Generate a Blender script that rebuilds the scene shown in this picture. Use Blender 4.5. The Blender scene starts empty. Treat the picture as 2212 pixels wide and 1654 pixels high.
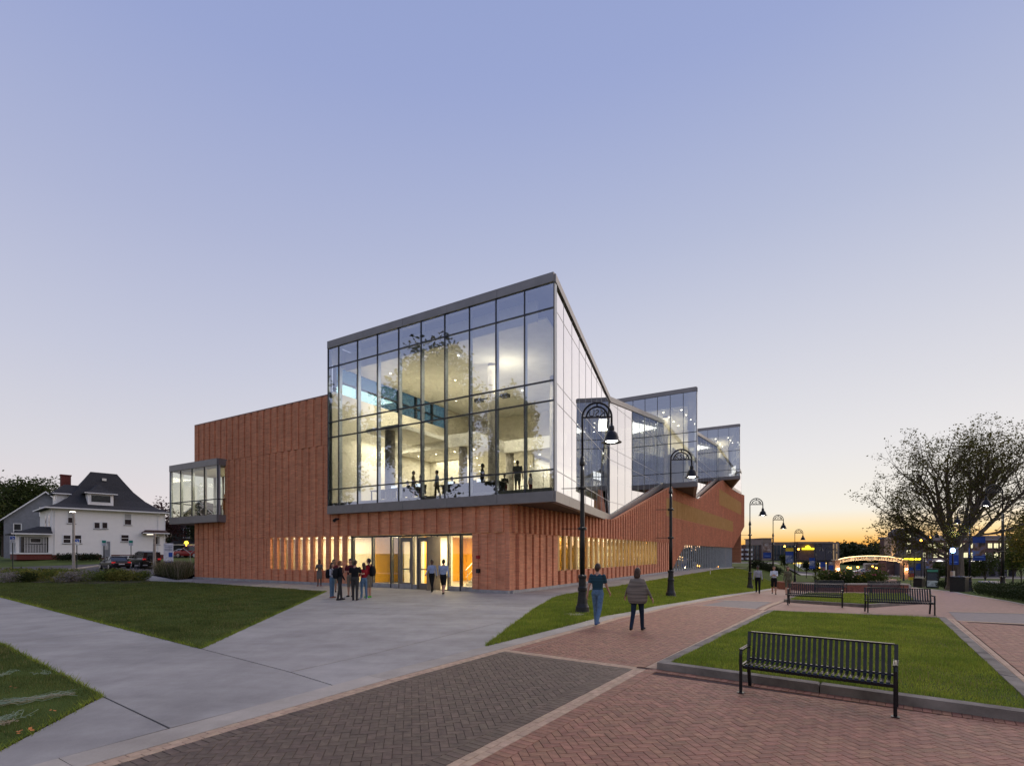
import bpy, bmesh, math, random
import numpy as np
from mathutils import Vector, Matrix

SC = bpy.context.scene
COL = SC.collection
R = math.radians
random.seed(7)
RNG = np.random.default_rng(11)

# ------------------------------------------------------------------ camera
F, CX, HY, CH = 1115.0, 1106.0, 1193.0, 2.1      # focal length, centre and eye level measured on the photograph
cam = bpy.data.cameras.new('camera')
cam.sensor_width = 36.0
cam.lens = 36.0 * F / 2212.0
cam.shift_y = (HY - 827.0) / 2212.0
cam.clip_start = 0.1
cam.clip_end = 6000
cam_o = bpy.data.objects.new('camera', cam)
cam_o.location = (0, 0, CH)
cam_o.rotation_euler = (R(90), 0, 0)
COL.objects.link(cam_o)
SC.camera = cam_o

# ------------------------------------------------------------------ sky (dusk), sun, exposure
SUN_AZ, SUN_EL = 47.0, 2.5
world = bpy.data.worlds.new('World')
SC.world = world
world.use_nodes = True
wn, wl = world.node_tree.nodes, world.node_tree.links
bg = wn['Background']
tc = wn.new('ShaderNodeTexCoord')
sep = wn.new('ShaderNodeSeparateXYZ'); wl.new(tc.outputs['Generated'], sep.inputs[0])

def wramp(stops):
    n = wn.new('ShaderNodeValToRGB')
    n.color_ramp.interpolation = 'EASE'
    e = n.color_ramp.elements
    while len(e) < len(stops): e.new(0.5)
    for el, (p, c) in zip(e, stops):
        el.position = p
        el.color = tuple((v / 255 / 12.92 if v / 255 <= .04045 else ((v / 255 + .055) / 1.055) ** 2.4) for v in c) + (1,)
    n.color_ramp.interpolation = 'LINEAR'
    wl.new(sep.outputs['Z'], n.inputs[0])
    return n

# away from the sunset and towards it; the position is the sine of the elevation
sky_cool = wramp([(0.0, (228, 206, 198)), (0.05, (223, 212, 212)), (0.15, (209, 207, 213)), (0.30, (190, 193, 211)), (0.48, (168, 175, 205)), (0.66, (147, 159, 201)), (1.0, (125, 142, 191))])
sky_warm = wramp([(0.0, (252, 146, 46)), (0.018, (252, 188, 96)), (0.040, (246, 220, 172)), (0.070, (235, 230, 220)), (0.17, (223, 221, 222)), (0.31, (205, 206, 216)), (0.50, (176, 183, 208)), (0.68, (150, 162, 203)), (1.0, (125, 142, 191))])
sd = wn.new('ShaderNodeVectorMath'); sd.operation = 'DOT_PRODUCT'
sd.inputs[1].default_value = (math.sin(R(SUN_AZ)), math.cos(R(SUN_AZ)), 0)
wl.new(tc.outputs['Generated'], sd.inputs[0])
mr = wn.new('ShaderNodeMapRange'); mr.interpolation_type = 'SMOOTHSTEP'
mr.inputs['From Min'].default_value = 0.05; mr.inputs['From Max'].default_value = 0.97
wl.new(sd.outputs['Value'], mr.inputs['Value'])
mx = wn.new('ShaderNodeMix'); mx.data_type = 'RGBA'
wl.new(mr.outputs['Result'], mx.inputs['Factor'])
wl.new(sky_cool.outputs[0], mx.inputs[6]); wl.new(sky_warm.outputs[0], mx.inputs[7])
nish = wn.new('ShaderNodeTexSky'); nish.sky_type = 'NISHITA'; nish.sun_disc = False
nish.sun_elevation = R(SUN_EL); nish.sun_rotation = R(SUN_AZ); nish.altitude = 300
nish.air_density = 1.0; nish.dust_density = 1.5; nish.ozone_density = 3.0
ad = wn.new('ShaderNodeMix'); ad.data_type = 'RGBA'; ad.blend_type = 'ADD'
ad.inputs['Factor'].default_value = 0.004
wl.new(mx.outputs[2], ad.inputs[6]); wl.new(nish.outputs[0], ad.inputs[7])
wl.new(ad.outputs[2], bg.inputs['Color'])
bg.inputs['Strength'].default_value = 0.77

sun = bpy.data.lights.new('sun', 'SUN')
sun.energy = 1.3
sun.angle = R(100)
sun.color = (1.0, 0.80, 0.62)
sun_o = bpy.data.objects.new('sun', sun)
_d = Vector((math.sin(R(SUN_AZ)) * math.cos(R(24)), math.cos(R(SUN_AZ)) * math.cos(R(24)), math.sin(R(24))))
sun_o.rotation_euler = (-_d).to_track_quat('-Z', 'Y').to_euler()
sun_o.location = (60, 90, 40)
COL.objects.link(sun_o)

SC.render.engine = 'CYCLES'
SC.cycles.use_denoising = True
SC.cycles.max_bounces = 8
SC.cycles.diffuse_bounces = 3
SC.cycles.glossy_bounces = 4
SC.cycles.transmission_bounces = 4
SC.cycles.transparent_max_bounces = 16
SC.cycles.caustics_reflective = False
SC.cycles.caustics_refractive = False
SC.cycles.sample_clamp_indirect = 4.0
SC.view_settings.view_transform = 'Standard'
SC.view_settings.look = 'None'
SC.view_settings.exposure = 0.5
SC.view_settings.gamma = 1.0

# ------------------------------------------------------------------ places
P0 = (-0.14, 26.6)                    # foot of the brick corner
ER, EN = (0.5116, 0.8590), (0.8590, -0.5116)   # along the right facade; outwards from it

def W(s, n, z=0.0):
    return (P0[0] + ER[0] * s + EN[0] * n, P0[1] + ER[1] * s + EN[1] * n, z)

def SN(x, y):
    rx, ry = x - P0[0], y - P0[1]
    return rx * ER[0] + ry * ER[1], rx * EN[0] + ry * EN[1]

def sm(a, b, t):
    t = np.clip((t - a) / (b - a), 0, 1)
    return t * t * (3 - 2 * t)

def gz(x, y):
    """height of the ground: level by the building, falling away down the promenade, rising to the houses"""
    s, n = SN(x, y)
    w = sm(3.2, 9.5, n)
    pr = np.interp(y, [20, 25, 30, 37, 42, 52, 60, 67, 90, 125, 170, 400], [0, -.2, -.45, -.8, -1.0, -1.5, -1.95, -2.3, -3.6, -4.1, -4.4, -4.8])
    pr = pr - 0.016 * np.clip(x - .7 * y, -12, 30) * sm(18, 32, y)
    mound = 0.28 * sm(12, 24, s) * (1 - sm(34, 52, s)) * sm(3.4, 5.0, n) * (1 - sm(5.0, 8.6, n))
    bz = -0.8 * sm(42, 88, s) * sm(-30, -24, n)
    hz = 1.25 * sm(52, 70, y) * sm(30, 46, -n)
    return pr * w + (bz + hz) * (1 - w) + mound

def gp(px, py):
    """the point of the ground seen at a pixel of the photograph"""
    u = (px - CX) / F
    d = CH * F / (py - HY)
    for _ in range(40):
        d = .5 * d + .5 * (CH - float(gz(u * d, d))) * F / (py - HY)
    return (u * d, d)

def xd(px, d):
    return (px - CX) / F * d

def zd(py, d):
    return CH + (HY - py) / F * d

# ------------------------------------------------------------------ materials
MATS = {}
def _nodes(name):
    m = bpy.data.materials.new(name); m.use_nodes = True
    nt = m.node_tree
    return m, nt.nodes, nt.links, nt.nodes['Principled BSDF']

def mat(name, col, rough=.6, metal=0.0, var=.12, scale=3.0, bump=0.0, bscale=60.0, spec=.4, col2=None, coord='Object', detail=6, stretch=None, island=0.0, objrand=0.0, emit=None, estr=0.0, coat=0.0):
    if name in MATS: return MATS[name]
    m, N, L, B = _nodes(name)
    B.inputs['Roughness'].default_value = rough
    B.inputs['Metallic'].default_value = metal
    B.inputs['Specular IOR Level'].default_value = spec
    B.inputs['Coat Weight'].default_value = coat
    B.inputs['Coat Roughness'].default_value = .08
    c = N.new('ShaderNodeTexCoord'); src = c.outputs[coord]
    if stretch:
        mp = N.new('ShaderNodeMapping'); mp.inputs['Scale'].default_value = stretch
        L.new(src, mp.inputs[0]); src = mp.outputs[0]
    no = N.new('ShaderNodeTexNoise'); no.inputs['Scale'].default_value = scale; no.inputs['Detail'].default_value = detail; no.inputs['Roughness'].default_value = .62
    L.new(src, no.inputs['Vector'])
    rp = N.new('ShaderNodeValToRGB'); L.new(no.outputs['Fac'], rp.inputs[0])
    c2 = col2 or tuple(min(1, v * (1 + 2.2 * var)) for v in col)
    c1 = col if col2 else tuple(v * (1 - 1.6 * var) for v in col)
    rp.color_ramp.elements[0].position = .3; rp.color_ramp.elements[0].color = (*c1, 1)
    rp.color_ramp.elements[1].position = .7; rp.color_ramp.elements[1].color = (*c2, 1)
    out = rp.outputs[0]
    if island or objrand:
        hs = N.new('ShaderNodeHueSaturation')
        ge = N.new('ShaderNodeNewGeometry'); oi = N.new('ShaderNodeObjectInfo')
        a = N.new('ShaderNodeMath'); a.operation = 'ADD'
        L.new(ge.outputs['Random Per Island'], a.inputs[0]); L.new(oi.outputs['Random'], a.inputs[1])
        f = N.new('ShaderNodeMath'); f.operation = 'FRACT'; L.new(a.outputs[0], f.inputs[0])
        k = island or objrand
        m2 = N.new('ShaderNodeMapRange'); m2.inputs['To Min'].default_value = 1 - k; m2.inputs['To Max'].default_value = 1 + k
        L.new(f.outputs[0], m2.inputs['Value']); L.new(m2.outputs[0], hs.inputs['Value'])
        f2 = N.new('ShaderNodeMath'); f2.operation = 'MULTIPLY_ADD'; f2.inputs[1].default_value = 7.31; f2.inputs[2].default_value = .2
        L.new(f.outputs[0], f2.inputs[0])
        f3 = N.new('ShaderNodeMath'); f3.operation = 'FRACT'; L.new(f2.outputs[0], f3.inputs[0])
        m3 = N.new('ShaderNodeMapRange'); m3.inputs['To Min'].default_value = .5 - .05 * k; m3.inputs['To Max'].default_value = .5 + .05 * k
        L.new(f3.outputs[0], m3.inputs['Value']); L.new(m3.outputs[0], hs.inputs['Hue'])
        L.new(out, hs.inputs['Color']); out = hs.outputs[0]
    L.new(out, B.inputs['Base Color'])
    if bump:
        n2 = N.new('ShaderNodeTexNoise'); n2.inputs['Scale'].default_value = bscale; n2.inputs['Detail'].default_value = 5
        L.new(src, n2.inputs['Vector'])
        bp = N.new('ShaderNodeBump'); bp.inputs['Strength'].default_value = bump; bp.inputs['Distance'].default_value = .02
        L.new(n2.outputs['Fac'], bp.inputs['Height']); L.new(bp.outputs[0], B.inputs['Normal'])
    if emit:
        B.inputs['Emission Color'].default_value = (*emit, 1); B.inputs['Emission Strength'].default_value = estr
    MATS[name] = m
    return m

def conc_mat(name, c1, c2, rough=.7):
    """trowelled concrete: broad stains, brushed streaks, fine grain, each slab its own tone"""
    m = mat(name, c1, rough, var=.1, scale=.9, bump=.22, bscale=140, spec=.35, col2=c2, detail=12, stretch=(.55, 1.6, 1), objrand=.05)
    N, L = m.node_tree.nodes, m.node_tree.links; B = N['Principled BSDF']
    src = B.inputs['Base Color'].links[0].from_socket
    c = N.new('ShaderNodeTexCoord'); fac = None
    for sc_, st_, lo, hi, a, b in ((.32, (1, 1, 1), .38, .60, .80, 1.04), (2.6, (1, .35, 1), .30, .72, .90, 1.06), (38.0, (1, 1, 1), .25, .75, .92, 1.06)):
        mp = N.new('ShaderNodeMapping'); mp.inputs['Scale'].default_value = st_; mp.inputs['Rotation'].default_value = (0, 0, .6); L.new(c.outputs['Object'], mp.inputs[0])
        n = N.new('ShaderNodeTexNoise'); n.inputs['Scale'].default_value = sc_; n.inputs['Detail'].default_value = 8; n.inputs['Roughness'].default_value = .7; L.new(mp.outputs[0], n.inputs['Vector'])
        r = N.new('ShaderNodeMapRange'); r.inputs['From Min'].default_value = lo; r.inputs['From Max'].default_value = hi; r.inputs['To Min'].default_value = a; r.inputs['To Max'].default_value = b; L.new(n.outputs['Fac'], r.inputs['Value'])
        if fac is None: fac = r.outputs[0]
        else:
            k = N.new('ShaderNodeMath'); k.operation = 'MULTIPLY'; L.new(fac, k.inputs[0]); L.new(r.outputs[0], k.inputs[1]); fac = k.outputs[0]
    hs = N.new('ShaderNodeHueSaturation'); L.new(src, hs.inputs['Color']); L.new(fac, hs.inputs['Value']); L.new(hs.outputs[0], B.inputs['Base Color'])
    return m

def emat(name, col, strength):
    if name in MATS: return MATS[name]
    m, N, L, B = _nodes(name)
    B.inputs['Base Color'].default_value = (*[min(1, c) for c in col], 1)
    B.inputs['Emission Color'].default_value = (*col, 1); B.inputs['Emission Strength'].default_value = strength
    MATS[name] = m
    return m

def leaf_mat(name, col, col2, trans=.45, rand=.3, scale=.5, rough=.7):
    """thin leaves and blades: part of the light comes through them"""
    if name in MATS: return MATS[name]
    m = mat(name, col, rough, var=.2, scale=scale, spec=.15, col2=col2, island=rand)
    N, L = m.node_tree.nodes, m.node_tree.links
    B = N['Principled BSDF']; o = N['Material Output']
    src = B.inputs['Base Color'].links[0].from_socket
    t = N.new('ShaderNodeBsdfTranslucent'); L.new(src, t.inputs['Color'])
    mi = N.new('ShaderNodeMixShader'); mi.inputs[0].default_value = trans
    L.new(B.outputs[0], mi.inputs[1]); L.new(t.outputs[0], mi.inputs[2]); L.new(mi.outputs[0], o.inputs['Surface'])
    return m

def glass_mat(name, tint=(.93, .97, .97), base=.10, gain=.95, rough=.0, refl=(1, 1, 1), wave=0.0):
    """a coated pane: part of the light passes straight through, part is mirrored, more of it at grazing angles"""
    if name in MATS: return MATS[name]
    m, N, L, B = _nodes(name); N.remove(B)
    o = N['Material Output']
    t = N.new('ShaderNodeBsdfTransparent'); t.inputs[0].default_value = (*tint, 1)
    g = N.new('ShaderNodeBsdfGlossy'); g.inputs['Roughness'].default_value = rough; g.inputs['Color'].default_value = (*refl, 1)
    fr = N.new('ShaderNodeLayerWeight'); fr.inputs['Blend'].default_value = .32
    ma = N.new('ShaderNodeMath'); ma.operation = 'MULTIPLY_ADD'; ma.use_clamp = True
    ma.inputs[1].default_value = gain; ma.inputs[2].default_value = base
    L.new(fr.outputs['Fresnel'], ma.inputs[0])
    mi = N.new('ShaderNodeMixShader'); L.new(ma.outputs[0], mi.inputs[0]); L.new(t.outputs[0], mi.inputs[1]); L.new(g.outputs[0], mi.inputs[2])
    if wave:
        tcn = N.new('ShaderNodeTexCoord'); nz = N.new('ShaderNodeTexNoise'); nz.inputs['Scale'].default_value = .35; nz.inputs['Detail'].default_value = 1
        L.new(tcn.outputs['Object'], nz.inputs['Vector'])
        bp = N.new('ShaderNodeBump'); bp.inputs['Strength'].default_value = wave; bp.inputs['Distance'].default_value = .05
        L.new(nz.outputs['Fac'], bp.inputs['Height']); L.new(bp.outputs[0], g.inputs['Normal'])
    L.new(mi.outputs[0], o.inputs[0])
    MATS[name] = m
    return m

def brick_mat(name, axis, col, col2, mortar):
    if name in MATS: return MATS[name]
    m, N, L, B = _nodes(name)
    B.inputs['Roughness'].default_value = .82; B.inputs['Specular IOR Level'].default_value = .25
    ge = N.new('ShaderNodeNewGeometry')
    d = N.new('ShaderNodeVectorMath'); d.operation = 'DOT_PRODUCT'; d.inputs[1].default_value = axis
    L.new(ge.outputs['Position'], d.inputs[0])
    sp = N.new('ShaderNodeSeparateXYZ'); L.new(ge.outputs['Position'], sp.inputs[0])
    cb = N.new('ShaderNodeCombineXYZ'); L.new(d.outputs['Value'], cb.inputs[0]); L.new(sp.outputs['Z'], cb.inputs[1])
    br = N.new('ShaderNodeTexBrick')
    br.inputs['Color1'].default_value = (*col, 1); br.inputs['Color2'].default_value = (*col2, 1); br.inputs['Mortar'].default_value = (*mortar, 1)
    br.inputs['Scale'].default_value = 1.0; br.inputs['Mortar Size'].default_value = .008; br.inputs['Mortar Smooth'].default_value = .4
    br.inputs['Brick Width'].default_value = .40; br.inputs['Row Height'].default_value = .072; br.inputs['Bias'].default_value = -.1
    L.new(cb.outputs[0], br.inputs['Vector'])
    no = N.new('ShaderNodeTexNoise'); no.inputs['Scale'].default_value = .8; no.inputs['Detail'].default_value = 6; no.inputs['Roughness'].default_value = .7
    L.new(ge.outputs['Position'], no.inputs['Vector'])
    m2 = N.new('ShaderNodeMapRange'); m2.inputs['From Min'].default_value = .3; m2.inputs['From Max'].default_value = .7; m2.inputs['To Min'].default_value = .90; m2.inputs['To Max'].default_value = 1.08
    L.new(no.outputs['Fac'], m2.inputs['Value'])
    # blotches of whole bricks fired darker
    mp = N.new('ShaderNodeMapping'); mp.inputs['Scale'].default_value = (2.5, 13.9, 1); L.new(cb.outputs[0], mp.inputs[0])
    vo = N.new('ShaderNodeTexWhiteNoise'); vo.noise_dimensions = '2D'
    sn = N.new('ShaderNodeVectorMath'); sn.operation = 'FLOOR'; L.new(mp.outputs[0], sn.inputs[0]); L.new(sn.outputs[0], vo.inputs['Vector'])
    m3 = N.new('ShaderNodeMapRange'); m3.inputs['To Min'].default_value = .92; m3.inputs['To Max'].default_value = 1.08
    L.new(vo.outputs['Value'], m3.inputs['Value'])
    mu0 = N.new('ShaderNodeMath'); mu0.operation = 'MULTIPLY'; L.new(m2.outputs[0], mu0.inputs[0]); L.new(m3.outputs[0], mu0.inputs[1])
    mq = N.new('ShaderNodeMapping'); mq.inputs['Scale'].default_value = (2.2, .16, 1); L.new(cb.outputs[0], mq.inputs[0])
    ns = N.new('ShaderNodeTexNoise'); ns.inputs['Scale'].default_value = 1.0; ns.inputs['Detail'].default_value = 7; ns.inputs['Roughness'].default_value = .7; L.new(mq.outputs[0], ns.inputs['Vector'])
    m4 = N.new('ShaderNodeMapRange'); m4.inputs['From Min'].default_value = .32; m4.inputs['From Max'].default_value = .66; m4.inputs['To Min'].default_value = .84; m4.inputs['To Max'].default_value = 1.10; L.new(ns.outputs['Fac'], m4.inputs['Value'])
    mu = N.new('ShaderNodeMath'); mu.operation = 'MULTIPLY'; L.new(mu0.outputs[0], mu.inputs[0]); L.new(m4.outputs[0], mu.inputs[1])
    hs = N.new('ShaderNodeHueSaturation'); L.new(br.outputs['Color'], hs.inputs['Color']); L.new(mu.outputs[0], hs.inputs['Value'])
    L.new(hs.outputs[0], B.inputs['Base Color'])
    bp = N.new('ShaderNodeBump'); bp.inputs['Strength'].default_value = .5; bp.inputs['Distance'].default_value = .008; bp.invert = True
    L.new(br.outputs['Fac'], bp.inputs['Height']); L.new(bp.outputs[0], B.inputs['Normal'])
    MATS[name] = m
    return m

# ------------------------------------------------------------------ mesh helpers
def new_obj(name, me, parent=None, loc=None):
    o = bpy.data.objects.new(name, me)
    COL.objects.link(o)
    if parent is not None: o.parent = parent
    if loc is not None: o.location = loc
    return o

def tag(o, label=None, cat=None, group=None, kind=None):
    if label: o['label'] = label
    if cat: o['category'] = cat
    if group: o['group'] = group
    if kind: o['kind'] = kind
    return o

def thing(name, label, cat, loc=(0, 0, 0), rz=0.0, group=None):
    o = bpy.data.objects.new(name, None)
    COL.objects.link(o)
    o.location = loc; o.rotation_euler = (0, 0, rz)
    return tag(o, label, cat, group)

def copy_tree(o, parent=None):
    c = o.copy(); COL.objects.link(c)
    c.parent = parent
    for ch in o.children: copy_tree(ch, c)
    return c

class MB:
    """collects shapes, links them as one mesh object"""
    def __init__(s): s.v = []; s.f = []; s.m = []
    def add(s, vs, fs, mi=0):
        b = len(s.v); s.v += [tuple(v) for v in vs]; s.f += [tuple(i + b for i in f) for f in fs]; s.m += [mi] * len(fs)
        return s
    def hexa(s, p, mi=0):
        """eight corners: bottom four counter-clockwise, then top four"""
        return s.add(p, [(3, 2, 1, 0), (4, 5, 6, 7), (0, 1, 5, 4), (1, 2, 6, 5), (2, 3, 7, 6), (3, 0, 4, 7)], mi)
    def box(s, x0, x1, y0, y1, z0, z1, mi=0):
        return s.hexa([(x0, y0, z0), (x1, y0, z0), (x1, y1, z0), (x0, y1, z0), (x0, y0, z1), (x1, y0, z1), (x1, y1, z1), (x0, y1, z1)], mi)
    def cbox(s, x0, x1, y0, y1, z0, z1, c, mi=0):
        """box with chamfered vertical and top edges"""
        pl = [(x0 + c, y0), (x1 - c, y0), (x1, y0 + c), (x1, y1 - c), (x1 - c, y1), (x0 + c, y1), (x0, y1 - c), (x0, y0 + c)]
        pi = [(x0 + 2 * c, y0 + c), (x1 - 2 * c, y0 + c), (x1 - c, y0 + 2 * c), (x1 - c, y1 - 2 * c), (x1 - 2 * c, y1 - c), (x0 + 2 * c, y1 - c), (x0 + c, y1 - 2 * c), (x0 + c, y0 + 2 * c)]
        return s.rings([[(x, y, z0) for x, y in pl], [(x, y, z1 - c) for x, y in pl], [(x, y, z1) for x, y in pi]], mi, True, True)
    def sbox(s, s0, s1, n0, n1, z0, z1, mi=0):
        return s.hexa([W(s0, n0, z0), W(s0, n1, z0), W(s1, n1, z0), W(s1, n0, z0), W(s0, n0, z1), W(s0, n1, z1), W(s1, n1, z1), W(s1, n0, z1)], mi)
    def prism(s, poly, z0, z1, mi=0):
        n = len(poly)
        vs = [(x, y, z0) for x, y in poly] + [(x, y, z1) for x, y in poly]
        fs = [tuple(range(n - 1, -1, -1)), tuple(range(n, 2 * n))] + [(i, (i + 1) % n, n + (i + 1) % n, n + i) for i in range(n)]
        return s.add(vs, fs, mi)
    def rings(s, rings, mi=0, cap0=True, cap1=True, closed=True):
        n = len(rings[0]); b = len(s.v)
        for r in rings: s.v += [tuple(p) for p in r]
        for k in range(len(rings) - 1):
            for i in range(n if closed else n - 1):
                j = (i + 1) % n
                s.f.append((b + k * n + i, b + k * n + j, b + (k + 1) * n + j, b + (k + 1) * n + i)); s.m.append(mi)
        if cap0: s.f.append(tuple(b + i for i in range(n - 1, -1, -1))); s.m.append(mi)
        if cap1: s.f.append(tuple(b + (len(rings) - 1) * n + i for i in range(n))); s.m.append(mi)
        return s
    def lathe(s, prof, n=16, c=(0, 0, 0), mi=0, cap0=True, cap1=True):
        return s.rings([[(c[0] + r * math.cos(2 * math.pi * i / n), c[1] + r * math.sin(2 * math.pi * i / n), c[2] + z) for i in range(n)] for r, z in prof], mi, cap0, cap1)
    def tube(s, pts, rad, n=8, mi=0, cap=True):
        pts = [Vector(p) for p in pts]
        if not hasattr(rad, '__len__'): rad = [rad] * len(pts)
        rs = []
        ref = None
        for i, p in enumerate(pts):
            t = (pts[min(i + 1, len(pts) - 1)] - pts[max(i - 1, 0)]).normalized()
            if ref is None:
                ref = t.cross(Vector((0, 0, 1)))
                if ref.length < .1: ref = t.cross(Vector((1, 0, 0)))
            ref = (ref - t * ref.dot(t)).normalized()
            b = t.cross(ref)
            rs.append([p + (ref * math.cos(2 * math.pi * k / n) + b * math.sin(2 * math.pi * k / n)) * rad[i] for k in range(n)])
        return s.rings(rs, mi, cap, cap)
    def bar(s, a, b, w, h, up=(0, 0, 1), mi=0):
        """rectangular bar from a to b; w across, h along up"""
        a, b = Vector(a), Vector(b); t = (b - a).normalized(); u = Vector(up)
        u = (u - t * u.dot(t)).normalized(); x = t.cross(u)
        p = []
        for q in (a, b):
            p.append([q - x * w / 2 - u * h / 2, q + x * w / 2 - u * h / 2, q + x * w / 2 + u * h / 2, q - x * w / 2 + u * h / 2])
        return s.rings(p, mi)
    def build(s, name, mats, parent=None, world=None, smooth=False, loc=None):
        me = bpy.data.meshes.new(name)
        v = np.array(s.v, dtype=float).reshape(-1, 3)
        if world is not None: v = v - np.array(world)
        me.from_pydata(v.tolist(), [], s.f)
        if not isinstance(mats, (list, tuple)): mats = [mats]
        for m in mats: me.materials.append(m)
        if len(mats) > 1: me.polygons.foreach_set('material_index', s.m)
        if smooth: me.polygons.foreach_set('use_smooth', [True] * len(me.polygons))
        me.update()
        return new_obj(name, me, parent, loc)

def quads_mesh(name, V, mats, parent=None, world=None, idx=None, loc=None):
    """V: (N, k, 3) polygons of k corners"""
    V = np.asarray(V, dtype=np.float32); n, k = V.shape[:2]
    v = V.reshape(-1, 3)
    if world is not None: v = v - np.array(world, dtype=np.float32)
    me = bpy.data.meshes.new(name)
    me.vertices.add(n * k); me.vertices.foreach_set('co', v.ravel())
    me.loops.add(n * k); me.loops.foreach_set('vertex_index', np.arange(n * k, dtype=np.int32))
    me.polygons.add(n); me.polygons.foreach_set('loop_start', np.arange(0, n * k, k, dtype=np.int32))
    me.polygons.foreach_set('loop_total', np.full(n, k, dtype=np.int32))
    if not isinstance(mats, (list, tuple)): mats = [mats]
    for m in mats: me.materials.append(m)
    if idx is not None: me.polygons.foreach_set('material_index', np.asarray(idx, dtype=np.int32))
    me.update(calc_edges=True)
    return new_obj(name, me, parent, loc)

def drape(name, poly, off, material, parent=None, step=1.5, thick=0.0, zf=None):
    """a sheet laid over the ground inside a polygon; with a thickness it gets vertical sides"""
    zf = zf or gz
    bm = bmesh.new()
    vs = [bm.verts.new((x, y, 0)) for x, y in poly]
    bm.faces.new(vs)
    bmesh.ops.triangulate(bm, faces=bm.faces[:])
    for _ in range(12):
        es = [e for e in bm.edges if e.calc_length() > step]
        if not es: break
        bmesh.ops.subdivide_edges(bm, edges=es, cuts=1)
        bmesh.ops.triangulate(bm, faces=[f for f in bm.faces if len(f.verts) > 3])
    for v in bm.verts: v.co.z = float(zf(v.co.x, v.co.y)) + off
    bmesh.ops.recalc_face_normals(bm, faces=bm.faces[:])
    if sum(f.normal.z * f.calc_area() for f in bm.faces) < 0: bmesh.ops.reverse_faces(bm, faces=bm.faces[:])
    if thick:
        be = [e for e in bm.edges if len(e.link_faces) == 1]
        g = bmesh.ops.extrude_edge_only(bm, edges=be)
        for v in [q for q in g['geom'] if isinstance(q, bmesh.types.BMVert)]: v.co.z -= thick
    me = bpy.data.meshes.new(name); bm.to_mesh(me); bm.free()
    me.materials.append(material)
    return new_obj(name, me, parent)

def inset(poly, d):
    """polygon (counter-clockwise) moved inwards by d"""
    n = len(poly); out = []
    a = sum(poly[i][0] * poly[(i + 1) % n][1] - poly[(i + 1) % n][0] * poly[i][1] for i in range(n))
    if a < 0: poly = poly[::-1]
    for i in range(n):
        p, q, r = Vector(poly[i - 1]), Vector(poly[i]), Vector(poly[(i + 1) % n])
        e1 = (q - p).normalized(); e2 = (r - q).normalized()
        n1 = Vector((-e1.y, e1.x)); n2 = Vector((-e2.y, e2.x))
        k = 1 + n1.dot(n2)
        m = (n1 + n2) / max(k, .25)
        out.append(tuple(q + m * d))
    return out

def pin(poly, x, y):
    """point(s) in polygon"""
    c = np.zeros(np.shape(x), dtype=bool); n = len(poly)
    for i in range(n):
        x0, y0 = poly[i]; x1, y1 = poly[(i + 1) % n]
        t = ((y0 > y) != (y1 > y)) & (x < (x1 - x0) * (y - y0) / ((y1 - y0) if y1 != y0 else 1e-9) + x0)
        c ^= t
    return c

def clip(poly, cl, d=0.0):
    """polygon cut to a convex counter-clockwise polygon whose sides are moved inwards by d"""
    out = poly
    n = len(cl)
    for i in range(n):
        ax, ay = cl[i]; bx, by = cl[(i + 1) % n]
        el = math.hypot(bx - ax, by - ay)
        if el < 1e-6: continue
        ox, oy = -(by - ay) / el * d, (bx - ax) / el * d
        ax, ay, bx, by = ax + ox, ay + oy, bx + ox, by + oy
        inp, out = out, []
        if not inp: return []
        def side(p): return (bx - ax) * (p[1] - ay) - (by - ay) * (p[0] - ax)
        for k in range(len(inp)):
            p, q = inp[k - 1], inp[k]
            sp_, sq = side(p), side(q)
            if sq >= 0:
                if sp_ < 0:
                    t = sp_ / (sp_ - sq); out.append((p[0] + (q[0] - p[0]) * t, p[1] + (q[1] - p[1]) * t))
                out.append(q)
            elif sp_ >= 0:
                t = sp_ / (sp_ - sq); out.append((p[0] + (q[0] - p[0]) * t, p[1] + (q[1] - p[1]) * t))
    return out

def text_mesh(body, size, extrude=.01):
    cu = bpy.data.curves.new('lettering', 'FONT'); cu.body = body; cu.size = size; cu.extrude = extrude
    cu.align_x = 'CENTER'; cu.align_y = 'CENTER'; cu.resolution_u = 3
    o = bpy.data.objects.new('lettering', cu); COL.objects.link(o)
    bpy.context.view_layer.update()
    me = bpy.data.meshes.new_from_object(o.evaluated_get(bpy.context.evaluated_depsgraph_get()))
    bpy.data.objects.remove(o); bpy.data.curves.remove(cu)
    return me

def lamp(name, kind, loc, power, col=(1, .85, .62), size=1.0, size_y=None, rot=(0, 0, 0), parent=None, spot=None):
    l = bpy.data.lights.new(name, kind); l.energy = power; l.color = col
    if kind == 'AREA':
        l.shape = 'RECTANGLE'; l.size = size; l.size_y = size_y or size
    elif kind in ('POINT', 'SPOT'):
        l.shadow_soft_size = size
        if spot: l.spot_size = R(spot); l.spot_blend = .6
    o = bpy.data.objects.new(name, l); COL.objects.link(o); o.location = loc; o.rotation_euler = rot
    if parent is not None: o.parent = parent
    return o
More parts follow.
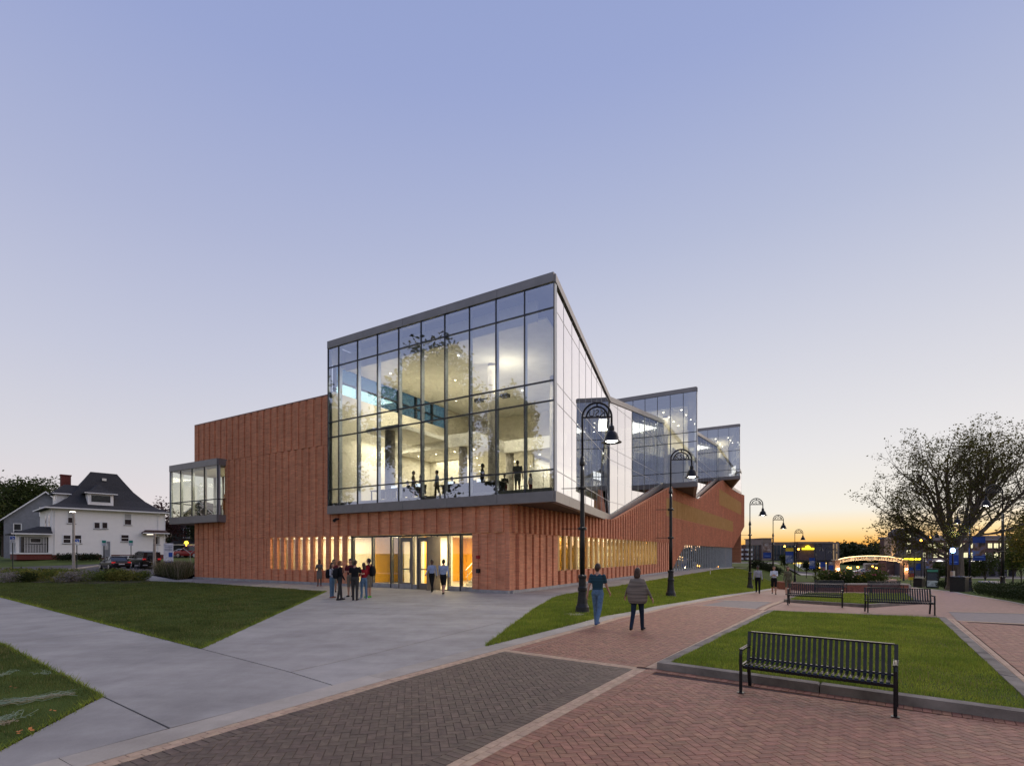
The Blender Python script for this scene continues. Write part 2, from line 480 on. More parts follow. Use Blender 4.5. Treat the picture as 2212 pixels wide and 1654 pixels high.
# ================================================================== GROUND
m_soil = mat('soil_grass', (.060, .085, .022), .95, var=.3, scale=.6, bump=.4, bscale=30, spec=.1, col2=(.105, .135, .036), detail=10)
m_lawn = mat('lawn_turf', (.050, .078, .018), .95, var=.3, scale=.8, bump=.6, bscale=45, spec=.08, col2=(.092, .125, .028), detail=9)
m_conc = conc_mat('concrete', (.312, .290, .264), (.412, .386, .354))
m_conc2 = conc_mat('concrete_warm', (.39, .345, .285), (.50, .445, .375), .8)
m_kerb = mat('kerb_concrete', (.125, .108, .088), .85, var=.2, scale=2.0, bump=.3, bscale=90, spec=.2, col2=(.30, .268, .225), detail=10)
m_sand = mat('joint_sand', (.080, .055, .050), .95, var=.2, scale=20, spec=.05)
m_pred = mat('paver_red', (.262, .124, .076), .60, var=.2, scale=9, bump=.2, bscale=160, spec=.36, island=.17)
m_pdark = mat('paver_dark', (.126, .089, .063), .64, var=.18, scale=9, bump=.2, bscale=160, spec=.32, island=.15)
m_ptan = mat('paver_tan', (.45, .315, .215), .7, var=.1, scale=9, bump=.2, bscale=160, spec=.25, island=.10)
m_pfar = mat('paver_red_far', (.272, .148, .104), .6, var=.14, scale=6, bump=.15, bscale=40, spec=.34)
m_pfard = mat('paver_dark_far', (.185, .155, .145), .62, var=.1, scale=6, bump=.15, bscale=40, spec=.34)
m_asph = mat('asphalt', (.075, .070, .070), .85, var=.15, scale=1.5, bump=.3, bscale=120, spec=.2, col2=(.115, .108, .106))
m_blade = leaf_mat('grass_blade', (.072, .100, .028), (.165, .190, .055), .5, .38, scale=.9)
m_bladel = leaf_mat('grass_blade_lush', (.155, .228, .032), (.340, .385, .058), .5, .38, scale=.9)
m_dry = leaf_mat('grass_blade_dry', (.20, .17, .07), (.34, .27, .12), .4, .3)

xs = np.unique(np.concatenate([np.linspace(-900, -110, 12), np.arange(-110, 170, 2.0), np.linspace(170, 1600, 16)]))
ys = np.unique(np.concatenate([np.linspace(-300, -20, 7), np.arange(-20, 190, 2.0), np.linspace(190, 2500, 16)]))
XX, YY = np.meshgrid(xs, ys)
ZZ = gz(XX, YY) - .07
nx, ny = len(xs), len(ys)
me = bpy.data.meshes.new('ground')
me.from_pydata(np.stack([XX, YY, ZZ], -1).reshape(-1, 3).tolist(), [], [(j * nx + i, j * nx + i + 1, (j + 1) * nx + i + 1, (j + 1) * nx + i) for j in range(ny - 1) for i in range(nx - 1)])
me.materials.append(m_soil)
tag(new_obj('ground', me), kind='structure')

# ---- outlines, read off the photograph and laid on the ground
KO = [(-7.0, 1.5), gp(126, 1637), gp(796, 1458.6), gp(1050, 1395), gp(1238.7, 1347.7), gp(1303, 1330.6), gp(1367, 1319.4), gp(1451, 1303), gp(1504, 1294.5), gp(1589, 1281.6), gp(1653.6, 1272), gp(1711.5, 1265.5), gp(1765, 1260), gp(1800, 1255)]

def offset_line(L, d):
    out = []
    for i in range(len(L)):
        a = Vector(L[max(i - 1, 0)]); b = Vector(L[min(i + 1, len(L) - 1)])
        t = (b - a).normalized()
        out.append((L[i][0] + t.y * d, L[i][1] - t.x * d))
    return out
KC = offset_line(KO, .47)      # concrete band, then two rows of tan pavers
KI = offset_line(KO, .68)

T0, T1 = gp(1084, 1406.5), (2.30, 9.33)
LAWN1 = [(2.62, 9.35), (9.3, 18.7), (13.9, 16.55), (6.62, 6.16)]       # front left, back left, back right, front right

walks = bpy.data.objects.new('concrete_walk', None); COL.objects.link(walks); tag(walks, kind='structure')
tipA, tipB = (-6.81, 11.30), (-5.99, 7.55)
SLABS = [
    [tipB, (-4.10, 6.18), (-4.63, 5.27), (-5.15, 4.40)],
    [tipB, (-11.8, 11.9), (-10.6, 14.15), tipA, (-3.91, 9.09), (-2.83, 8.17), (-3.5, 7.1), (-4.10, 6.18)],
    [(-11.8, 11.9), (-26, 22.3), (-25.4, 25.3), (-10.6, 14.15)],
    [(-26, 22.3), (-46, 37.0), (-46, 40.8), (-25.4, 25.3)],
    [(-3.91, 9.09), (-2.95, 10.6), (-.45, 15.4), (.05, 15.0), (-.03, 14.5), (-.60, 11.55), (-1.6, 10.08), (-2.83, 8.17)],
    [tipA, (-8.6, 20.45), (1.10, 20.3), (.82, 19.0), (.05, 15.0), (-.45, 15.4), (-2.95, 10.6), (-3.91, 9.09)],
    [(-8.6, 20.45), (-10.06, 27.9), W(-.10, -11.5)[:2], W(-.10, .10)[:2], W(0, .10)[:2], W(.3, 2.95)[:2], (2.07, 24.3), (1.10, 20.3)],
    [(-10.06, 27.9), (-16.1, 31.9), W(-.10, -20.5)[:2], W(-.10, -11.5)[:2]],
    [(-16.1, 31.9), (-22.3, 36.0), W(-.10, -29.7)[:2], W(-.10, -20.5)[:2]],
    [(-22.3, 36.0), gp(321, 1254.6), gp(224.6, 1236.4), gp(295, 1235), gp(381, 1252), W(-.10, -29.7)[:2]],
]
for k in range(13):
    SLABS.append([W(.1 + 6 * k, .10)[:2], W(6.05 + 6 * k, .10)[:2], W(6.05 + 6 * k, 2.95)[:2], W(.3 + 6 * k if k == 0 else .05 + 6 * k, 2.95)[:2]])
for p in SLABS:
    drape('concrete_slab', inset(p, .014), 0.0, m_conc, walks, step=3.0, thick=.07)
drape('walk_bed', [(-47, 36), (-6, 5), (-5.2, 4.3), (.2, 11.6), (1.6, 20), W(0, 3)[:2], W(78, 3)[:2], W(78, -.2)[:2], W(-.2, -.2)[:2], W(-.2, -30)[:2], gp(295, 1234), gp(220, 1235), (-23, 35.6), (-11, 27.5), (-7.2, 11.6), (-27, 26.5), (-47, 42)], -.035, m_sand, walks, step=3.0)

# ---- promenade
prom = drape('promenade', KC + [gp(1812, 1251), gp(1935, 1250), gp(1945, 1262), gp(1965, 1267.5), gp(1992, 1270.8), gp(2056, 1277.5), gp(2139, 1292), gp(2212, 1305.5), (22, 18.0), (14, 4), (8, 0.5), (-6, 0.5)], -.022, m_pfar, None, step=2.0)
tag(prom, kind='structure')

pav = []          # (polygon, material index, height)
def paver(poly, mi):
    if len(poly) >= 3: pav.append((poly, mi))

def ccw(p):
    a = sum(p[i][0] * p[(i + 1) % len(p)][1] - p[(i + 1) % len(p)][0] * p[i][1] for i in range(len(p)))
    return p if a > 0 else p[::-1]

def area(p):
    return .5 * abs(sum(p[i][0] * p[(i + 1) % len(p)][1] - p[(i + 1) % len(p)][0] * p[i][1] for i in range(len(p))))

def course(a, b, depth, wid, mi, shift=0.0):
    """pavers laid side by side from a to b, to the left of the line; wid along the line"""
    a, b = Vector(a), Vector(b); t = (b - a); L = t.length; t.normalize(); n = Vector((-t.y, t.x)); g = .0022
    x = -shift
    while x < L - .01:
        x0, x1 = max(0, x) + g, min(L, x + wid) - g
        if x1 - x0 > .015:
            paver([tuple(a + t * x0 + n * g), tuple(a + t * x1 + n * g), tuple(a + t * x1 + n * (depth - g)), tuple(a + t * x0 + n * (depth - g))], mi)
        x += wid

def herring(zone, mi, th=R(11), inner=.2, soldier=None):
    zone = ccw(zone)
    for i in (soldier if soldier is not None else range(len(zone))):
        a, b = Vector(zone[i]), Vector(zone[(i + 1) % len(zone)])
        t = (b - a).normalized()
        course(a, b, .2, .1, mi)
    z2 = zone
    c, s_ = math.cos(th), math.sin(th)
    rot = [(x * c + y * s_, -x * s_ + y * c) for x, y in z2]
    x0, x1 = min(p[0] for p in rot), max(p[0] for p in rot); y0, y1 = min(p[1] for p in rot), max(p[1] for p in rot)
    w, g = .1, .0022
    for j in range(int(y0 / w) - 3, int(y1 / w) + 3):
        for i in range(int(x0 / w) - 3, int(x1 / w) + 3):
            k = (i - j) % 4
            if k == 0: r = (i * w, j * w, i * w + 2 * w, j * w + w)
            elif k == 3: r = (i * w, j * w, i * w + w, j * w + 2 * w)
            else: continue
            q = [(r[0] + g, r[1] + g), (r[2] - g, r[1] + g), (r[2] - g, r[3] - g), (r[0] + g, r[3] - g)]
            q = [(x * c - y * s_, x * s_ + y * c) for x, y in q]
            cx_, cy_ = (q[0][0] + q[2][0]) / 2, (q[0][1] + q[2][1]) / 2
            if cy_ < 2.2 or abs(cx_) > 1.25 * cy_ + 2.5: continue
            q = clip(q, z2, inner)
            if len(q) >= 3 and area(q) > 6e-4: paver(q, mi)

def seg(L, a, b):
    """part of a polyline between two distances across y"""
    return [p for p in L if a < p[1] < b]

def on_line(L, y):
    for p, q in zip(L, L[1:]):
        if p[1] <= y <= q[1]:
            t = (y - p[1]) / (q[1] - p[1]); return (p[0] + (q[0] - p[0]) * t, y)
    return L[-1]

axis = Vector((.555, .832)); perp = Vector((.832, -.555))
# rows of tan pavers beside the concrete band
for r in (0, 1):
    L = offset_line(KO, .47 + .105 * (r + 1))
    for p, q in zip(L, L[1:]):
        if p[1] > 24: break
        course(p, q, .105, .2, 2, .1 * r)
# longitudinal band down to the foreground and cross band
lb0, lb1 = Vector((-2.18, 2.64)), Vector((2.33, 9.36))
lt = (lb1 - lb0).normalized(); ln = Vector((-lt.y, lt.x))
for r in (0, 1): course(lb0 - ln * .105 * (1 - r), lb1 - ln * .105 * (1 - r), .105, .2, 2, .1 * r)
ct0 = Vector(on_line(KI, T0[1] + .1)); ct1 = lb1 - ln * -.105
for r in (0, 1):
    d_ = (ct1 - ct0).normalized(); nn = Vector((-d_.y, d_.x))
    course(ct0 - nn * .105 * (1 - r), ct1 - nn * .105 * (1 - r), .105, .2, 2, .1 * r)
cn = Vector((-(ct1 - ct0).normalized().y, (ct1 - ct0).normalized().x))
# dark field in the foreground
k_near = seg(KI, 1.6, ct0.y - .3)
zoneD = [tuple(lb0 + ln * .106)] + [tuple(lb1 + ln * .106 - cn * .107)] + [tuple(ct0 - cn * .107)] + k_near[::-1]
herring(zoneD, 1, soldier=None)
# red field in the foreground
lead = Vector(LAWN1[0]); lfr = Vector(LAWN1[3])
zoneR = [tuple(lb0 - ln * .106), (3.5, .5), (9.4, 4.2), tuple(lfr + Vector((.05, -.02))), tuple(lead + Vector((-.02, -.03))), tuple(lb1 - ln * .106)]
zr = ccw(zoneR)
herring(zr, 0, soldier=[i for i in range(len(zr)) if min(zr[i][1], zr[(i + 1) % len(zr)][1]) > 2.4 and max(zr[i][0], zr[(i + 1) % len(zr)][0]) < 8])
# red field of the left path up to the next cross band
T2a, T2b = gp(1484, 1305.6), gp(1631.7, 1315)
lk0 = Vector(LAWN1[0]) + Vector((-.180, .128)); lk1 = Vector(LAWN1[1]) + Vector((-.180, .128))
zone2 = [tuple(ct0 + cn * .107)] + [tuple(ct1 + cn * .107), tuple(lk0), tuple(lk1)] + [T2b, on_line(KI, T2a[1])] + [p for p in KI if ct0.y + .4 < p[1] < T2a[1] - .3][::-1]
herring(zone2, 0)
# tan rows along the lawn on both sides
for (a, b) in ((Vector(LAWN1[0]) + Vector((-.003, .002)), Vector(LAWN1[1]) + Vector((-.003, .002))),):
    for r in (0, 1):
        t = (b - a).normalized(); nn = Vector((-t.y, t.x))
        course(a + nn * .105 * r, b + nn * .105 * r, .105, .2, 2, .1 * r)
rk0 = Vector(LAWN1[3]) + Vector((.003, -.002)); rk1 = Vector(LAWN1[2]) + Vector((.003, -.002))
for r in (0, 1):
    t = (rk1 - rk0).normalized(); nn = Vector((-t.y, t.x))
    course(rk0 - nn * .105 * (r + 1), rk1 - nn * .105 * (r + 1), .105, .2, 2, .1 * r)
# right path
D3 = [gp(2069, 1340), gp(2300, 1351), gp(2300, 1325.8), gp(2049, 1320)]
rt = (rk1 - rk0).normalized(); rn = Vector((rt.y, -rt.x))
zone4 = [tuple(rk0 + rn * .22), (9.6, 4.9), (16.2, 13.6), D3[0]]
herring(zone4, 0, th=R(11), soldier=[0] if False else [3])
# cross strip behind the lawn
zone5 = [(9.35, 18.95), (14.2, 16.85), (15.3, 18.6), gp(1875, 1311), gp(1693, 1299), gp(1660, 1313)]

BED = drape('joint_sand', [(p[0], p[1]) for p in ([(-6.3, 1.5)] + seg(KC, 1.6, 21) + [T2a, T2b, tuple(lk1), (9.4, 18.7), (2.6, 9.3), (6.7, 6.1), (13.9, 16.5), D3[0], (18, 15.5), (10, 4), (3, .4), (-5, .4)])], -.012, m_sand, prom, step=2.5)
kj = [p for p in KI if 9.5 < p[1] < 24]; ko_ = offset_line(kj, .6)
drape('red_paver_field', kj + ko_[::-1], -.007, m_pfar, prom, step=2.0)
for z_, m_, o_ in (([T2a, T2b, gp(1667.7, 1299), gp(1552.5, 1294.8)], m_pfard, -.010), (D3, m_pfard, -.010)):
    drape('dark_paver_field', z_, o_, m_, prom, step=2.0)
for a, b in ((T2a, T2b), (gp(1552.5, 1294.8), gp(1667.7, 1299)), (D3[0], D3[1]), (D3[3], D3[2])):
    a, b = Vector(a), Vector(b); t = (b - a).normalized(); n = Vector((-t.y, t.x)) * .11
    drape('tan_paver_band', [tuple(a - n), tuple(b - n), tuple(b + n), tuple(a + n)], -.002, m_ptan, prom, step=2.0)
# tan band along both far edges of the left path
fl = [gp(1650, 1317), gp(1691, 1299), gp(1735, 1283), gp(1765, 1272)]
for p, q in zip(fl, fl[1:]):
    p, q = Vector(p), Vector(q); t = (q - p).normalized(); n = Vector((-t.y, t.x)) * .2
    drape('tan_paver_band', [tuple(p), tuple(q), tuple(q + n), tuple(p + n)], -.004, m_ptan, prom, step=2.0)
kf = seg(KI, 23.6, 80)
for p, q in zip(kf, kf[1:]):
    p, q = Vector(p), Vector(q); t = (q - p).normalized(); n = Vector((-t.y, t.x)) * .21
    drape('tan_paver_band', [tuple(p), tuple(q), tuple(q + n), tuple(p + n)], -.004, m_ptan, prom, step=2.0)
fr = [gp(1955, 1283), gp(1990, 1300), (14.4, 16.9)]
rb = [gp(1965, 1267.5), gp(1992, 1270.8), gp(2056, 1277.5), gp(2139, 1292), gp(2212, 1305.5), gp(2300, 1324)]
for p, q in zip(rb, rb[1:]):
    p, q = Vector(p), Vector(q); t = (q - p).normalized(); n = Vector((-t.y, t.x))
    drape('concrete_edging', [tuple(p), tuple(q), tuple(q + n * .55), tuple(p + n * .55)], -.003, m_conc2, prom, step=2.0, thick=.03)
# concrete edging of the left path, in lengths
for p, q, p2, q2 in zip(KO, KO[1:], KC, KC[1:]):
    p, q, p2, q2 = Vector(p), Vector(q), Vector(p2), Vector(q2)
    k = max(1, round((q - p).length / 3.0))
    for i in range(k):
        a, b = i / k, (i + 1) / k
        drape('concrete_edging', inset([tuple(p.lerp(q, a)), tuple(p.lerp(q, b)), tuple(p2.lerp(q2, b)), tuple(p2.lerp(q2, a))], .004), .003, m_conc2, prom, step=2.0, thick=.05)

# the pavers: the 300 that show largest are parts, the rest one mesh
def seen(poly):
    cx_ = sum(p[0] for p in poly) / len(poly); cy_ = sum(p[1] for p in poly) / len(poly)
    u, v = cx_ / cy_ * F, CH / cy_ * F
    inside = abs(u) < 1100 and v < 455
    return (area(poly) / cy_ ** 3) if inside else 0
order = sorted(range(len(pav)), key=lambda i: -seen(pav[i][0]))
big = set(order[:300])
PM = [m_pred, m_pdark, m_ptan]
rest = MB()
def paver_rings(poly, zo):
    poly = ccw(poly)
    ins = inset(poly, .004)
    return [[(x, y, zo - .02) for x, y in poly], [(x, y, zo - .004) for x, y in poly], [(x, y, zo) for x, y in ins]]
for i, (poly, mi) in enumerate(pav):
    cx_ = sum(p[0] for p in poly) / len(poly); cy_ = sum(p[1] for p in poly) / len(poly)
    zo = float(gz(cx_, cy_)) + RNG.normal(0, .0008)
    if i in big:
        b = MB(); b.rings(paver_rings(poly, zo), 0, False, True)
        b.build('paver', PM[mi], prom, world=(cx_, cy_, zo), loc=(cx_, cy_, zo))
    else:
        rest.rings(paver_rings(poly, zo), mi, False, True)
ro = rest.build('pavers_beyond', PM, prom); ro['kind'] = 'stuff'

# ---- kerbed lawns of the promenade
def kerbed_lawn(name, poly, hs, wid, blade_m, label):
    """poly counter-clockwise; hs: height of the kerb at each corner"""
    root = bpy.data.objects.new(name, None); COL.objects.link(root); tag(root, kind='structure')
    poly_c = poly
    inn = inset(poly, wid)
    n = len(poly)
    for i in range(n):
        j = (i + 1) % n
        a, b, c, d = Vector(poly[i]), Vector(poly[j]), Vector(inn[j]), Vector(inn[i])
        L = (b - a).length; k = max(1, round(L / 2.4))
        for q in range(k):
            t0, t1 = q / k + .0015, (q + 1) / k - .0015
            P = [a.lerp(b, t0), a.lerp(b, t1), d.lerp(c, t1), d.lerp(c, t0)]
            H = [hs[i] + (hs[j] - hs[i]) * t for t in (t0, t1, t1, t0)]
            Z = [float(gz(p.x, p.y)) for p in P]
            ch = .018
            cen = sum(P, Vector((0, 0))) / 4
            b_ = MB()
            b_.rings([[(p.x, p.y, z - .1) for p, z in zip(P, Z)], [(p.x, p.y, z + h - ch) for p, z, h in zip(P, Z, H)], [(*(p + (cen - p).normalized() * ch), z + h) for p, z, h in zip(P, Z, H)]])
            b_.build('kerb_stone', m_kerb, root)
    # turf level: follows the kerb from the front corners to the back ones
    f0, f1 = np.array(poly[0]), np.array(poly[1]); bk = np.array(poly[-1]); nrm = np.array([-(f1 - f0)[1], (f1 - f0)[0]]); nrm = nrm / np.linalg.norm(nrm)
    dep = abs((bk - f0) @ nrm); hf, hb = min(hs[0], hs[1]), min(hs[2:])
    def lev(x, y): return hf - .010 + (hb - hf) * np.clip(((x - f0[0]) * nrm[0] + (y - f0[1]) * nrm[1]) / dep, 0, 1)
    drape('turf', inn, 0.0, m_lawn, root, step=1.0, zf=lambda x, y: gz(x, y) + lev(x, y))
    return root, inn, lev
lawn1, inn1, h1 = kerbed_lawn('kerbed_lawn', [LAWN1[0], LAWN1[3], LAWN1[2], LAWN1[1]], [.115, .130, .03, .025], .19, m_bladel, '')
LAWN2 = [gp(1693, 1298.5), gp(1876, 1310.5), gp(1990, 1303), gp(1962, 1284), gp(1738, 1283.5)]
lawn2, inn2, h2 = kerbed_lawn('kerbed_lawn', [LAWN2[0], LAWN2[1], LAWN2[2], LAWN2[3], LAWN2[4]], [.10] * 5, .22, m_bladel, '')

# ---- open lawns
LAWN_L = [tipA, (-10.06, 27.9), (-16.1, 31.9), (-22.3, 36.0), gp(321, 1254.6), gp(290, 1249), (-38, 40.5), (-46, 43), (-46, 40.8), (-25.4, 25.3)]
LAWN_B = [tipB, (-5.15, 4.4), (-6.6, 2.0), (-14, 2.0), (-26, 12), (-26, 22.3), (-11.8, 11.9)]
right_edge = [(-.58, 11.62), (-.03, 14.5), (.82, 19.0), (2.07, 24.3)] + [W(s_, 2.97)[:2] for s_ in (.3, 10, 20, 30, 40, 50, 60, 70, 80, 95)]
LAWN_R = right_edge + [W(100, 14)[:2]] + KO[3:-1][::-1]
for nm, pl in (('lawn_by_the_plaza', LAWN_L), ('lawn_corner', LAWN_B), ('lawn_bank', LAWN_R)):
    o = drape(nm, pl, .012, m_lawn, None, step=1.5); tag(o, kind='structure')
LAWN_F = [gp(1965, 1266.5), gp(1992, 1270), gp(2056, 1276.5), gp(2139, 1290.5), gp(2212, 1303.5), gp(2300, 1321), (60, 34), (90, 60), (95, 110), gp(1950, 1250)]
o = drape('lawn_far_side', LAWN_F, .004, m_lawn, None, step=3); tag(o, kind='structure')

# ---- grass blades
def blades(name, poly, dens, h, w, zoff, material, seed, ymax=40, fall=9.0, edge=0.0, lean=.5):
    rng = np.random.default_rng(seed)
    x0, x1 = min(p[0] for p in poly), max(p[0] for p in poly); y0, y1 = max(2.5, min(p[1] for p in poly)), min(ymax, max(p[1] for p in poly))
    n = int((x1 - x0) * (y1 - y0) * dens)
    x = rng.uniform(x0, x1, n); y = rng.uniform(y0, y1, n)
    keep = pin(poly, x, y) & (np.abs(x) < 1.05 * y + .6) & (rng.uniform(0, 1, n) < np.clip((fall / np.maximum(y, .1)) ** 1.6, .04, 1))
    x, y = x[keep], y[keep]; n = len(x)
    clump = .65 + .55 * np.sin(x * 2.1 + 1.3 * np.sin(y * 1.7)) * np.sin(y * 2.6 + x * .7) * .6 + rng.uniform(-.1, .45, n)
    sc = np.sqrt(np.maximum(y, 6) / 8.0)
    hh = h * np.clip(clump, .35, 1.7) * rng.uniform(.6, 1.25, n) * np.minimum(sc, 1.25); ww = w * rng.uniform(.7, 1.3, n) * sc
    a = rng.uniform(0, 2 * np.pi, n); l = rng.uniform(0, lean, n) * hh; b = rng.uniform(0, 2 * np.pi, n)
    z = gz(x, y) + (zoff(x, y) if callable(zoff) else zoff)
    V = np.zeros((n, 3, 3))
    V[:, 0] = np.stack([x - np.cos(a) * ww, y - np.sin(a) * ww, z], -1)
    V[:, 1] = np.stack([x + np.cos(a) * ww, y + np.sin(a) * ww, z], -1)
    V[:, 2] = np.stack([x + np.cos(b) * l, y + np.sin(b) * l, z + hh], -1)
    dry = (rng.uniform(0, 1, n) < .035 + .10 * (np.sin(x * .9 + 2) * np.sin(y * .7 + x * .3) > .55)).astype(int)
    o = quads_mesh(name, V, [material, m_dry], idx=dry)
    tag(o, kind='stuff')
    return o
def near_edge(poly, inn):  return inn
tag(blades('grass', inn1, 3600, .048, .0042, h1, m_bladel, 1, fall=10), 'mown green grass of the kerbed lawn behind the front bench', 'grass')
tag(blades('grass', inn2, 1600, .045, .007, h2, m_bladel, 2, ymax=45, fall=16), 'mown green grass of the second kerbed lawn by the planter', 'grass')
tag(blades('grass', LAWN_B, 2600, .055, .005, .0, m_blade, 3, fall=8.5), 'dark grass of the corner lawn with strands of netting', 'grass')
tag(blades('grass', LAWN_L, 1500, .055, .006, .0, m_blade, 4, ymax=46, fall=13), 'dark grass of the triangular lawn before the brick wall', 'grass')
tag(blades('grass', LAWN_R, 2200, .075, .007, .0, m_bladel, 5, ymax=75, fall=15), 'bright grass bank between the building and the promenade', 'grass')
# longer tufts hanging over the paved edges
ed = []
for P in (right_edge[:5], [KO[3], KO[4], KO[5], KO[6], KO[7], KO[8]], [tipA, (-10.06, 27.9)], [tipA, (-25.4, 25.3)], [tipB, (-11.8, 11.9)], [tipB, (-5.15, 4.4)]):
    for p, q in zip(P, P[1:]):
        L = math.dist(p, q); n = int(L * 170)
        t = RNG.uniform(0, 1, n); x = p[0] + (q[0] - p[0]) * t + RNG.normal(0, .025, n); y = p[1] + (q[1] - p[1]) * t + RNG.normal(0, .025, n)
        hh = RNG.gamma(2.2, .018, n) + .015; a = RNG.uniform(0, 6.28, n); b = RNG.uniform(0, 6.28, n); z = gz(x, y)
        V = np.zeros((n, 3, 3)); ww = .005 * np.sqrt(np.maximum(y, 6) / 8)
        V[:, 0] = np.stack([x - np.cos(a) * ww, y - np.sin(a) * ww, z], -1); V[:, 1] = np.stack([x + np.cos(a) * ww, y + np.sin(a) * ww, z], -1)
        V[:, 2] = np.stack([x + np.cos(b) * hh * .7, y + np.sin(b) * hh * .7, z + hh], -1); ed.append(V)
tag(quads_mesh('grass', np.concatenate(ed), m_bladel), 'ragged tufts of grass along the edges of the paving', 'grass', kind='stuff')

# ---- street and parking
st = drape('street', [(20, 152), (190, 128), (200, 142), (20, 168)], .0, m_asph, None, step=8); tag(st, kind='structure')
st = drape('sidewalk', [(20, 148.2), (190, 124.2), (190, 127.6), (20, 151.6)], .01, m_conc2, None, step=6); tag(st, kind='structure')
pk = drape('parking_lot', [(-70, 48.5), (-32, 48.5), (-31.5, 62.5), (-47.5, 62.5), (-48.5, 54.0), (-70, 54.0)], .03, m_asph, None, step=3); tag(pk, kind='structure')
pk = drape('sidewalk', [(-75, 46.6), (-40, 46.6), (-36, 47.6), (-34, 48.4), (-75, 48.4)], .03, m_conc, None, step=3); tag(pk, kind='structure')

kb = drape('parking_kerb', [(-70, 54.0), (-48.5, 54.0), (-47.5, 62.5), (-47.8, 62.6), (-48.8, 54.3), (-70, 54.3)], .14, m_conc2, None, step=3, thick=.15); tag(kb, kind='structure')
# ================================================================== THE BRICK AND GLASS BUILDING
B0 = (P0[0], P0[1], 0.0)
bld = thing('university_building', 'long red brick building with jagged glass upper storeys lit from inside', 'building', B0)

m_bl = brick_mat('brick_front', (EN[0], EN[1], 0), (.73, .300, .160), (.60, .222, .120), (.56, .31, .20))
m_br = brick_mat('brick_side', (ER[0], ER[1], 0), (.70, .290, .162), (.58, .216, .124), (.56, .31, .20))
m_plinth = mat('plinth_concrete', (.34, .33, .32), .8, var=.12, scale=3, bump=.2, bscale=80)
m_fascia = mat('fascia_metal', (.235, .225, .225), .42, metal=.35, var=.06, scale=1.2, spec=.5)
m_mull = mat('mullion_dark', (.050, .054, .066), .4, metal=.4, var=.1, scale=5)
m_fin = mat('mullion_fin', (.42, .46, .50), .45, metal=.2, var=.05, scale=2)
m_silver_cap = mat('mullion_silver', (.38, .39, .41), .4, metal=.4, var=.04, scale=3)
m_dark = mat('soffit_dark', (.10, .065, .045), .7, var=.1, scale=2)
m_gold = mat('gold_panel', (.60, .36, .13), .55, metal=.15, var=.12, scale=1.4, col2=(.70, .45, .19))
m_white = mat('plaster_white', (.78, .75, .66), .8, var=.04, scale=1.5)
m_cream = mat('plaster_cream', (.76, .71, .58), .8, var=.05, scale=1.2)
m_orange = mat('plaster_orange', (.80, .42, .05), .7, var=.05, scale=1.0)
m_col = mat('column_concrete', (.36, .33, .28), .75, var=.14, scale=2.2, bump=.2, bscale=60)
m_floor = mat('interior_floor', (.30, .28, .24), .45, var=.08, scale=2)
m_alu = mat('door_aluminium', (.20, .185, .17), .45, metal=.5, var=.05, scale=4)
m_black = mat('black_metal', (.022, .022, .025), .38, metal=.3, var=.15, scale=8, spec=.5)
m_steel = mat('brushed_steel', (.55, .54, .52), .35, metal=.9, var=.05, scale=6)
m_dot = emat('downlight_glow', (1.0, .9, .68), 14.0)
g_front = glass_mat('glass_front', tint=(.90, .94, .93), base=.37, gain=1.2, refl=(.72, .80, 1.0), wave=.02)
g_side = glass_mat('glass_side', tint=(.58, .63, .66), base=.55, gain=1.1, wave=.03, refl=(.56, .58, .635))
g_shop = glass_mat('glass_clear', tint=(.95, .97, .95), base=.02, gain=.7)
g_bay = glass_mat('glass_bay', tint=(.90, .93, .86), base=.06, gain=1.1)

def part(mb, name, m, parent=None, smooth=False):
    return mb.build(name, m, parent or bld, world=B0, smooth=smooth)

# ---------------------------------------------------------------- pleated brick
pleat_far = MB()
def prism_left(prof, z0, z1, name='brick_pleat'):
    """prof: (n, depth) points; the wall plane is s = 0"""
    mb = MB()
    pts = prof
    r0 = [W(-d, n, z0) for n, d in pts]; r1 = [W(-d, n, z1) for n, d in pts]
    mb.rings([r0, r1]); part(mb, name, m_bl)
def prism_right(prof, zb, zt, far=False, name='brick_pleat'):
    """prof: (s, depth); zb, zt: functions of s"""
    mb = pleat_far if far else MB()
    mb.rings([[W(s, d, zb(s)) for s, d in prof], [W(s, d, zt(s)) for s, d in prof]])
    if not far: part(mb, name, m_br)

MOD = .775
n = -29.6
rows = []
def left_row(na, nb, z0, z1, mod, depth, phase=0.0, wide=.62):
    n = na
    while n < nb - .05:
        e = min(n + mod, nb)
        w = e - n
        prism_left([(n, -.3), (n, depth), (n + wide * w, depth * .80), (n + wide * w, .015), (e, 0.0), (e, -.3)], z0, z1)
        n = e
left_row(-29.6, -13.30, 9.12, 12.30, MOD, .11)
left_row(-29.6, -25.36, 3.16, 4.60, MOD * .92, .10); left_row(-25.36, -13.30, 3.16, 9.10, MOD * .92, .10)
left_row(-13.30, 0.0, 3.16, 4.70, MOD * 1.15, .15)
left_row(-29.6, -20.15, .15, 3.14, MOD * .92, .09)
left_row(-20.15, -11.62, .15, .93, MOD, .15)
left_row(-2.27, -1.1, .15, 3.14, .58, .09); left_row(-1.1, 0.0, .15, 3.14, .55, .05)
mb = MB(); mb.sbox(-.06, .1, -29.7, -13.25, 12.302, 12.40); part(mb, 'coping', mat('coping_metal', (.25, .14, .11), .5, metal=.3))
for a_, b_ in ((-29.65, -11.7), (-2.30, .045)): part(MB().sbox(-.22, .05, a_, b_, -.4, .148), 'plinth', m_plinth)

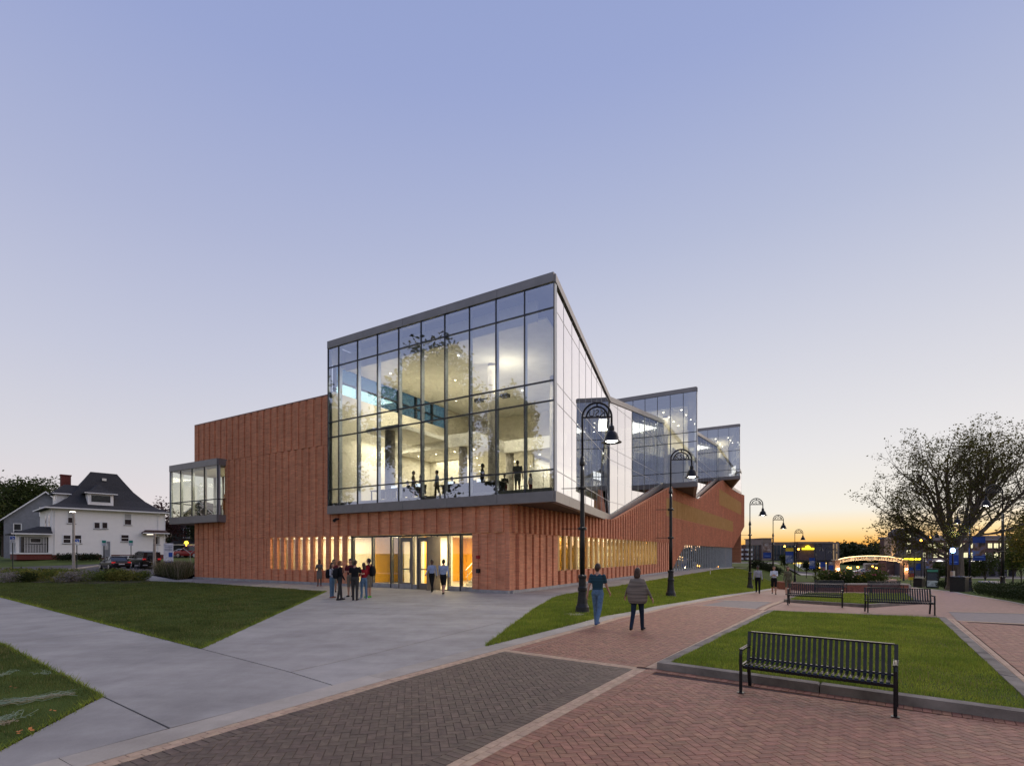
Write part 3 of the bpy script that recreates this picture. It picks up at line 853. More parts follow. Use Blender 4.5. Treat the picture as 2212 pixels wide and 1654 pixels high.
def lin(pts):
    xs_, zs_ = [p[0] for p in pts], [p[1] for p in pts]
    return lambda s: float(np.interp(s, xs_, zs_))
TOPS = [(-.4, 4.62), (15.6, 4.62), (33.6, 9.2), (48.4, 9.05), (67.6, 14.0), (82, 13.5), (96, 14.2)]
ztop = lin(TOPS)
def zbot2(s):
    if s < 36: return lin([(33.4, .15), (40.0, 3.0)])(s) if s > 33.4 else .15
    return lin([(33.4, .15), (40.0, 3.0), (79.5, 3.0), (96, 7.6)])(s)
def right_pleat(s0, s1, f0, z0, z1, depth, far):
    """groove first (f0 of the width), then a face standing proud"""
    w = s1 - s0
    prism_right([(s0 + f0 * w, -.02), (s1, -.02), (s1, depth * .82), (s0 + f0 * w, depth)], z0, z1, far)
# lower storey: broad flat pleats with grooves
s = .55
part(MB().sbox(-.02, .57, -.3, .02, .15, 3.14), 'brick_pier', m_br)
while s < 5.4:
    e = min(s + .82, 5.5)
    right_pleat(s, e, .22, lambda q: .15, lambda q: 3.10, .17, False); s = e
s = 5.5; SM = .92
while s < 27.5:
    right_pleat(s, s + SM, .30, lambda q: .15, lambda q: 1.0, .17, s > 44); s += SM
while s < 33.3:
    right_pleat(s, s + .78, .30, lambda q: .15, lambda q: min(3.10, 3.1), .17, False); s += .78
# upper brick, finer pleats up to the edge of the glass, leaving out the gold bands
s = .05; UM = .60
GA = (31.5, 79.5, 5.9, 7.8); GB = (64.0, 91.0, 9.7, 12.2)
while s < 95.9:
    e = min(s + UM, 96)
    far = s > 46
    cuts = [(lambda q: max(3.16, zbot2(q)) if q < 36 else zbot2(q), ztop)]
    m_ = (s + e) / 2
    segs = []
    lo = (lambda q: 3.16) if s < 36 else zbot2
    if s > 33.4 and s < 40: lo = lambda q: max(.15, zbot2(q))
    zs_ = []
    if GA[0] < m_ < GA[1]: zs_.append((GA[2], GA[3]))
    if GB[0] < m_ < GB[1]: zs_.append((GB[2], GB[3]))
    cur = lo
    for a, b in zs_:
        if cur(m_) < a - .1:
            segs.append((cur, (lambda a_: (lambda q: a_))(a)))
        cur = (lambda b_, c_: (lambda q: max(b_, c_(q))))(b, cur)
    segs.append((cur, ztop))
    for a, b in segs:
        if b(m_) - a(m_) > .08:
            right_pleat(s, e, .45, a, b, .15, far)
    s = e
o = part(pleat_far, 'brick_pleats_beyond', m_br); o['kind'] = 'stuff'
mb = MB()   # backing of the side wall
for a, b in zip(range(0, 96, 2), range(2, 98, 2)):
    zb0, zb1 = (zbot2(a), zbot2(b))
    def seg_(z00, z01, z10, z11):
        mb.hexa([W(a, -.30, z00), W(a, -.012, z00), W(b, -.012, z01), W(b, -.30, z01), W(a, -.30, z10), W(a, -.012, z10), W(b, -.012, z11), W(b, -.30, z11)])
    if 5.5 <= a < 27.5 and a >= 6: seg_(.15, .15, .98, .98); seg_(3.16, 3.16, ztop(a) - .02, ztop(b) - .02)
    elif a == 4: mb.hexa([W(4, -.30, .15), W(4, -.012, .15), W(5.5, -.012, .15), W(5.5, -.30, .15), W(4, -.30, 3.16), W(4, -.012, 3.16), W(5.5, -.012, 3.16), W(5.5, -.30, 3.16)]); seg_(3.16, 3.16, 4.6, 4.6); mb.hexa([W(5.5, -.30, .15), W(5.5, -.012, .15), W(6, -.012, .15), W(6, -.30, .15), W(5.5, -.30, .98), W(5.5, -.012, .98), W(6, -.012, .98), W(6, -.30, .98)])
    else: seg_(zb0, zb1, ztop(a) - .02, ztop(b) - .02)
part(mb, 'wall', m_br)
mb = MB(); mb.sbox(.05, 34.4, -.05, .20, -.4, .148); part(mb, 'plinth', m_plinth)
mb = MB()
mb.hexa([W(34.4, -.5, -1.6), W(34.4, .1, -1.6), W(80, .1, -1.8), W(80, -.5, -1.8), W(34.4, -.5, .06), W(34.4, .1, .06), W(80, .1, -.55), W(80, -.5, -.55)]); part(mb, 'plinth', m_plinth)

# ---------------------------------------------------------------- gold bands
for (a, b, z0, z1) in (GA, GB):
    k = int((b - a) / 1.2); st_ = (b - a) / k
    for i in range(k):
        s0 = a + i * st_
        mb = MB(); mb.sbox(s0 + .01, s0 + st_ - .01, -.012, .05, z0 + .01, z1 - .01)
        for f in (.0, .5): mb.sbox(s0 + .03 + f * st_, s0 + .09 + f * st_, .05, .16, z0 + .01, z1 - .01)
        part(mb, 'gold_panel', m_gold)

# ---------------------------------------------------------------- lower windows of the side wall
k = int((27.6 - 5.5) / SM)
for i in range(k + 1):
    s0 = 5.5 + i * SM
    if s0 > 27.6: break
    part(MB().sbox(s0 - .02, s0 + .26, -.06, .11, 1.0, 3.14), 'window_fin', m_gold)
    if s0 + SM < 27.9:
        part(MB().sbox(s0 + .26, s0 + SM - .02, .02, .03, 1.0, 3.14), 'window_pane', g_shop)
        part(MB().sbox(s0 + .26, s0 + .31, -.02, .05, 1.0, 3.14), 'window_frame', m_mull)
part(MB().sbox(5.5, 27.8, -.3, .10, .982, 1.0), 'window_sill', m_fascia)

# ---------------------------------------------------------------- front windows between brick piers
for i in range(11):
    n0 = -20.15 + i * MOD
    mb = MB(); mb.rings([[W(.09, n0, .94), W(-.04, n0, .94), W(-.10, n0 + .05, .94), W(-.06, n0 + .33, .94), W(.09, n0 + .33, .94)][::-1], [W(.09, n0, 3.15), W(-.04, n0, 3.15), W(-.10, n0 + .05, 3.15), W(-.06, n0 + .33, 3.15), W(.09, n0 + .33, 3.15)][::-1]])
    part(mb, 'brick_pier', m_bl)
    part(MB().sbox(.07, .08, n0 + .33, n0 + MOD, .94, 3.15), 'window_pane', g_shop)
    part(MB().sbox(.02, .12, n0 + MOD - .07, n0 + MOD, .94, 3.15), 'window_frame', m_mull)
part(MB().sbox(.0, .30, -20.1, -11.65, .90, .938), 'window_sill', m_fascia)

# ---------------------------------------------------------------- entrance
entr = MB().sbox(.06, .20, -11.62, -2.27, 3.03, 3.14).build('entrance_screen', m_mull, bld, world=B0)
part(MB().sbox(.04, .22, -11.62, -6.56, -.02, .26), 'base_sill', m_plinth, entr)
part(MB().sbox(.04, .22, -3.96, -2.27, -.02, .24), 'base_sill', m_plinth, entr)
DOORS = [(-7.58, -6.66), (-6.18, -5.22), (-4.62, -4.02)]
frames = [-11.60, -9.85, -8.30, -7.66, -6.62, -6.22, -5.18, -4.72, -4.00, -3.15, -2.30]
for f in frames:
    part(MB().sbox(.02, .24, f - .045, f + .045, .0, 3.03), 'mullion', m_mull if f in (-11.60, -9.85, -8.30, -3.15, -2.30) else m_alu, entr)
for a, b in ((-11.6, -9.85), (-9.85, -8.30), (-8.30, -7.66), (-6.62, -6.22), (-5.18, -4.72), (-4.00, -3.15), (-3.15, -2.30)):
    part(MB().sbox(.12, .13, a + .05, b - .05, .26, 3.03), 'window_pane', g_shop, entr)
for a, b in DOORS[:2]:
    d = MB(); d.sbox(.07, .13, a, a + .16, .02, 2.98); d.sbox(.07, .13, b - .16, b, .02, 2.98); d.sbox(.07, .13, a + .16, b - .16, .02, .34); d.sbox(.07, .13, a + .16, b - .16, 2.74, 2.98); d.sbox(.07, .13, a + .16, b - .16, 1.10, 1.17)
    do = part(d, 'door', m_alu)
    part(MB().sbox(.095, .105, a + .16, b - .16, .34, 2.74), 'door_pane', g_shop, do)
    h = MB(); h.tube([W(-.02, b - .1, .95), W(-.02, b - .1, 1.75)], .018, 6); h.tube([W(-.02, b - .1, 1.0), W(.07, b - .1, 1.0)], .012, 5); h.tube([W(-.02, b - .1, 1.7), W(.07, b - .1, 1.7)], .012, 5)
    part(h, 'handle', m_alu, do)
d = MB()   # third leaf standing open, seen edge on
d.hexa([W(.08, -4.60, .02), W(.08, -4.66, .02), W(-.85, -4.80, .02), W(-.85, -4.74, .02), W(.08, -4.60, 2.98), W(.08, -4.66, 2.98), W(-.85, -4.80, 2.98), W(-.85, -4.74, 2.98)]); do = part(d, 'door', m_alu); do['label'] = 'door leaf standing open'
part(MB().sbox(.02, .24, -6.6, -6.22, .0, .26), 'base_sill', m_plinth, entr); part(MB().sbox(.02, .24, -5.15, -4.75, .0, .24), 'base_sill', m_plinth, entr)
# alarm and intercom on the brick beside the entrance
part(MB().sbox(-.16, .0, -1.98, -1.82, 1.78, 1.95), 'fire_alarm_box', mat('alarm_red', (.35, .02, .02), .5))
part(MB().sbox(-.16, .0, -1.98, -1.80, 1.02, 1.24), 'card_reader', m_black)
cm = MB(); cm.tube([W(-.15, -12.6, 4.25), W(-.45, -12.55, 4.2), W(-.62, -12.5, 4.1)], [.05, .09, .11], 8); part(cm, 'security_camera', m_black)

# ---------------------------------------------------------------- ground floor interior
inn_ = MB().sbox(.35, 16, -26, -.32, -.12, .015).build('interior_floor', m_floor, bld, world=B0)
part(MB().sbox(.32, 16, -26, -.32, 3.18, 3.4), 'interior_ceiling', m_white)
part(MB().sbox(7.0, 7.2, -26, -10.0, .015, 3.18), 'interior_wall', m_cream)
part(MB().sbox(3.0, 3.15, -24, -12.7, .015, 3.18), 'interior_wall', m_cream)
part(MB().sbox(3.0, 7.0, -12.7, -12.55, .015, 3.18), 'interior_wall', m_orange)
part(MB().sbox(9.0, 9.2, -10.0, -.4, .015, 3.18), 'interior_wall', m_orange)
part(MB().sbox(4.0, 4.15, -10.9, -9.2, .015, 3.18), 'interior_wall', m_cream)
part(MB().sbox(4.15, 9.0, -9.35, -9.2, .015, 3.18), 'interior_wall', m_orange)
part(MB().sbox(3.2, 3.35, -7.9, -6.2, .015, 3.18), 'interior_wall', m_cream)
part(MB().sbox(1.9, 9.0, -2.2, -2.05, .015, 3.18), 'interior_wall', m_cream)
part(MB().sbox(5.0, 30, -4.3, -4.15, .015, 3.18), 'interior_wall', m_cream)
part(MB().sbox(5.0, 30, -4.15, -.32, -.12, .012), 'interior_floor', m_floor); part(MB().sbox(16.0, 30, -4.15, -.32, 3.18, 3.4), 'interior_ceiling', m_white)
stair = MB()
for i in range(14): stair.sbox(3.4 + i * .28, 3.4 + (i + 1) * .28, -5.2, -2.9, .015 if i == 0 else .17 * i - .02, .17 * (i + 1))
part(stair, 'staircase', m_floor)
rl = MB()
for nn_ in (-5.15, -2.95):
    rl.tube([W(3.3, nn_, 1.0), W(7.3, nn_, 3.35)], .025, 6); rl.tube([W(3.3, nn_, .55), W(7.3, nn_, 2.9)], .015, 5)
    for i in range(0, 14, 3): rl.tube([W(3.5 + i * .28, nn_, .17 * i), W(3.5 + i * .28, nn_, .17 * i + 1.05)], .015, 5)
part(rl, 'handrail', m_steel)
for (s_, n_, sx, sy, p) in ((1.7, -6.5, 2.2, 8, 420), (1.5, -16.5, 2, 7, 420), (5.2, -6.8, 3, 4, 300)):
    lamp('lobby_light', 'AREA', W(s_, n_, 3.1), p, (1, .80, .48), sx, sy, (0, 0, math.atan2(ER[1], ER[0])))
lamp('corridor_light', 'AREA', W(16.5, -2.2, 3.1), 800, (1, .82, .5), 22, 2, (0, 0, math.atan2(ER[1], ER[0])))

# ---------------------------------------------------------------- glass volumes
def glazing(parent, p0, p1, zb, zt, cols, transoms, gm, fin=.24, mull=.038, tags='', cap=None, out=.05):
    """panes between p0 and p1 (s, n); zb, zt: (start, end) heights; cols: fractions of the joints"""
    (s0, n0), (s1, n1) = p0, p1
    L = math.dist(p0, p1)
    o_s, o_n = (n1 - n0) / L, -(s1 - s0) / L          # one side of the wall plane
    if tags == 'flip': o_s, o_n = -o_s, -o_n
    def P(t, z, d=0.0): return W(s0 + (s1 - s0) * t + o_s * d, n0 + (n1 - n0) * t + o_n * d, z)
    zbf = lambda t: zb[0] + (zb[1] - zb[0]) * t
    ztf = lambda t: zt[0] + (zt[1] - zt[0]) * t
    zs = [-1e3] + list(transoms) + [1e3]
    for a, b in zip(cols, cols[1:]):
        for za, zc in zip(zs, zs[1:]):
            quad = [(a, max(za, zbf(a))), (b, max(za, zbf(b))), (b, min(zc, ztf(b))), (a, min(zc, ztf(a)))]
            ha, hb = quad[3][1] - quad[0][1], quad[2][1] - quad[1][1]
            if ha <= .02 and hb <= .02: continue
            pts = []
            if ha <= .02:   # cut to a triangle
                t = b + (a - b) * hb / (hb - ha) if hb != ha else a
                zz = quad[1][1] + (quad[0][1] - quad[1][1]) * (b - t) / (b - a)
                pts = [(t, zz), quad[1], quad[2]]
            elif hb <= .02:
                t = a + (b - a) * ha / (ha - hb)
                zz = quad[0][1] + (quad[1][1] - quad[0][1]) * (t - a) / (b - a)
                pts = [quad[0], (t, zz), quad[3]]
            else: pts = quad
            if len(pts) == 3 and math.dist((pts[0][0] * L, pts[0][1]), (pts[1][0] * L, pts[1][1])) < .05: continue
            mb = MB(); mb.add([P(t, z) for t, z in pts], [tuple(range(len(pts)))])
            part(mb, 'glass_pane', gm, parent)
    for t in cols:
        if ztf(t) - zbf(t) < .1: continue
        w = mull / L / 2
        mb = MB()
        mb.hexa([P(t - w, zbf(t), out), P(t + w, zbf(t), out), P(t + w, zbf(t), -.03), P(t - w, zbf(t), -.03), P(t - w, ztf(t), out), P(t + w, ztf(t), out), P(t + w, ztf(t), -.03), P(t - w, ztf(t), -.03)])
        mo = part(mb, 'mullion', cap or m_mull, parent)
        if fin:
            mb = MB(); mb.hexa([P(t - w * .9, zbf(t), -.032), P(t + w * .9, zbf(t), -.032), P(t + w * .9, zbf(t), -.032 - fin), P(t - w * .9, zbf(t), -.032 - fin), P(t - w * .9, ztf(t), -.032), P(t + w * .9, ztf(t), -.032), P(t + w * .9, ztf(t), -.032 - fin), P(t - w * .9, ztf(t), -.032 - fin)])
            part(mb, 'mullion_fin', m_fin, parent)
    for z in transoms:
        ts = [t for t in np.linspace(cols[0], cols[-1], 200) if zbf(t) + .05 < z < ztf(t) - .05]
        if len(ts) < 3: continue
        a, b = ts[0], ts[-1]; hb_ = .035 if out > .03 else .018
        mb = MB(); mb.hexa([P(a, z - hb_, out * .7), P(b, z - hb_, out * .7), P(b, z - hb_, -.06), P(a, z - hb_, -.06), P(a, z + hb_, out * .7), P(b, z + hb_, out * .7), P(b, z + hb_, -.06), P(a, z + hb_, -.06)])
        part(mb, 'transom', cap or m_mull, parent)

def fascia(parent, p0, p1, z0, z1, h, npan, proud=.09, flip=False, name='fascia_panel'):
    """metal panels along an edge; z0, z1 heights of the lower edge at both ends"""
    (s0, n0), (s1, n1) = p0, p1
    L = math.dist(p0, p1)
    o_s, o_n = (n1 - n0) / L, -(s1 - s0) / L
    if flip: o_s, o_n = -o_s, -o_n
    def P(t, z, d): return W(s0 + (s1 - s0) * t + o_s * d, n0 + (n1 - n0) * t + o_n * d, z)
    g = .008 / L
    for i in range(npan):
        a, b = i / npan + (g if i else 0), (i + 1) / npan - (g if i < npan - 1 else 0)
        za, zb_ = z0 + (z1 - z0) * a, z0 + (z1 - z0) * b
        mb = MB(); mb.hexa([P(a, za, proud), P(b, zb_, proud), P(b, zb_, -.25), P(a, za, -.25), P(a, za + h, proud), P(b, zb_ + h, proud), P(b, zb_ + h, -.25), P(a, za + h, -.25)])
        part(mb, name, m_fascia, parent)

def box_volume(name, sf, nl, nr, zb, zt, cols, transoms, ncol_side, sB, nB, ztB, sE, nE, zbE, ztE, npan, ncol2):
    """front face at s = sf between nl and nr, a facet running back to (sB, nB), a second one to (sE, nE)"""
    A, Lf, Bp, Ep = (sf, nr), (sf, nl), (sB, nB), (sE, nE)
    root = MB().sbox(sf + .1, sf + .3, nl + .05, nr - .3, zt - .5, zt - .46).build(name, m_fascia, bld, world=B0)
    fh, th = .52, .45
    zg0, zg1 = zb + fh, zt - th
    glazing(root, Lf, A, (zg0, zg0), (zg1, zg1), cols, transoms, g_front, tags='flip')
    fascia(root, Lf, A, zb, zb, fh, npan, flip=True); fascia(root, Lf, A, zt - th, zt - th, th, npan, flip=True)
    L1 = [i / ncol_side for i in range(ncol_side + 1)]
    glazing(root, A, Bp, (zg0, zg0), (zg1, ztB - .38), L1, transoms, g_side, fin=0, mull=.020, tags='flip', cap=m_silver_cap, out=.012)
    fascia(root, A, Bp, zb, zb, fh, 6, flip=True); fascia(root, A, Bp, zt - th, ztB - .38, .38, 6, flip=True)
    L2 = [i / ncol2 for i in range(ncol2 + 1)]
    glazing(root, Bp, Ep, (zg0, zbE + .45), (ztB - .38, ztE - .42), L2, transoms, g_side, fin=0, mull=.020, tags='flip', cap=m_silver_cap, out=.012)
    fascia(root, Bp, Ep, zb, zbE, fh, 6, flip=True); fascia(root, Bp, Ep, ztB - .38, ztE - .42, .42, 6, flip=True)
    # soffit below and roof above
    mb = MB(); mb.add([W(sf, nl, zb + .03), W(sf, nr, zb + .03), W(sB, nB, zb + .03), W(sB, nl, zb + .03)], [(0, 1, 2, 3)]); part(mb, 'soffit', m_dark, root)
    mb = MB(); mb.add([W(sf, nl, zt - .06), W(sf, nr, zt - .06), W(sB, nB, ztB - .06), W(sE, nE, ztE - .06), W(sE, nl, zt - .06)], [(0, 1, 2), (0, 2, 3, 4)]); part(mb, 'roof', m_fascia, root)
    return root
zx1 = [55, 118, 233, 355, 485, 622, 767, 918, 1080, 1255, 1440]
def t_on_front(px, sf):       # n on the plane s = sf seen at a pixel column
    u = (px - CX) / F
    bx, by = P0[0] + ER[0] * sf, P0[1] + ER[1] * sf
    return (u * by - bx) / (EN[0] - u * EN[1])
SF, NL, NR = -.35, -13.36, 2.74
cols1 = [(t_on_front((780 + .399 * z) * .8848, SF) - NL) / (NR - NL) for z in zx1]; cols1[0], cols1[-1] = 0.0, 1.0
box1 = box_volume('glass_volume', SF, NL, NR, 4.56, 15.6, cols1, [6.12, 9.45, 10.42, 13.92], 9, 16.2, -.5, 14.35, 34.2, -.9, 9.25, 16.6, 5, 9)
box2 = box_volume('glass_volume', 34.2, -14.0, 2.57, 9.1, 19.66, [i / 12 for i in range(13)], [10.7, 13.9, 14.9], 8, 48.5, -.5, 18.3, 68.6, -.87, 14.1, 20.1, 6, 9)
box3 = box_volume('glass_volume', 68.6, -14.0, 2.57, 14.1, 23.1, [i / 10 for i in range(11)], [15.7, 18.8], 7, 82.0, -.5, 21.5, 96.0, -.5, 14.3, 19.2, 6, 7)
box1['label'] = 'tall glass front with people behind it'; box2['label'] = 'second glass volume along the side'; box3['label'] = 'third and farthest glass volume'

# interior of the first volume
zf = 5.28
part(MB().sbox(-.2, 34, -13.2, -.6, 4.62, zf), 'upper_floor', m_floor); mb = MB(); mb.prism([W(-.2, -.6)[:2], W(-.2, 2.5)[:2], W(15.6, -.6)[:2]], 4.62, zf); part(mb, 'upper_floor', m_floor)
mb = MB(); mb.prism([W(.9, -13.1)[:2], W(.9, 1.7)[:2], W(15.0, -1.1)[:2], W(16.4, -1.4)[:2], W(16.4, -13.1)[:2]][::-1], 14.12, 14.2); part(mb, 'interior_ceiling', m_white)
part(MB().sbox(.75, .9, -13.0, 1.2, 14.0, 15.1), 'ceiling_upstand', m_white)
part(MB().sbox(-.2, 17.0, -13.32, -13.16, zf, 12.45), 'interior_wall', m_cream)
part(MB().sbox(-.2, 17.0, -13.32, -13.16, 14.2, 15.4), 'interior_wall', m_cream); part(MB().sbox(11.8, 17.0, -13.32, -13.16, 12.45, 14.2), 'interior_wall', m_cream)
for i, q in enumerate(np.linspace(.0, 11.7, 7)): part(MB().sbox(q, q + .12, -13.34, -13.14, 12.45, 14.2), 'clerestory_mullion', m_mull)
part(MB().sbox(.1, 11.8, -13.33, -13.15, 13.2, 13.28), 'clerestory_mullion', m_mull)
part(MB().sbox(.2, 11.7, -13.25, -13.24, 12.45, 14.2), 'clerestory_pane', glass_mat('glass_clerestory', (.42, .60, .68), .03, .5))
mb = MB(); mb.sbox(5.6, 30, -13.1, -6.0, 9.35, 10.2); mb.sbox(9.2, 30, -5.998, -1.0, 9.35, 10.2); part(mb, 'mezzanine_slab', m_white)
part(MB().sbox(16.4, 16.6, -13.1, -1.5, 10.2, 14.12), 'interior_wall', m_cream)
part(MB().sbox(17.0, 17.2, -13.1, -4.6, zf, 9.35), 'interior_wall', m_white)
part(MB().sbox(9.5, 9.65, -13.1, -9.4, zf, 9.35), 'interior_wall', m_cream)
part(MB().sbox(11.0, 34, -4.6, -4.45, zf, 9.35), 'interior_wall', m_white)
for (s_, n_, z_, r_) in ((1.58, -9.85, 9.9, .33), (6.1, -7.4, 9.4, .30), (4.9, -4.25, 14.12, .26), (9.7, -5.8, 9.4, .30), (9.0, -1.9, 14.12, .26)):
    mb = MB(); c = W(s_, n_, zf); mb.lathe([(r_, 0), (r_, z_ - zf)], 20, c); part(mb, 'column', m_col, smooth=False)
mb = MB(); mb.sbox(1.2, 5.6, -11.6, -8.6, 9.86, 10.1); part(mb, 'bulkhead', m_white)
dots = []
rg = np.random.default_rng(5)
for s_ in (2.6, 6.2, 10.4):
    for n_ in np.arange(-11.0, .4, 2.9): dots.append((s_ + rg.uniform(-.3, .3), n_, 14.11))
for s_ in (7.0, 9.8, 12.6, 15.2):
    for n_ in np.arange(-12.2, -6.2, 1.7): dots.append((s_, n_, 9.335))
for s_ in (11.0, 13.5, 16.5, 20, 24):
    for n_ in (-4.0, -2.6): dots.append((s_, n_, 9.335))
for s_, n_, z_ in dots:
    mb = MB(); mb.lathe([(.05, 0), (.05, .012)], 8, W(s_, n_, z_ - .01)); part(mb, 'downlight', m_dot)
# drawing boards and pictures on the far wall
pic = mat('picture_dark', (.04, .04, .045), .5); pap = mat('picture_paper', (.72, .70, .62), .7, var=.12, scale=9)
for i, (nq, zq) in enumerate(((-9.0, 7.6), (-8.2, 7.6), (-9.0, 7.0), (-8.1, 6.9), (-6.9, 7.4), (-6.3, 7.4))):
    p_ = part(MB().sbox(16.93, 16.99, nq, nq + .55, zq, zq + .42), 'picture', pic); part(MB().sbox(16.91, 16.929, nq + .08, nq + .47, zq + .07, zq + .35), 'print', pap, p_)
for i in range(7):
    part(MB().sbox(10.2 + i * 2.2, 11.9 + i * 2.2, -4.43, -4.40, 6.2, 8.4), 'pin_board', pap)
# lights of the studios
az = math.atan2(ER[1], ER[0])
WARM = (1.0, .91, .71)
lamp('studio_light', 'AREA', W(5.0, -6.0, 13.95), 1000, WARM, 5, 11, (0, 0, az))
lamp('studio_light', 'AREA', W(11.5, -9.5, 9.25), 800, WARM, 9, 6, (0, 0, az))
lamp('studio_light', 'AREA', W(3.5, -11.5, 9.7), 190, WARM, 3, 2.5, (0, 0, az))
lamp('studio_light', 'AREA', W(18, -2.8, 9.2), 500, WARM, 14, 2.5, (0, 0, az))
lamp('studio_uplight', 'AREA', W(5.0, -3.3, 12.15), 60, WARM, 1.0, 1.0, (R(180), 0, az))
fx = MB(); fx.tube([W(4.9, -4.0, 12.0), W(4.9, -3.4, 12.0)], .06, 6); fx.sbox(4.7, 5.1, -3.5, -3.0, 11.85, 12.05); fx.sbox(4.7, 5.1, -5.5, -5.0, 11.85, 12.05); fx.tube([W(4.9, -5.2, 12.0), W(4.9, -4.4, 12.0)], .06, 6); part(fx, 'uplighter', m_black)
# other volumes: floor, ceiling, back wall, light
for (s0, s1, zb_, zc_, p1, p2) in ((34.4, 66, 9.7, 18.9, 800, 420), (68.8, 94, 14.7, 22.4, 700, 300)):
    part(MB().sbox(s0, s1, -13.8, -1.0, zb_ - .5, zb_), 'upper_floor', m_floor); mb = MB(); mb.prism([W(s0, -1.0)[:2], W(s0, 2.4)[:2], W(s0 + 13.4, -1.0)[:2]], zb_ - .5, zb_); part(mb, 'upper_floor', m_floor)
    mb = MB(); mb.prism([W(s0 + .8, -13.5)[:2], W(s0 + .8, 1.5)[:2], W(s0 + 12.0, -1.0)[:2], W(s0 + 12.0, -13.5)[:2]][::-1], zc_ - .9, zc_ - .8); part(mb, 'interior_ceiling', m_white)
    part(MB().sbox(s0 + 5, s1, -13.5, -1.2, zb_ + 4.0, zb_ + 4.9), 'mezzanine_slab', m_white)
    part(MB().sbox(s0 + 12, s0 + 12.2, -13.5, -.9, zb_, zc_ - .9), 'interior_wall', m_cream)
    part(MB().sbox(s0 + 12.2, s1, -5.2, -5.05, zb_, zc_ - .4), 'interior_wall', m_white)
    mb = MB(); mb.lathe([(.3, 0), (.3, zc_ - .9 - zb_)], 14, W(s0 + 4.0, -1.8, zb_)); part(mb, 'column', m_col)
    lamp('studio_light', 'AREA', W(s0 + 5, -3.0, zc_ - 1.1), p1, WARM, 6, 6, (0, 0, az))
    lamp('studio_light', 'AREA', W(s0 + 20, -3.0, zb_ + 3.9), p2, (1, .93, .8), 14, 3, (0, 0, az))
    for i in range(4):
        for j in range(3):
            mb = MB(); mb.lathe([(.08, 0), (.08, .012)], 8, W(s0 + 2 + 2.4 * i, -3.5 + 2.0 * j, zc_ - .92)); part(mb, 'downlight', m_dot)
# dark core that closes the view through the building
part(MB().sbox(30, 95, -27, -14.2, .02, 18), 'core_wall', m_white)
part(MB().sbox(.3, 95, -29.55, -13.4, 12.1, 12.28), 'roof', mat('roof_membrane', (.10, .10, .105), .9, var=.1))
part(MB().sbox(.3, 3.0, -29.58, -29.3, .0, 4.5), 'wall', m_bl); part(MB().sbox(.3, 3.0, -29.58, -29.3, 9.15, 12.09), 'wall', m_bl); part(MB().sbox(3.0, 95, -29.58, -29.3, .0, 12.09), 'wall', m_bl)
part(MB().sbox(94.8, 95.1, -29.3, -.4, .0, 13.2), 'wall', m_br)
part(MB().sbox(34.5, 94.5, -13.6, -1.0, 8.5, 8.58), 'roof', m_dark)

# ---------------------------------------------------------------- mirrored ground-floor glass at the far end of the side wall
g_far = glass_mat('glass_mirror', tint=(.62, .66, .66), base=.30, gain=1.4, wave=.02)
def zg(s): return lin([(33.4, .07), (80, -.54)])(s)
s = 34.0
while s < 79.6:
    e = min(s + 1.25, 79.6)
    mb = MB(); mb.add([W(s, -.10, zg(s)), W(e, -.10, zg(e)), W(e, -.10, max(zg(e) + .1, zbot2(e) + .1)), W(s, -.10, max(zg(s) + .1, zbot2(s) + .1))], [(0, 1, 2, 3)])
    part(mb, 'lower_glass_pane', g_far)
    mb = MB(); mb.hexa([W(s - .025, -.12, zg(s)), W(s - .025, -.02, zg(s)), W(s + .025, -.02, zg(s)), W(s + .025, -.12, zg(s)), W(s - .025, -.12, zbot2(s) + .1), W(s - .025, -.02, zbot2(s) + .1), W(s + .025, -.02, zbot2(s) + .1), W(s + .025, -.12, zbot2(s) + .1)]); part(mb, 'lower_mullion', m_fin)
    s = e
part(MB().sbox(34, 80, -8, -.2, -.8, -.6), 'interior_floor', m_floor); part(MB().sbox(34, 80, -8.2, -8, -.8, 3.3), 'interior_wall', m_cream); part(MB().sbox(34, 80, -8, -.32, 3.3, 3.4), 'interior_ceiling', m_white)
part(MB().sbox(79.6, 79.8, -8, -.1, -.9, 3.05), 'interior_wall', g_far)
lamp('cafe_light', 'AREA', W(57, -4.5, 3.2), 150, (1, .8, .52), 40, 4, (0, 0, az))
part(MB().hexa([W(79.5, -8, 3.0), W(79.5, .0, 3.0), W(96, .0, 7.6), W(96, -8, 7.6), W(79.5, -8, 3.15), W(79.5, .0, 3.15), W(96, .0, 7.75), W(96, -8, 7.75)]), 'soffit', m_br)

# ---------------------------------------------------------------- small glass bay at the far corner of the front
BN0, BN1, BO = -32.2, -25.3, -.66
bay = MB().sbox(BO + .05, 2.9, BN0 + .05, BN1 - .05, 4.46, 4.95).build('glass_bay', m_fascia, bld, world=B0)
zb_, zt_ = 4.42, 9.22
glazing(bay, (BO, BN0), (BO, BN1), (zb_ + .55, zb_ + .55), (zt_ - .5, zt_ - .5), [0, .235, .48, .735, 1.0], [6.15], g_bay, fin=.16, tags='flip')
glazing(bay, (BO, BN1), (0, BN1), (zb_ + .55, zb_ + .55), (zt_ - .5, zt_ - .5), [0, 1], [6.15], g_bay, fin=.1, tags='flip')
glazing(bay, (3.0, BN0), (BO, BN0), (zb_ + .55, zb_ + .55), (zt_ - .5, zt_ - .5), [0, .5, 1], [6.15], g_bay, fin=.16, tags='flip')
glazing(bay, (3.0, BN0), (3.0, -29.6), (zb_ + .55, zb_ + .55), (zt_ - .5, zt_ - .5), [0, .5, 1], [6.15], g_bay, fin=.1)
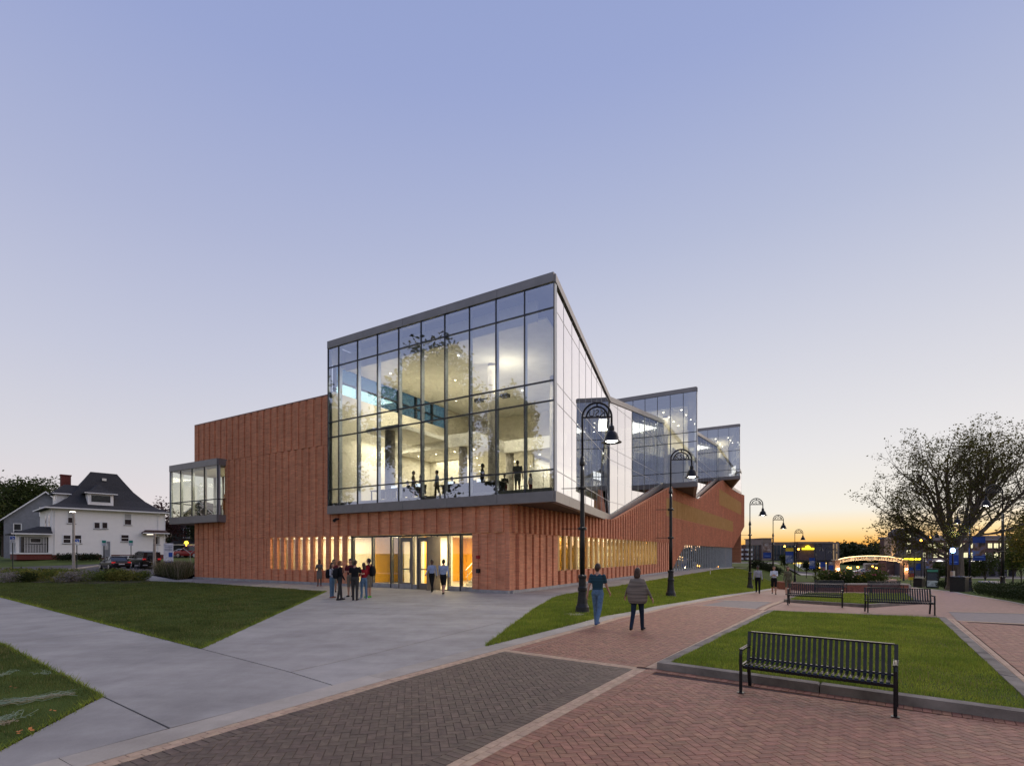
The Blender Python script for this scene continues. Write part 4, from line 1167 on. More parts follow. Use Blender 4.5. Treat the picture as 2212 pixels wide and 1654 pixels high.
for a, b, k, fl in (((BO, BN0), (BO, BN1), 2, True), ((BO, BN1), (0, BN1), 1, True), ((3.0, BN0), (BO, BN0), 2, True), ((3.0, BN0), (3.0, -29.6), 1, False)):
    fascia(bay, a, b, zb_, zb_, .55, k, flip=fl); fascia(bay, a, b, zt_ - .5, zt_ - .5, .5, k, flip=fl)
part(MB().sbox(BO + .05, 2.95, BN0 + .05, BN1 - .05, zt_ - .15, zt_ - .05), 'roof', m_fascia, bay)
part(MB().sbox(BO + .4, 2.6, BN0 + .4, BN1 - .2, zt_ - .62, zt_ - .5), 'ceiling', m_white, bay)
part(MB().sbox(2.9, 3.1, -29.5, -25.2, 4.95, 9.1), 'back_wall', m_cream, bay); part(MB().sbox(.02, 3.0, -25.36, -25.2, 4.6, 9.1), 'side_wall', m_cream, bay); part(MB().sbox(-.1, .02, -29.6, -25.36, 8.85, 9.115), 'header', m_white, bay)
lamp('bay_light', 'AREA', W(1.0, -28.6, 8.5), 150, WARM, 2, 4, (0, 0, az))
# ================================================================== PEOPLE
def cloth(name, col, var=.12, scale=14):
    return mat('cloth_' + name, col, .85, var=var, scale=scale, bump=.25, bscale=40, spec=.15)
SKIN = {'light': mat('skin_light', (.46, .25, .17), .55, var=.05, scale=6), 'tan': mat('skin_tan', (.30, .155, .10), .55, var=.05, scale=6), 'dark': mat('skin_dark', (.095, .050, .034), .55, var=.05, scale=6)}
HAIR = {'black': mat('hair_black', (.012, .010, .009), .5, var=.3, scale=30), 'brown': mat('hair_brown', (.045, .022, .012), .5, var=.3, scale=30), 'ginger': mat('hair_ginger', (.16, .06, .022), .5, var=.3, scale=30), 'fair': mat('hair_fair', (.20, .13, .06), .5, var=.3, scale=30)}
m_eye = mat('eye_dark', (.02, .015, .012), .2)

def capsule(mb, a, b, ra, rb, n=10):
    a, b = Vector(a), Vector(b); t = (b - a).normalized()
    ref = t.cross(Vector((0, 0, 1)))
    if ref.length < .1: ref = t.cross(Vector((1, 0, 0)))
    ref.normalize(); bi = t.cross(ref)
    rs = []
    for f in (-.98, -.7, -.3): rs.append((a + t * ra * f, ra * math.sqrt(1 - f * f)))
    rs.append((a, ra)); rs.append((a.lerp(b, .5), (ra + rb) / 2)); rs.append((b, rb))
    for f in (.3, .7, .98): rs.append((b + t * rb * f, rb * math.sqrt(1 - f * f)))
    mb.rings([[p + (ref * math.cos(2 * math.pi * k / n) + bi * math.sin(2 * math.pi * k / n)) * r for k in range(n)] for p, r in rs])

def ellipsoid(mb, c, r, n=14, m=9, fn=None):
    rs = []
    for i in range(m):
        th = math.pi * (i + .02) / (m - .96) if i < m - 1 else math.pi * .995
        th = max(.04, min(math.pi - .04, th))
        ring = []
        for k in range(n):
            d = Vector((math.sin(th) * math.cos(2 * math.pi * k / n), math.sin(th) * math.sin(2 * math.pi * k / n), -math.cos(th)))
            f = fn(d) if fn else 1.0
            ring.append((c[0] + d.x * r[0] * f, c[1] + d.y * r[1] * f, c[2] + d.z * r[2] * f))
        rs.append(ring)
    mb.rings(rs)

PEOPLE = []
def person(label, loc, face, h=1.75, legs=((0, 0), (0, 0)), arms=((4, 8, 12, 0), (4, 8, 12, 0)), lean=0, skin='light', hair='brown', hairlen=0, top='long', bottom='trousers', topm=None, botm=None, shoem=None, pack=None, build=1.0, female=False, head=(0, 0), group=None, extra=None, seated=False):
    """face: direction faced, in degrees from +X; arms: forward, outward, elbow, inward; legs: hip, knee"""
    PEOPLE.append(dict(locals()))

def _limbs(P):
    """joints and capsules in a frame facing +Y, height 1.75"""
    bw = P['build']; fem = P['female']
    hipz = .91
    caps = []; J = {}
    low = []
    for sgn, (ha, ka) in zip((-1, 1), P['legs']):
        hip = Vector((sgn * .088, 0, hipz))
        a = R(ha); knee = hip + Vector((sgn * .012, math.sin(a), -math.cos(a))) * .43
        b = R(ha - ka); ank = knee + Vector((0, math.sin(b), -math.cos(b))) * .41
        low.append(ank.z); J[('leg', sgn)] = (hip, knee, ank, b)
    dz = .075 - min(low)
    if P['seated']: dz = dz
    off = Vector((0, 0, dz))
    long_ = P['bottom'] in ('trousers',)
    fat = 1.12 if P['bottom'] in ('trousers', 'shorts') else .95
    for sgn in (-1, 1):
        hip, knee, ank, b = J[('leg', sgn)]
        hip, knee, ank = hip + off, knee + off, ank + off
        lab_th = 'skin' if P['bottom'] in ('dress', 'skirt') else 'bottom'
        lab_sh = 'bottom' if long_ else 'skin'
        caps.append((hip, knee, .082 * fat * bw, .058 * fat, lab_th))
        mid = knee.lerp(ank, .32)
        caps.append((knee, mid, .056 * fat, .054 * (fat if long_ else 1), lab_sh)); caps.append((mid, ank, .053 * (fat if long_ else 1), .040 * (1.25 if long_ else .95), lab_sh))
        toe = ank + Vector((sgn * .02, .15, -.032)); heel = ank + Vector((0, -.045, -.035))
        caps.append((heel, ank + Vector((0, .03, -.03)), .038, .042, 'shoe')); caps.append((ank + Vector((0, .03, -.03)), toe, .042, .030, 'shoe'))
    ln = R(P['lean']); root = Vector((0, 0, hipz)) + off
    def up(v):
        v = Vector(v) - Vector((0, 0, hipz)); y, z = v.y, v.z
        return root + Vector((v.x, y * math.cos(ln) + z * math.sin(ln), -y * math.sin(ln) + z * math.cos(ln)))
    sh = .172 * (0.92 if fem else 1.04) * (.5 + .5 * bw)
    J['arms'] = []
    for sgn, (fa, oa, ea, ia) in zip((-1, 1), P['arms']):
        s0 = up((sgn * sh, -.005, 1.405))
        f, o_, e, i_ = R(fa + P['lean'] * -.0), R(oa), R(ea), R(ia)
        ud = Vector((sgn * math.sin(o_), math.sin(f) * math.cos(o_), -math.cos(f) * math.cos(o_)))
        el = s0 + ud * .285
        g = f + e
        fd = Vector((sgn * math.sin(o_) * math.cos(i_) - sgn * math.sin(i_), math.sin(g) * math.cos(i_), -math.cos(g) * math.cos(i_))).normalized()
        wr = el + fd * .245
        sl = P['top']
        caps.append((s0, el, .054 * bw * (.88 if fem else 1), .043 * (.9 if fem else 1), 'skin' if sl == 'none' else 'top'))
        if sl == 'short':
            md = s0.lerp(el, .62); caps[-1] = (s0, md, .058 * bw * (.88 if fem else 1), .053 * bw, 'top'); caps.append((md, el, .044, .040, 'skin'))
        caps.append((el, wr, .042 if sl == 'long' else .037, .033 if sl == 'long' else .026, 'top' if sl == 'long' else 'skin'))
        J['arms'].append((el, wr, fd, sgn))
    hd = Vector((math.sin(R(P['head'][0])) * .02, .025, 0))
    nk = up((0, -.012, 1.44)); hc = up((0, .018, 1.625))
    caps.append((nk, hc + Vector((0, -.012, -.06)), .056 if not fem else .047, .050 if not fem else .043, 'skin'))
    J['head'] = hc; J['up'] = up; J['root'] = root; J['sh'] = sh
    # pseudo capsules that stand for the torso when colouring
    tor = [(up((-.07, 0, .93)), up((.07, 0, .93)), .12, .12, 'bottom'), (up((-.05, 0, 1.12)), up((.05, 0, 1.12)), .12, .12, 'top'), (up((-.08, 0, 1.29)), up((.08, 0, 1.29)), .125, .125, 'top'), (up((-sh + .02, 0, 1.40)), up((sh - .02, 0, 1.40)), .065, .065, 'top')]
    return J, caps, tor

def _raw(P):
    J, caps, tor = _limbs(P)
    mb = MB(); up = J['up']; bw = P['build']; fem = P['female']
    for a, b, ra, rb, l in caps: capsule(mb, a, b, ra, rb)
    rr = [(.84, .10, .075), (.90, .158, .108), (.98, .160 if fem else .152, .108), (1.08, .125 if fem else .142, .092), (1.18, .135 if fem else .150, .102), (1.29, .158 if fem else .170, .122 if fem else .116), (1.37, J['sh'] - .01, .098), (1.425, J['sh'] - .06, .070), (1.465, .062, .055)]
    if P['top'] != 'none' and not fem: rr = [(z, x * 1.05, y * 1.06) for z, x, y in rr]
    mb.rings([[up((x * bw * math.cos(2 * math.pi * k / 16), y * bw * math.sin(2 * math.pi * k / 16) - .004, z)) for k in range(16)] for z, x, y in rr])
    if P['bottom'] in ('dress', 'skirt'):
        mb.rings([[up((x * math.cos(2 * math.pi * k / 16), y * math.sin(2 * math.pi * k / 16), z)) for k in range(16)] for z, x, y in ((1.02, .13, .1), (.94, .172, .13), (.80, .18, .15), (.60, .175, .15), (.50, .172, .15))])
    if P['extra'] == 'poncho':
        mb.rings([[up((x * math.cos(2 * math.pi * k / 20), y * math.sin(2 * math.pi * k / 20), z)) for k in range(20)] for z, x, y in ((1.47, .08, .07), (1.40, .20, .13), (1.25, .26, .16), (1.05, .29, .18), (.84, .27, .19), (.76, .22, .17))])
    hc = J['head']
    yaw = R(P['head'][0])
    ellipsoid(mb, hc, (.076, .096, .118), fn=lambda d: 1.0 - .10 * max(0, -d.z) * abs(d.x) * 2)
    def hv(x, y, z): return hc + Vector((x * math.cos(yaw) + y * math.sin(yaw), -x * math.sin(yaw) + y * math.cos(yaw), z))
    capsule(mb, hv(0, .092, .012), hv(0, .108, -.022), .012, .017, 6)
    capsule(mb, hv(0, .07, -.085), hv(0, .082, -.08), .026, .022, 6)
    for sg in (-1, 1): capsule(mb, hv(sg * .077, -.002, .012), hv(sg * .077, -.006, -.022), .014, .011, 6)
    me = bpy.data.meshes.new('body'); me.from_pydata([tuple(v) for v in mb.v], [], mb.f)
    o = bpy.data.objects.new('body', me); COL.objects.link(o)
    md = o.modifiers.new('r', 'REMESH'); md.mode = 'VOXEL'; md.voxel_size = .0155; md.use_smooth_shade = True
    sm_ = o.modifiers.new('s', 'SMOOTH'); sm_.factor = .5; sm_.iterations = 3
    return o, J, caps, tor, hv

def make_people():
    raws = [_raw(P) for P in PEOPLE]
    bpy.context.view_layer.update()
    dg = bpy.context.evaluated_depsgraph_get()
    for P, (o, J, caps, tor, hv) in zip(PEOPLE, raws):
        me = bpy.data.meshes.new_from_object(o.evaluated_get(dg))
        bpy.data.objects.remove(o)
        nv, nf = len(me.vertices), len(me.polygons)
        C = np.empty(nf * 3); me.polygons.foreach_get('center', C); C = C.reshape(-1, 3)
        allc = list(caps) + tor
        best = np.full(nf, 1e9); lab = np.zeros(nf, dtype=np.int32)
        L = {'skin': 0, 'top': 1, 'bottom': 2, 'shoe': 3}
        for a, b, ra, rb, l in allc:
            a_, b_ = np.array(a), np.array(b); ab = b_ - a_
            t = np.clip(((C - a_) @ ab) / max(1e-9, ab @ ab), 0, 1)
            d = np.linalg.norm(C - (a_ + t[:, None] * ab), axis=1) - (ra + (rb - ra) * t)
            q = d < best; best[q] = d[q]; lab[q] = L[l]
        hc = np.array(J['head'])
        lab[C[:, 2] > hc[2] - .14] = np.where(lab[C[:, 2] > hc[2] - .14] == 1, 1, 0)
        lab[(np.linalg.norm((C - hc) / np.array([.09, .11, .13]), axis=1) < 1.1)] = 0
        if P['bottom'] in ('dress', 'skirt'):
            up = J['up']; q = (C[:, 2] > J['root'].z - .42) & (C[:, 2] < J['root'].z + .12) & (np.abs(C[:, 0]) < .19) & (np.abs(C[:, 1] - J['root'].y) < .2) & (lab != 0) | ((C[:, 2] > J['root'].z - .42) & (C[:, 2] < J['root'].z + .1) & (np.hypot(C[:, 0] / .19, C[:, 1] / .17) < 1.0) & (np.hypot(C[:, 0] / .155, C[:, 1] / .13) > .99))
            lab[q] = 2
        if P['bottom'] == 'shorts':
            lab[(lab == 2) & (C[:, 2] < J['root'].z - .47)] = 0
        if P['extra'] == 'poncho':
            q = (C[:, 2] > J['root'].z - .13) & (C[:, 2] < J['head'].z - .15)
            lab[q] = 1
        # hands and eyes are added to the same mesh
        hb = MB()
        for el, wr, fd, sg in J['arms']:
            side = Vector((sg, 0, 0)); side = (side - fd * side.dot(fd)).normalized()
            fw = fd.cross(side)
            if fw.y < 0: fw = -fw
            hb.tube([wr - fd * .03, wr + fd * .02, wr + fd * .085], [.022, .030, .024], 8)
            for k, (off, ln_) in enumerate(((.027, .062), (.009, .074), (-.009, .070), (-.026, .055))):
                b0 = wr + fd * .082 + fw * off; inw = -side
                hb.tube([b0, b0 + fd * ln_ * .5 + inw * .006, b0 + fd * ln_ * .85 + inw * .026, b0 + fd * ln_ * .95 + inw * .045], [.0092, .0088, .008, .0065], 5)
            t0 = wr + fd * .025 + fw * .024
            hb.tube([t0, t0 + fd * .03 + fw * .022, t0 + fd * .062 + fw * .026 - side * .012], [.011, .0098, .0075], 5)
        ne = len(hb.f)
        eb = []
        for sg in (-1, 1): hb.lathe([(.002, -.008), (.009, 0), (.002, .008)], 6, hv(sg * .031, .088, .012))
        V = np.empty(nv * 3); me.vertices.foreach_get('co', V); V = V.reshape(-1, 3).tolist()
        Fc = [tuple(p.vertices) for p in me.polygons]
        V += [tuple(v) for v in hb.v]; Fc += [tuple(i + nv for i in f) for f in hb.f]
        mi = lab.tolist() + [0] * ne + [4] * (len(hb.f) - ne)
        m2 = bpy.data.meshes.new('person'); k = P['h'] / 1.75
        m2.from_pydata([(x * k, y * k, z * k) for x, y, z in V], [], Fc)
        bpy.data.meshes.remove(me)
        for m in (SKIN[P['skin']], P['topm'], P['botm'] or P['topm'], P['shoem'] or M_SHOE, m_eye): m2.materials.append(m)
        m2.polygons.foreach_set('material_index', mi); m2.polygons.foreach_set('use_smooth', [True] * len(m2.polygons)); m2.update()
        po = new_obj('person', m2, None, P['loc']); po.rotation_euler = (0, 0, R(P['face'] - 90))
        tag(po, P['label'], 'person', P['group'])
        # hair
        hm = MB(); hc = J['head']; yaw = R(P['head'][0])
        def hairf(d):
            v = Vector((d.x * math.cos(yaw) - d.y * math.sin(yaw), d.x * math.sin(yaw) + d.y * math.cos(yaw), d.z))
            face_ = v.y > .15 and v.z < .45 - .2 * abs(v.x)
            low_ = v.z < -.35 and v.y > -.3
            return .84 if (face_ or low_) else 1.10 + .03 * math.sin(9 * v.x) * math.sin(7 * v.z)
        ellipsoid(hm, hc + Vector((0, -.006, .008)), (.080, .098, .118), 18, 13, hairf)
        if P['hairlen']:
            l_ = P['hairlen']; up = J['up']; c0 = hc
            hm.rings([[(c0.x + x * math.cos(t), c0.y + y0 + y * math.sin(t), c0.z + z) for t in (2 * math.pi * q / 12 for q in range(12))] for z, x, y, y0 in ((.06, .07, .05, -.045), (-.03, .088, .065, -.045), (-.10, .092, .06, -.05), (-.10 - l_ * .6, .085, .05, -.065), (-.10 - l_, .05, .03, -.075))])
        ho = hm.build('hair', HAIR[P['hair']], po, smooth=True); ho.scale = (k, k, k)
        if P['pack']:
            bk = MB(); up = J['up']; c = up((0, -.20, 1.20))
            bk.rings([[(c.x + x * math.copysign(abs(math.cos(t)) ** .6, math.cos(t)), c.y + y * math.copysign(abs(math.sin(t)) ** .6, math.sin(t)) + yo, c.z + z) for t in (2 * math.pi * q / 14 for q in range(14))] for z, x, y, yo in ((-.24, .10, .05, .02), (-.22, .145, .085, .01), (-.05, .155, .105, 0), (.12, .145, .095, .01), (.20, .11, .07, .02), (.23, .05, .03, .03))])
            for sg in (-1, 1): bk.tube([up((sg * .10, -.13, 1.38)), up((sg * .115, -.02, 1.475)), up((sg * .115, .10, 1.40)), up((sg * .13, .125, 1.25)), up((sg * .15, .03, 1.08)), up((sg * .12, -.13, 1.02))], .016, 5)
            b_ = bk.build('backpack', P['pack'], po, smooth=True); b_.scale = (k, k, k)

M_SHOE = cloth('black_shoe', (.018, .017, .017))
c_black = cloth('black', (.012, .012, .014)); c_char = cloth('charcoal', (.045, .043, .042)); c_jean = cloth('blue_jeans', (.10, .17, .26)); c_djean = cloth('dark_jeans', (.016, .026, .045))
c_maroon = cloth('maroon', (.085, .012, .020)); c_red = cloth('red', (.24, .012, .020)); c_grey = cloth('grey', (.34, .34, .38)); c_khaki = cloth('khaki', (.20, .17, .13)); c_white = cloth('white', (.58, .60, .66)); c_blue = cloth('pale_blue', (.30, .36, .50))
c_green = mat('cloth_teal_stripe', (.012, .045, .062), .85, var=.5, scale=2.0, stretch=(.1, .1, 9)); c_poncho = mat('cloth_striped_shawl', (.045, .035, .038), .9, var=.3, scale=1.6, stretch=(.4, .4, 9), col2=(.30, .25, .19)); c_navy = cloth('navy', (.02, .028, .055)); c_orange = cloth('rust', (.42, .13, .03)); c_dress = cloth('grey_dress', (.13, .115, .11)); c_print = mat('cloth_print', (.03, .03, .032), .9, var=.3, scale=22, col2=(.30, .29, .27))
c_olive = cloth('olive', (.12, .11, .07)); m_gshoe = cloth('green_shoe', (.08, .55, .05)); m_lshoe = cloth('blue_shoe', (.10, .15, .28)); m_wshoe = cloth('white_shoe', (.45, .45, .46)); m_sandal = cloth('sandal', (.30, .11, .07))
def at_ground(px, py):
    x, y = gp(px, py); return (x, y, float(gz(x, y)) + .004)
GR = 'students standing in a circle outside the entrance'
person('woman in a grey dress standing by the brick piers with folded arms', at_ground(690, 1266), -80, 1.66, arms=((18, 12, 95, 50), (18, 12, 95, 50)), skin='dark', hair='black', hairlen=.04, top='short', bottom='dress', topm=c_dress, female=True, build=.92, shoem=m_sandal)
person('student with bushy dark hair half hidden behind the girl in a grey sweater', at_ground(721, 1279), -70, 1.74, skin='tan', hair='black', hairlen=.16, topm=c_maroon, botm=c_khaki, bottom='shorts', top='short', group=GR, female=True)
person('girl with long dark hair in a pale grey sweater and blue jeans', at_ground(717, 1291), -10, 1.63, arms=((10, 10, 70, 30), (6, 10, 60, 30)), skin='light', hair='brown', hairlen=.22, topm=c_grey, botm=c_jean, female=True, build=.95, pack=c_black, group=GR, shoem=m_sandal, head=(-10, 0))
person('ginger-haired student in black with a big black backpack', at_ground(734, 1296), 35, 1.74, legs=((8, 2), (-6, 4)), arms=((4, 10, 15, 0), (6, 12, 18, 0)), hair='ginger', topm=c_black, botm=c_char, pack=c_black, group=GR)
person('dark-haired student in a maroon shirt facing the plaza', at_ground(757, 1289), -95, 1.80, arms=((14, 10, 85, 35), (14, 10, 85, 30)), hair='brown', top='short', bottom='shorts', topm=c_maroon, botm=c_khaki, group=GR, head=(25, 0))
person('student in a black t-shirt seen from behind', at_ground(767, 1296.5), 88, 1.76, legs=((3, 2), (-3, 2)), arms=((16, 14, 75, 10), (16, 14, 75, 10)), hair='brown', top='short', topm=c_black, botm=c_char, build=1.10, group=GR)
person('woman in a red top and light jeans, her back half turned', at_ground(786, 1293.5), 140, 1.64, legs=((6, 4), (-5, 3)), arms=((10, 10, 80, 25), (8, 10, 80, 25)), hair='brown', hairlen=.13, topm=c_red, botm=c_jean, female=True, group=GR, shoem=m_wshoe)
person('student in a red t-shirt and shorts with a black backpack and green shoes', at_ground(797, 1290.5), 165, 1.82, arms=((6, 8, 40, 10), (6, 8, 40, 10)), hair='black', top='short', bottom='shorts', topm=c_red, botm=c_khaki, pack=c_black, group=GR, shoem=m_gshoe)
person('man in a pale shirt and dark trousers stepping out of the door', at_ground(933, 1278), -105, 1.74, legs=((18, 8), (-16, 14)), arms=((-14, 8, 20, 0), (18, 8, 25, 0)), skin='dark', hair='black', topm=c_blue, botm=c_black)
person('person in a pale blue shirt and black shorts walking in at the door', at_ground(958, 1284), 82, 1.80, legs=((22, 10), (-18, 20)), arms=((20, 12, 30, 0), (-16, 12, 25, 0)), hair='black', bottom='shorts', topm=c_blue, botm=c_black, build=1.08)
person('young man in a teal striped shirt and jeans walking past the lamp post', at_ground(1291, 1352), 64, 1.80, legs=((14, 6), (-18, 20)), arms=((-14, 10, 14, 0), (16, 10, 22, 0)), hair='brown', top='short', topm=c_green, botm=c_jean, shoem=m_lshoe)
person('walker wrapped in a brown striped shawl with dark jeans', at_ground(1377, 1362), 60, 1.70, legs=((-12, 16), (13, 5)), arms=((8, 26, 20, 0), (-6, 26, 20, 0)), hair='brown', hairlen=.06, topm=c_poncho, botm=c_djean, female=True, extra='poncho')
WG = 'students walking up the promenade'
person('walker in a grey shirt and black trousers beside the third lamp post', at_ground(1637, 1281), -118, 1.74, legs=((14, 4), (-14, 12)), skin='dark', hair='black', topm=c_grey, botm=c_black, group=WG)
person('walker with long brown hair, white top and dark shorts holding papers', at_ground(1672, 1283.5), -118, 1.70, legs=((8, 2), (-10, 12)), arms=((20, 6, 80, 30), (20, 6, 80, 30)), hair='brown', hairlen=.2, topm=c_white, botm=c_black, bottom='shorts', female=True, group=WG)
person('walker in an olive top and shorts nearest the kerbed lawn', at_ground(1702, 1284.5), -118, 1.70, legs=((-12, 14), (14, 4)), hair='brown', hairlen=.1, topm=c_olive, botm=c_olive, bottom='shorts', female=True, group=WG)
# people behind the glass
def inside(px, hpy, hgt, back=None):
    u = (px - CX) / F
    d = (5.29 + hgt - CH) * F / (HY - hpy)
    nn = t_on_front(px, SF); dmin = W(SF, nn)[1] + .9
    d = max(d, dmin)
    return (u * d, d, 5.285)
IG = 'people in the upper studio'
person('woman with her hair up, standing at the studio window left of the columns', inside(893, 1017, 1.66), 10, 1.66, arms=((20, 8, 70, 20), (10, 8, 20, 0)), skin='tan', hair='black', top='short', topm=c_khaki, botm=c_olive, bottom='skirt', female=True, group=IG)
person('woman in maroon beside the woman with her hair up in the studio', inside(909, 1025, 1.6), 160, 1.60, hair='fair', hairlen=.2, topm=c_maroon, botm=c_maroon, bottom='skirt', female=True, group=IG)
person('man in a pale blue shirt walking through the studio', inside(944, 1015, 1.74), 175, 1.74, legs=((10, 4), (-12, 10)), hair='black', topm=c_blue, botm=c_khaki, group=IG)
person('man in a dark shirt standing in profile by the tall column', inside(1042, 1001, 1.80), 5, 1.80, arms=((30, 6, 70, 0), (4, 6, 10, 0)), skin='dark', hair='black', top='short', topm=c_char, botm=c_black, group=IG)
person('person in a black t-shirt and maroon shorts with folded arms in the studio', inside(1090, 1023, 1.62), -75, 1.62, arms=((16, 10, 95, 50), (16, 10, 95, 50)), skin='dark', hair='black', top='short', topm=c_black, botm=c_maroon, bottom='shorts', group=IG)
person('man in a patterned shirt and shorts with his back to the window', inside(1118, 994, 1.82), 80, 1.82, hair='brown', top='short', topm=c_print, botm=c_print, bottom='shorts', build=1.12, group=IG)
person('person in white near the glass corner of the studio', inside(1146, 1022, 1.6), 150, 1.60, hair='brown', hairlen=.08, top='short', topm=c_white, botm=c_maroon, group=IG)
SG = 'students sitting at the studio tables'
SIT = ((82, 84), (82, 84)); SARM = ((22, 6, 60, 18), (22, 6, 60, 18))
for lb, px_, fc in (('student sitting at the first studio table left of the columns', 826, 20), ('student bent over a studio table beside the second mullion', 858, 170), ('student sitting in the studio beside the bright laptop', 925, 15), ('student leaning over the long studio table', 968, 190)):
    q = W(SF + 2.35, t_on_front(px_, SF), 5.29)
    person(lb, q, 239 + (fc - 90) * .25, 1.70, legs=SIT, arms=SARM, lean=10, hair='black', topm=c_char, botm=c_djean, group=SG, seated=True)
q = W(.3, -26.0, 4.97)
person('woman in a rust dress standing in the small glass bay', q, -110, 1.66, skin='tan', hair='brown', hairlen=.12, top='short', bottom='dress', topm=c_orange, female=True)
make_people()

# tables, stools and laptops of the studio
m_table = mat('table_dark', (.035, .028, .024), .5, var=.15, scale=5)
def studio_table(px, back, L, label, rz=0.0):
    n_ = t_on_front(px, SF); x, y, _ = W(SF + back, n_)
    t = thing('studio_table', label, 'table', (x, y, 5.285), math.atan2(EN[1], EN[0]) + rz, 'tables in the upper studio')
    MB().cbox(-L / 2, L / 2, -.4, .4, .70, .745, .008).build('table_top', m_table, t)
    for sx in (-1, 1):
        for sy in (-1, 1): MB().box(sx * (L / 2 - .08) - .03, sx * (L / 2 - .08) + .03, sy * .33 - .03, sy * .33 + .03, 0, .70).build('leg', m_table, t)
    MB().box(-L / 2 + .1, L / 2 - .1, .30, .32, .25, .70).build('modesty_panel', m_table, t)
    return t
for px_, bk_, L_, lb in ((790, 1.5, 1.6, 'dark studio table at the left end of the glass front'), (840, 1.3, 1.9, 'dark studio table left of the second column'), (938, 1.6, 2.0, 'dark studio table under the bright laptop'), (1005, 1.7, 2.6, 'long dark studio table before the slim column')):
    studio_table(px_, bk_, L_, lb)
m_scr = emat('laptop_screen', (.75, .85, 1.0), 1.3)
for px_, bk_, lb in ((812, 1.45, 'open laptop at the left end of the studio'), (868, 1.3, 'open laptop on the table left of the women'), (935, 1.55, 'bright open laptop beside the sitting student'), (1000, 1.6, 'open laptop on the long studio table')):
    n_ = t_on_front(px_, SF); x, y, _ = W(SF + bk_, n_)
    t = thing('laptop', lb, 'laptop', (x, y, 6.03), math.atan2(EN[1], EN[0]) + .5, 'laptops in the studio')
    MB().box(-.17, .17, -.12, .12, .0, .018).build('keyboard', m_black, t)
    MB().hexa([(-.17, .12, .02), (.17, .12, .02), (.17, .135, .02), (-.17, .135, .02), (-.17, .20, .24), (.17, .20, .24), (.17, .215, .24), (-.17, .215, .24)]).build('screen', m_scr, t)

m_stool = mat('stool_seat', (.05, .045, .042), .6)
for lb, px_ in (('stool under the first sitting student left of the columns', 826), ('stool under the student beside the second mullion', 858), ('stool under the student at the bright laptop', 925), ('stool under the student at the long table', 968)):
    q = W(SF + 2.42, t_on_front(px_, SF), 5.285)
    t = thing('studio_stool', lb, 'stool', q, .4, 'stools in the upper studio')
    MB().lathe([(.18, .30), (.19, .33), (.17, .36)], 12).build('seat', m_stool, t)
    for a in range(4): MB().tube([(.13 * math.cos(a * 1.571), .13 * math.sin(a * 1.571), .31), (.19 * math.cos(a * 1.571), .19 * math.sin(a * 1.571), 0)], .014, 5).build('leg', m_stool, t)
# ================================================================== LAMP POSTS
m_iron = mat('lamp_iron', (.018, .018, .020), .36, metal=.55, var=.2, scale=6, spec=.5)
m_bulb = emat('lamp_bulb', (1.0, .95, .82), 26.0)
m_bulb_dim = emat('lamp_bulb_dim', (1.0, .9, .7), 4.0)
ksu = text_mesh('KSU', .33, .012); ksu.materials.append(m_iron)
LH = 7.3
def make_lamp(root, lit=True, arms=True, text=1):
    """post at the origin, arm reaching to +x; text 1 reads from -y, -1 from +y"""
    MB().lathe([(.27, 0), (.27, .05), (.245, .10), (.23, .24), (.205, .28), (.18, .36), (.15, .62), (.14, .78), (.16, .80), (.16, .90), (.132, .95), (.124, 1.22), (.15, 1.24), (.15, 1.32), (.11, 1.36)], 20).build('post_base', m_iron, root, smooth=False)
    MB().lathe([(.088, 1.30), (.084, 2.5), (.072, 4.9), (.068, 5.16)], 16).build('post', m_iron, root, smooth=True)
    MB().lathe([(.07, 5.12), (.10, 5.16), (.10, 5.24), (.075, 5.34), (.045, 5.48)], 14).build('collar', m_iron, root)
    r = .50; zc = LH - r
    arc = [(r - r * math.cos(a), 0, zc + r * math.sin(a)) for a in np.linspace(0, math.pi, 25)]
    MB().tube([(0, 0, 5.3), (0, 0, zc)] + arc[1:] + [(2 * r, 0, zc - .22)], .038, 8).build('arch', m_iron, root, smooth=True)
    r2 = .36
    MB().tube([(r - r2 * math.cos(a), 0, zc + .0 + r2 * math.sin(a)) for a in np.linspace(0, math.pi, 19)], .032, 6).build('inner_arch', m_iron, root, smooth=True)
    MB().bar((.03, 0, zc), (2 * r - .03, 0, zc), .05, .05).build('cross_bar', m_iron, root)
    MB().bar((r, 0, zc + r2), (r, 0, zc + r), .05, .04, (0, 1, 0)).build('stay', m_iron, root)
    k = new_obj('lettering', ksu, root); k.location = (r, 0, zc + .13); k.rotation_euler = (R(90), 0, 0 if text > 0 else math.pi)
    x = 2 * r; z0 = zc - .22
    h = MB().lathe([(.03, .02), (.045, -.02), (.045, -.08), (.09, -.11), (.10, -.23), (.085, -.26), (.13, -.29), (.20, -.37), (.24, -.50), (.255, -.58), (.30, -.63), (.345, -.66), (.34, -.67), (.285, -.645), (.23, -.60)], 22, (x, 0, z0), cap1=False).build('lamp_hood', m_iron, root, smooth=True)
    MB().lathe([(.20, -.53), (.195, -.62), (.13, -.65), (.02, -.66)], 16, (x, 0, z0)).build('bulb', m_bulb if lit else m_bulb_dim, h, smooth=True)
    if arms:
        for z in (2.95, 4.35):
            MB().tube([(-.08, 0, z), (-.72, 0, z)], .014, 6).build('banner_arm', m_iron, root)
            MB().lathe([(.128, -.05), (.15, -.03), (.15, .03), (.128, .05)], 12, (0, 0, z)).build('clamp_ring', m_iron, root)
    return (x, 0, z0 - .60)
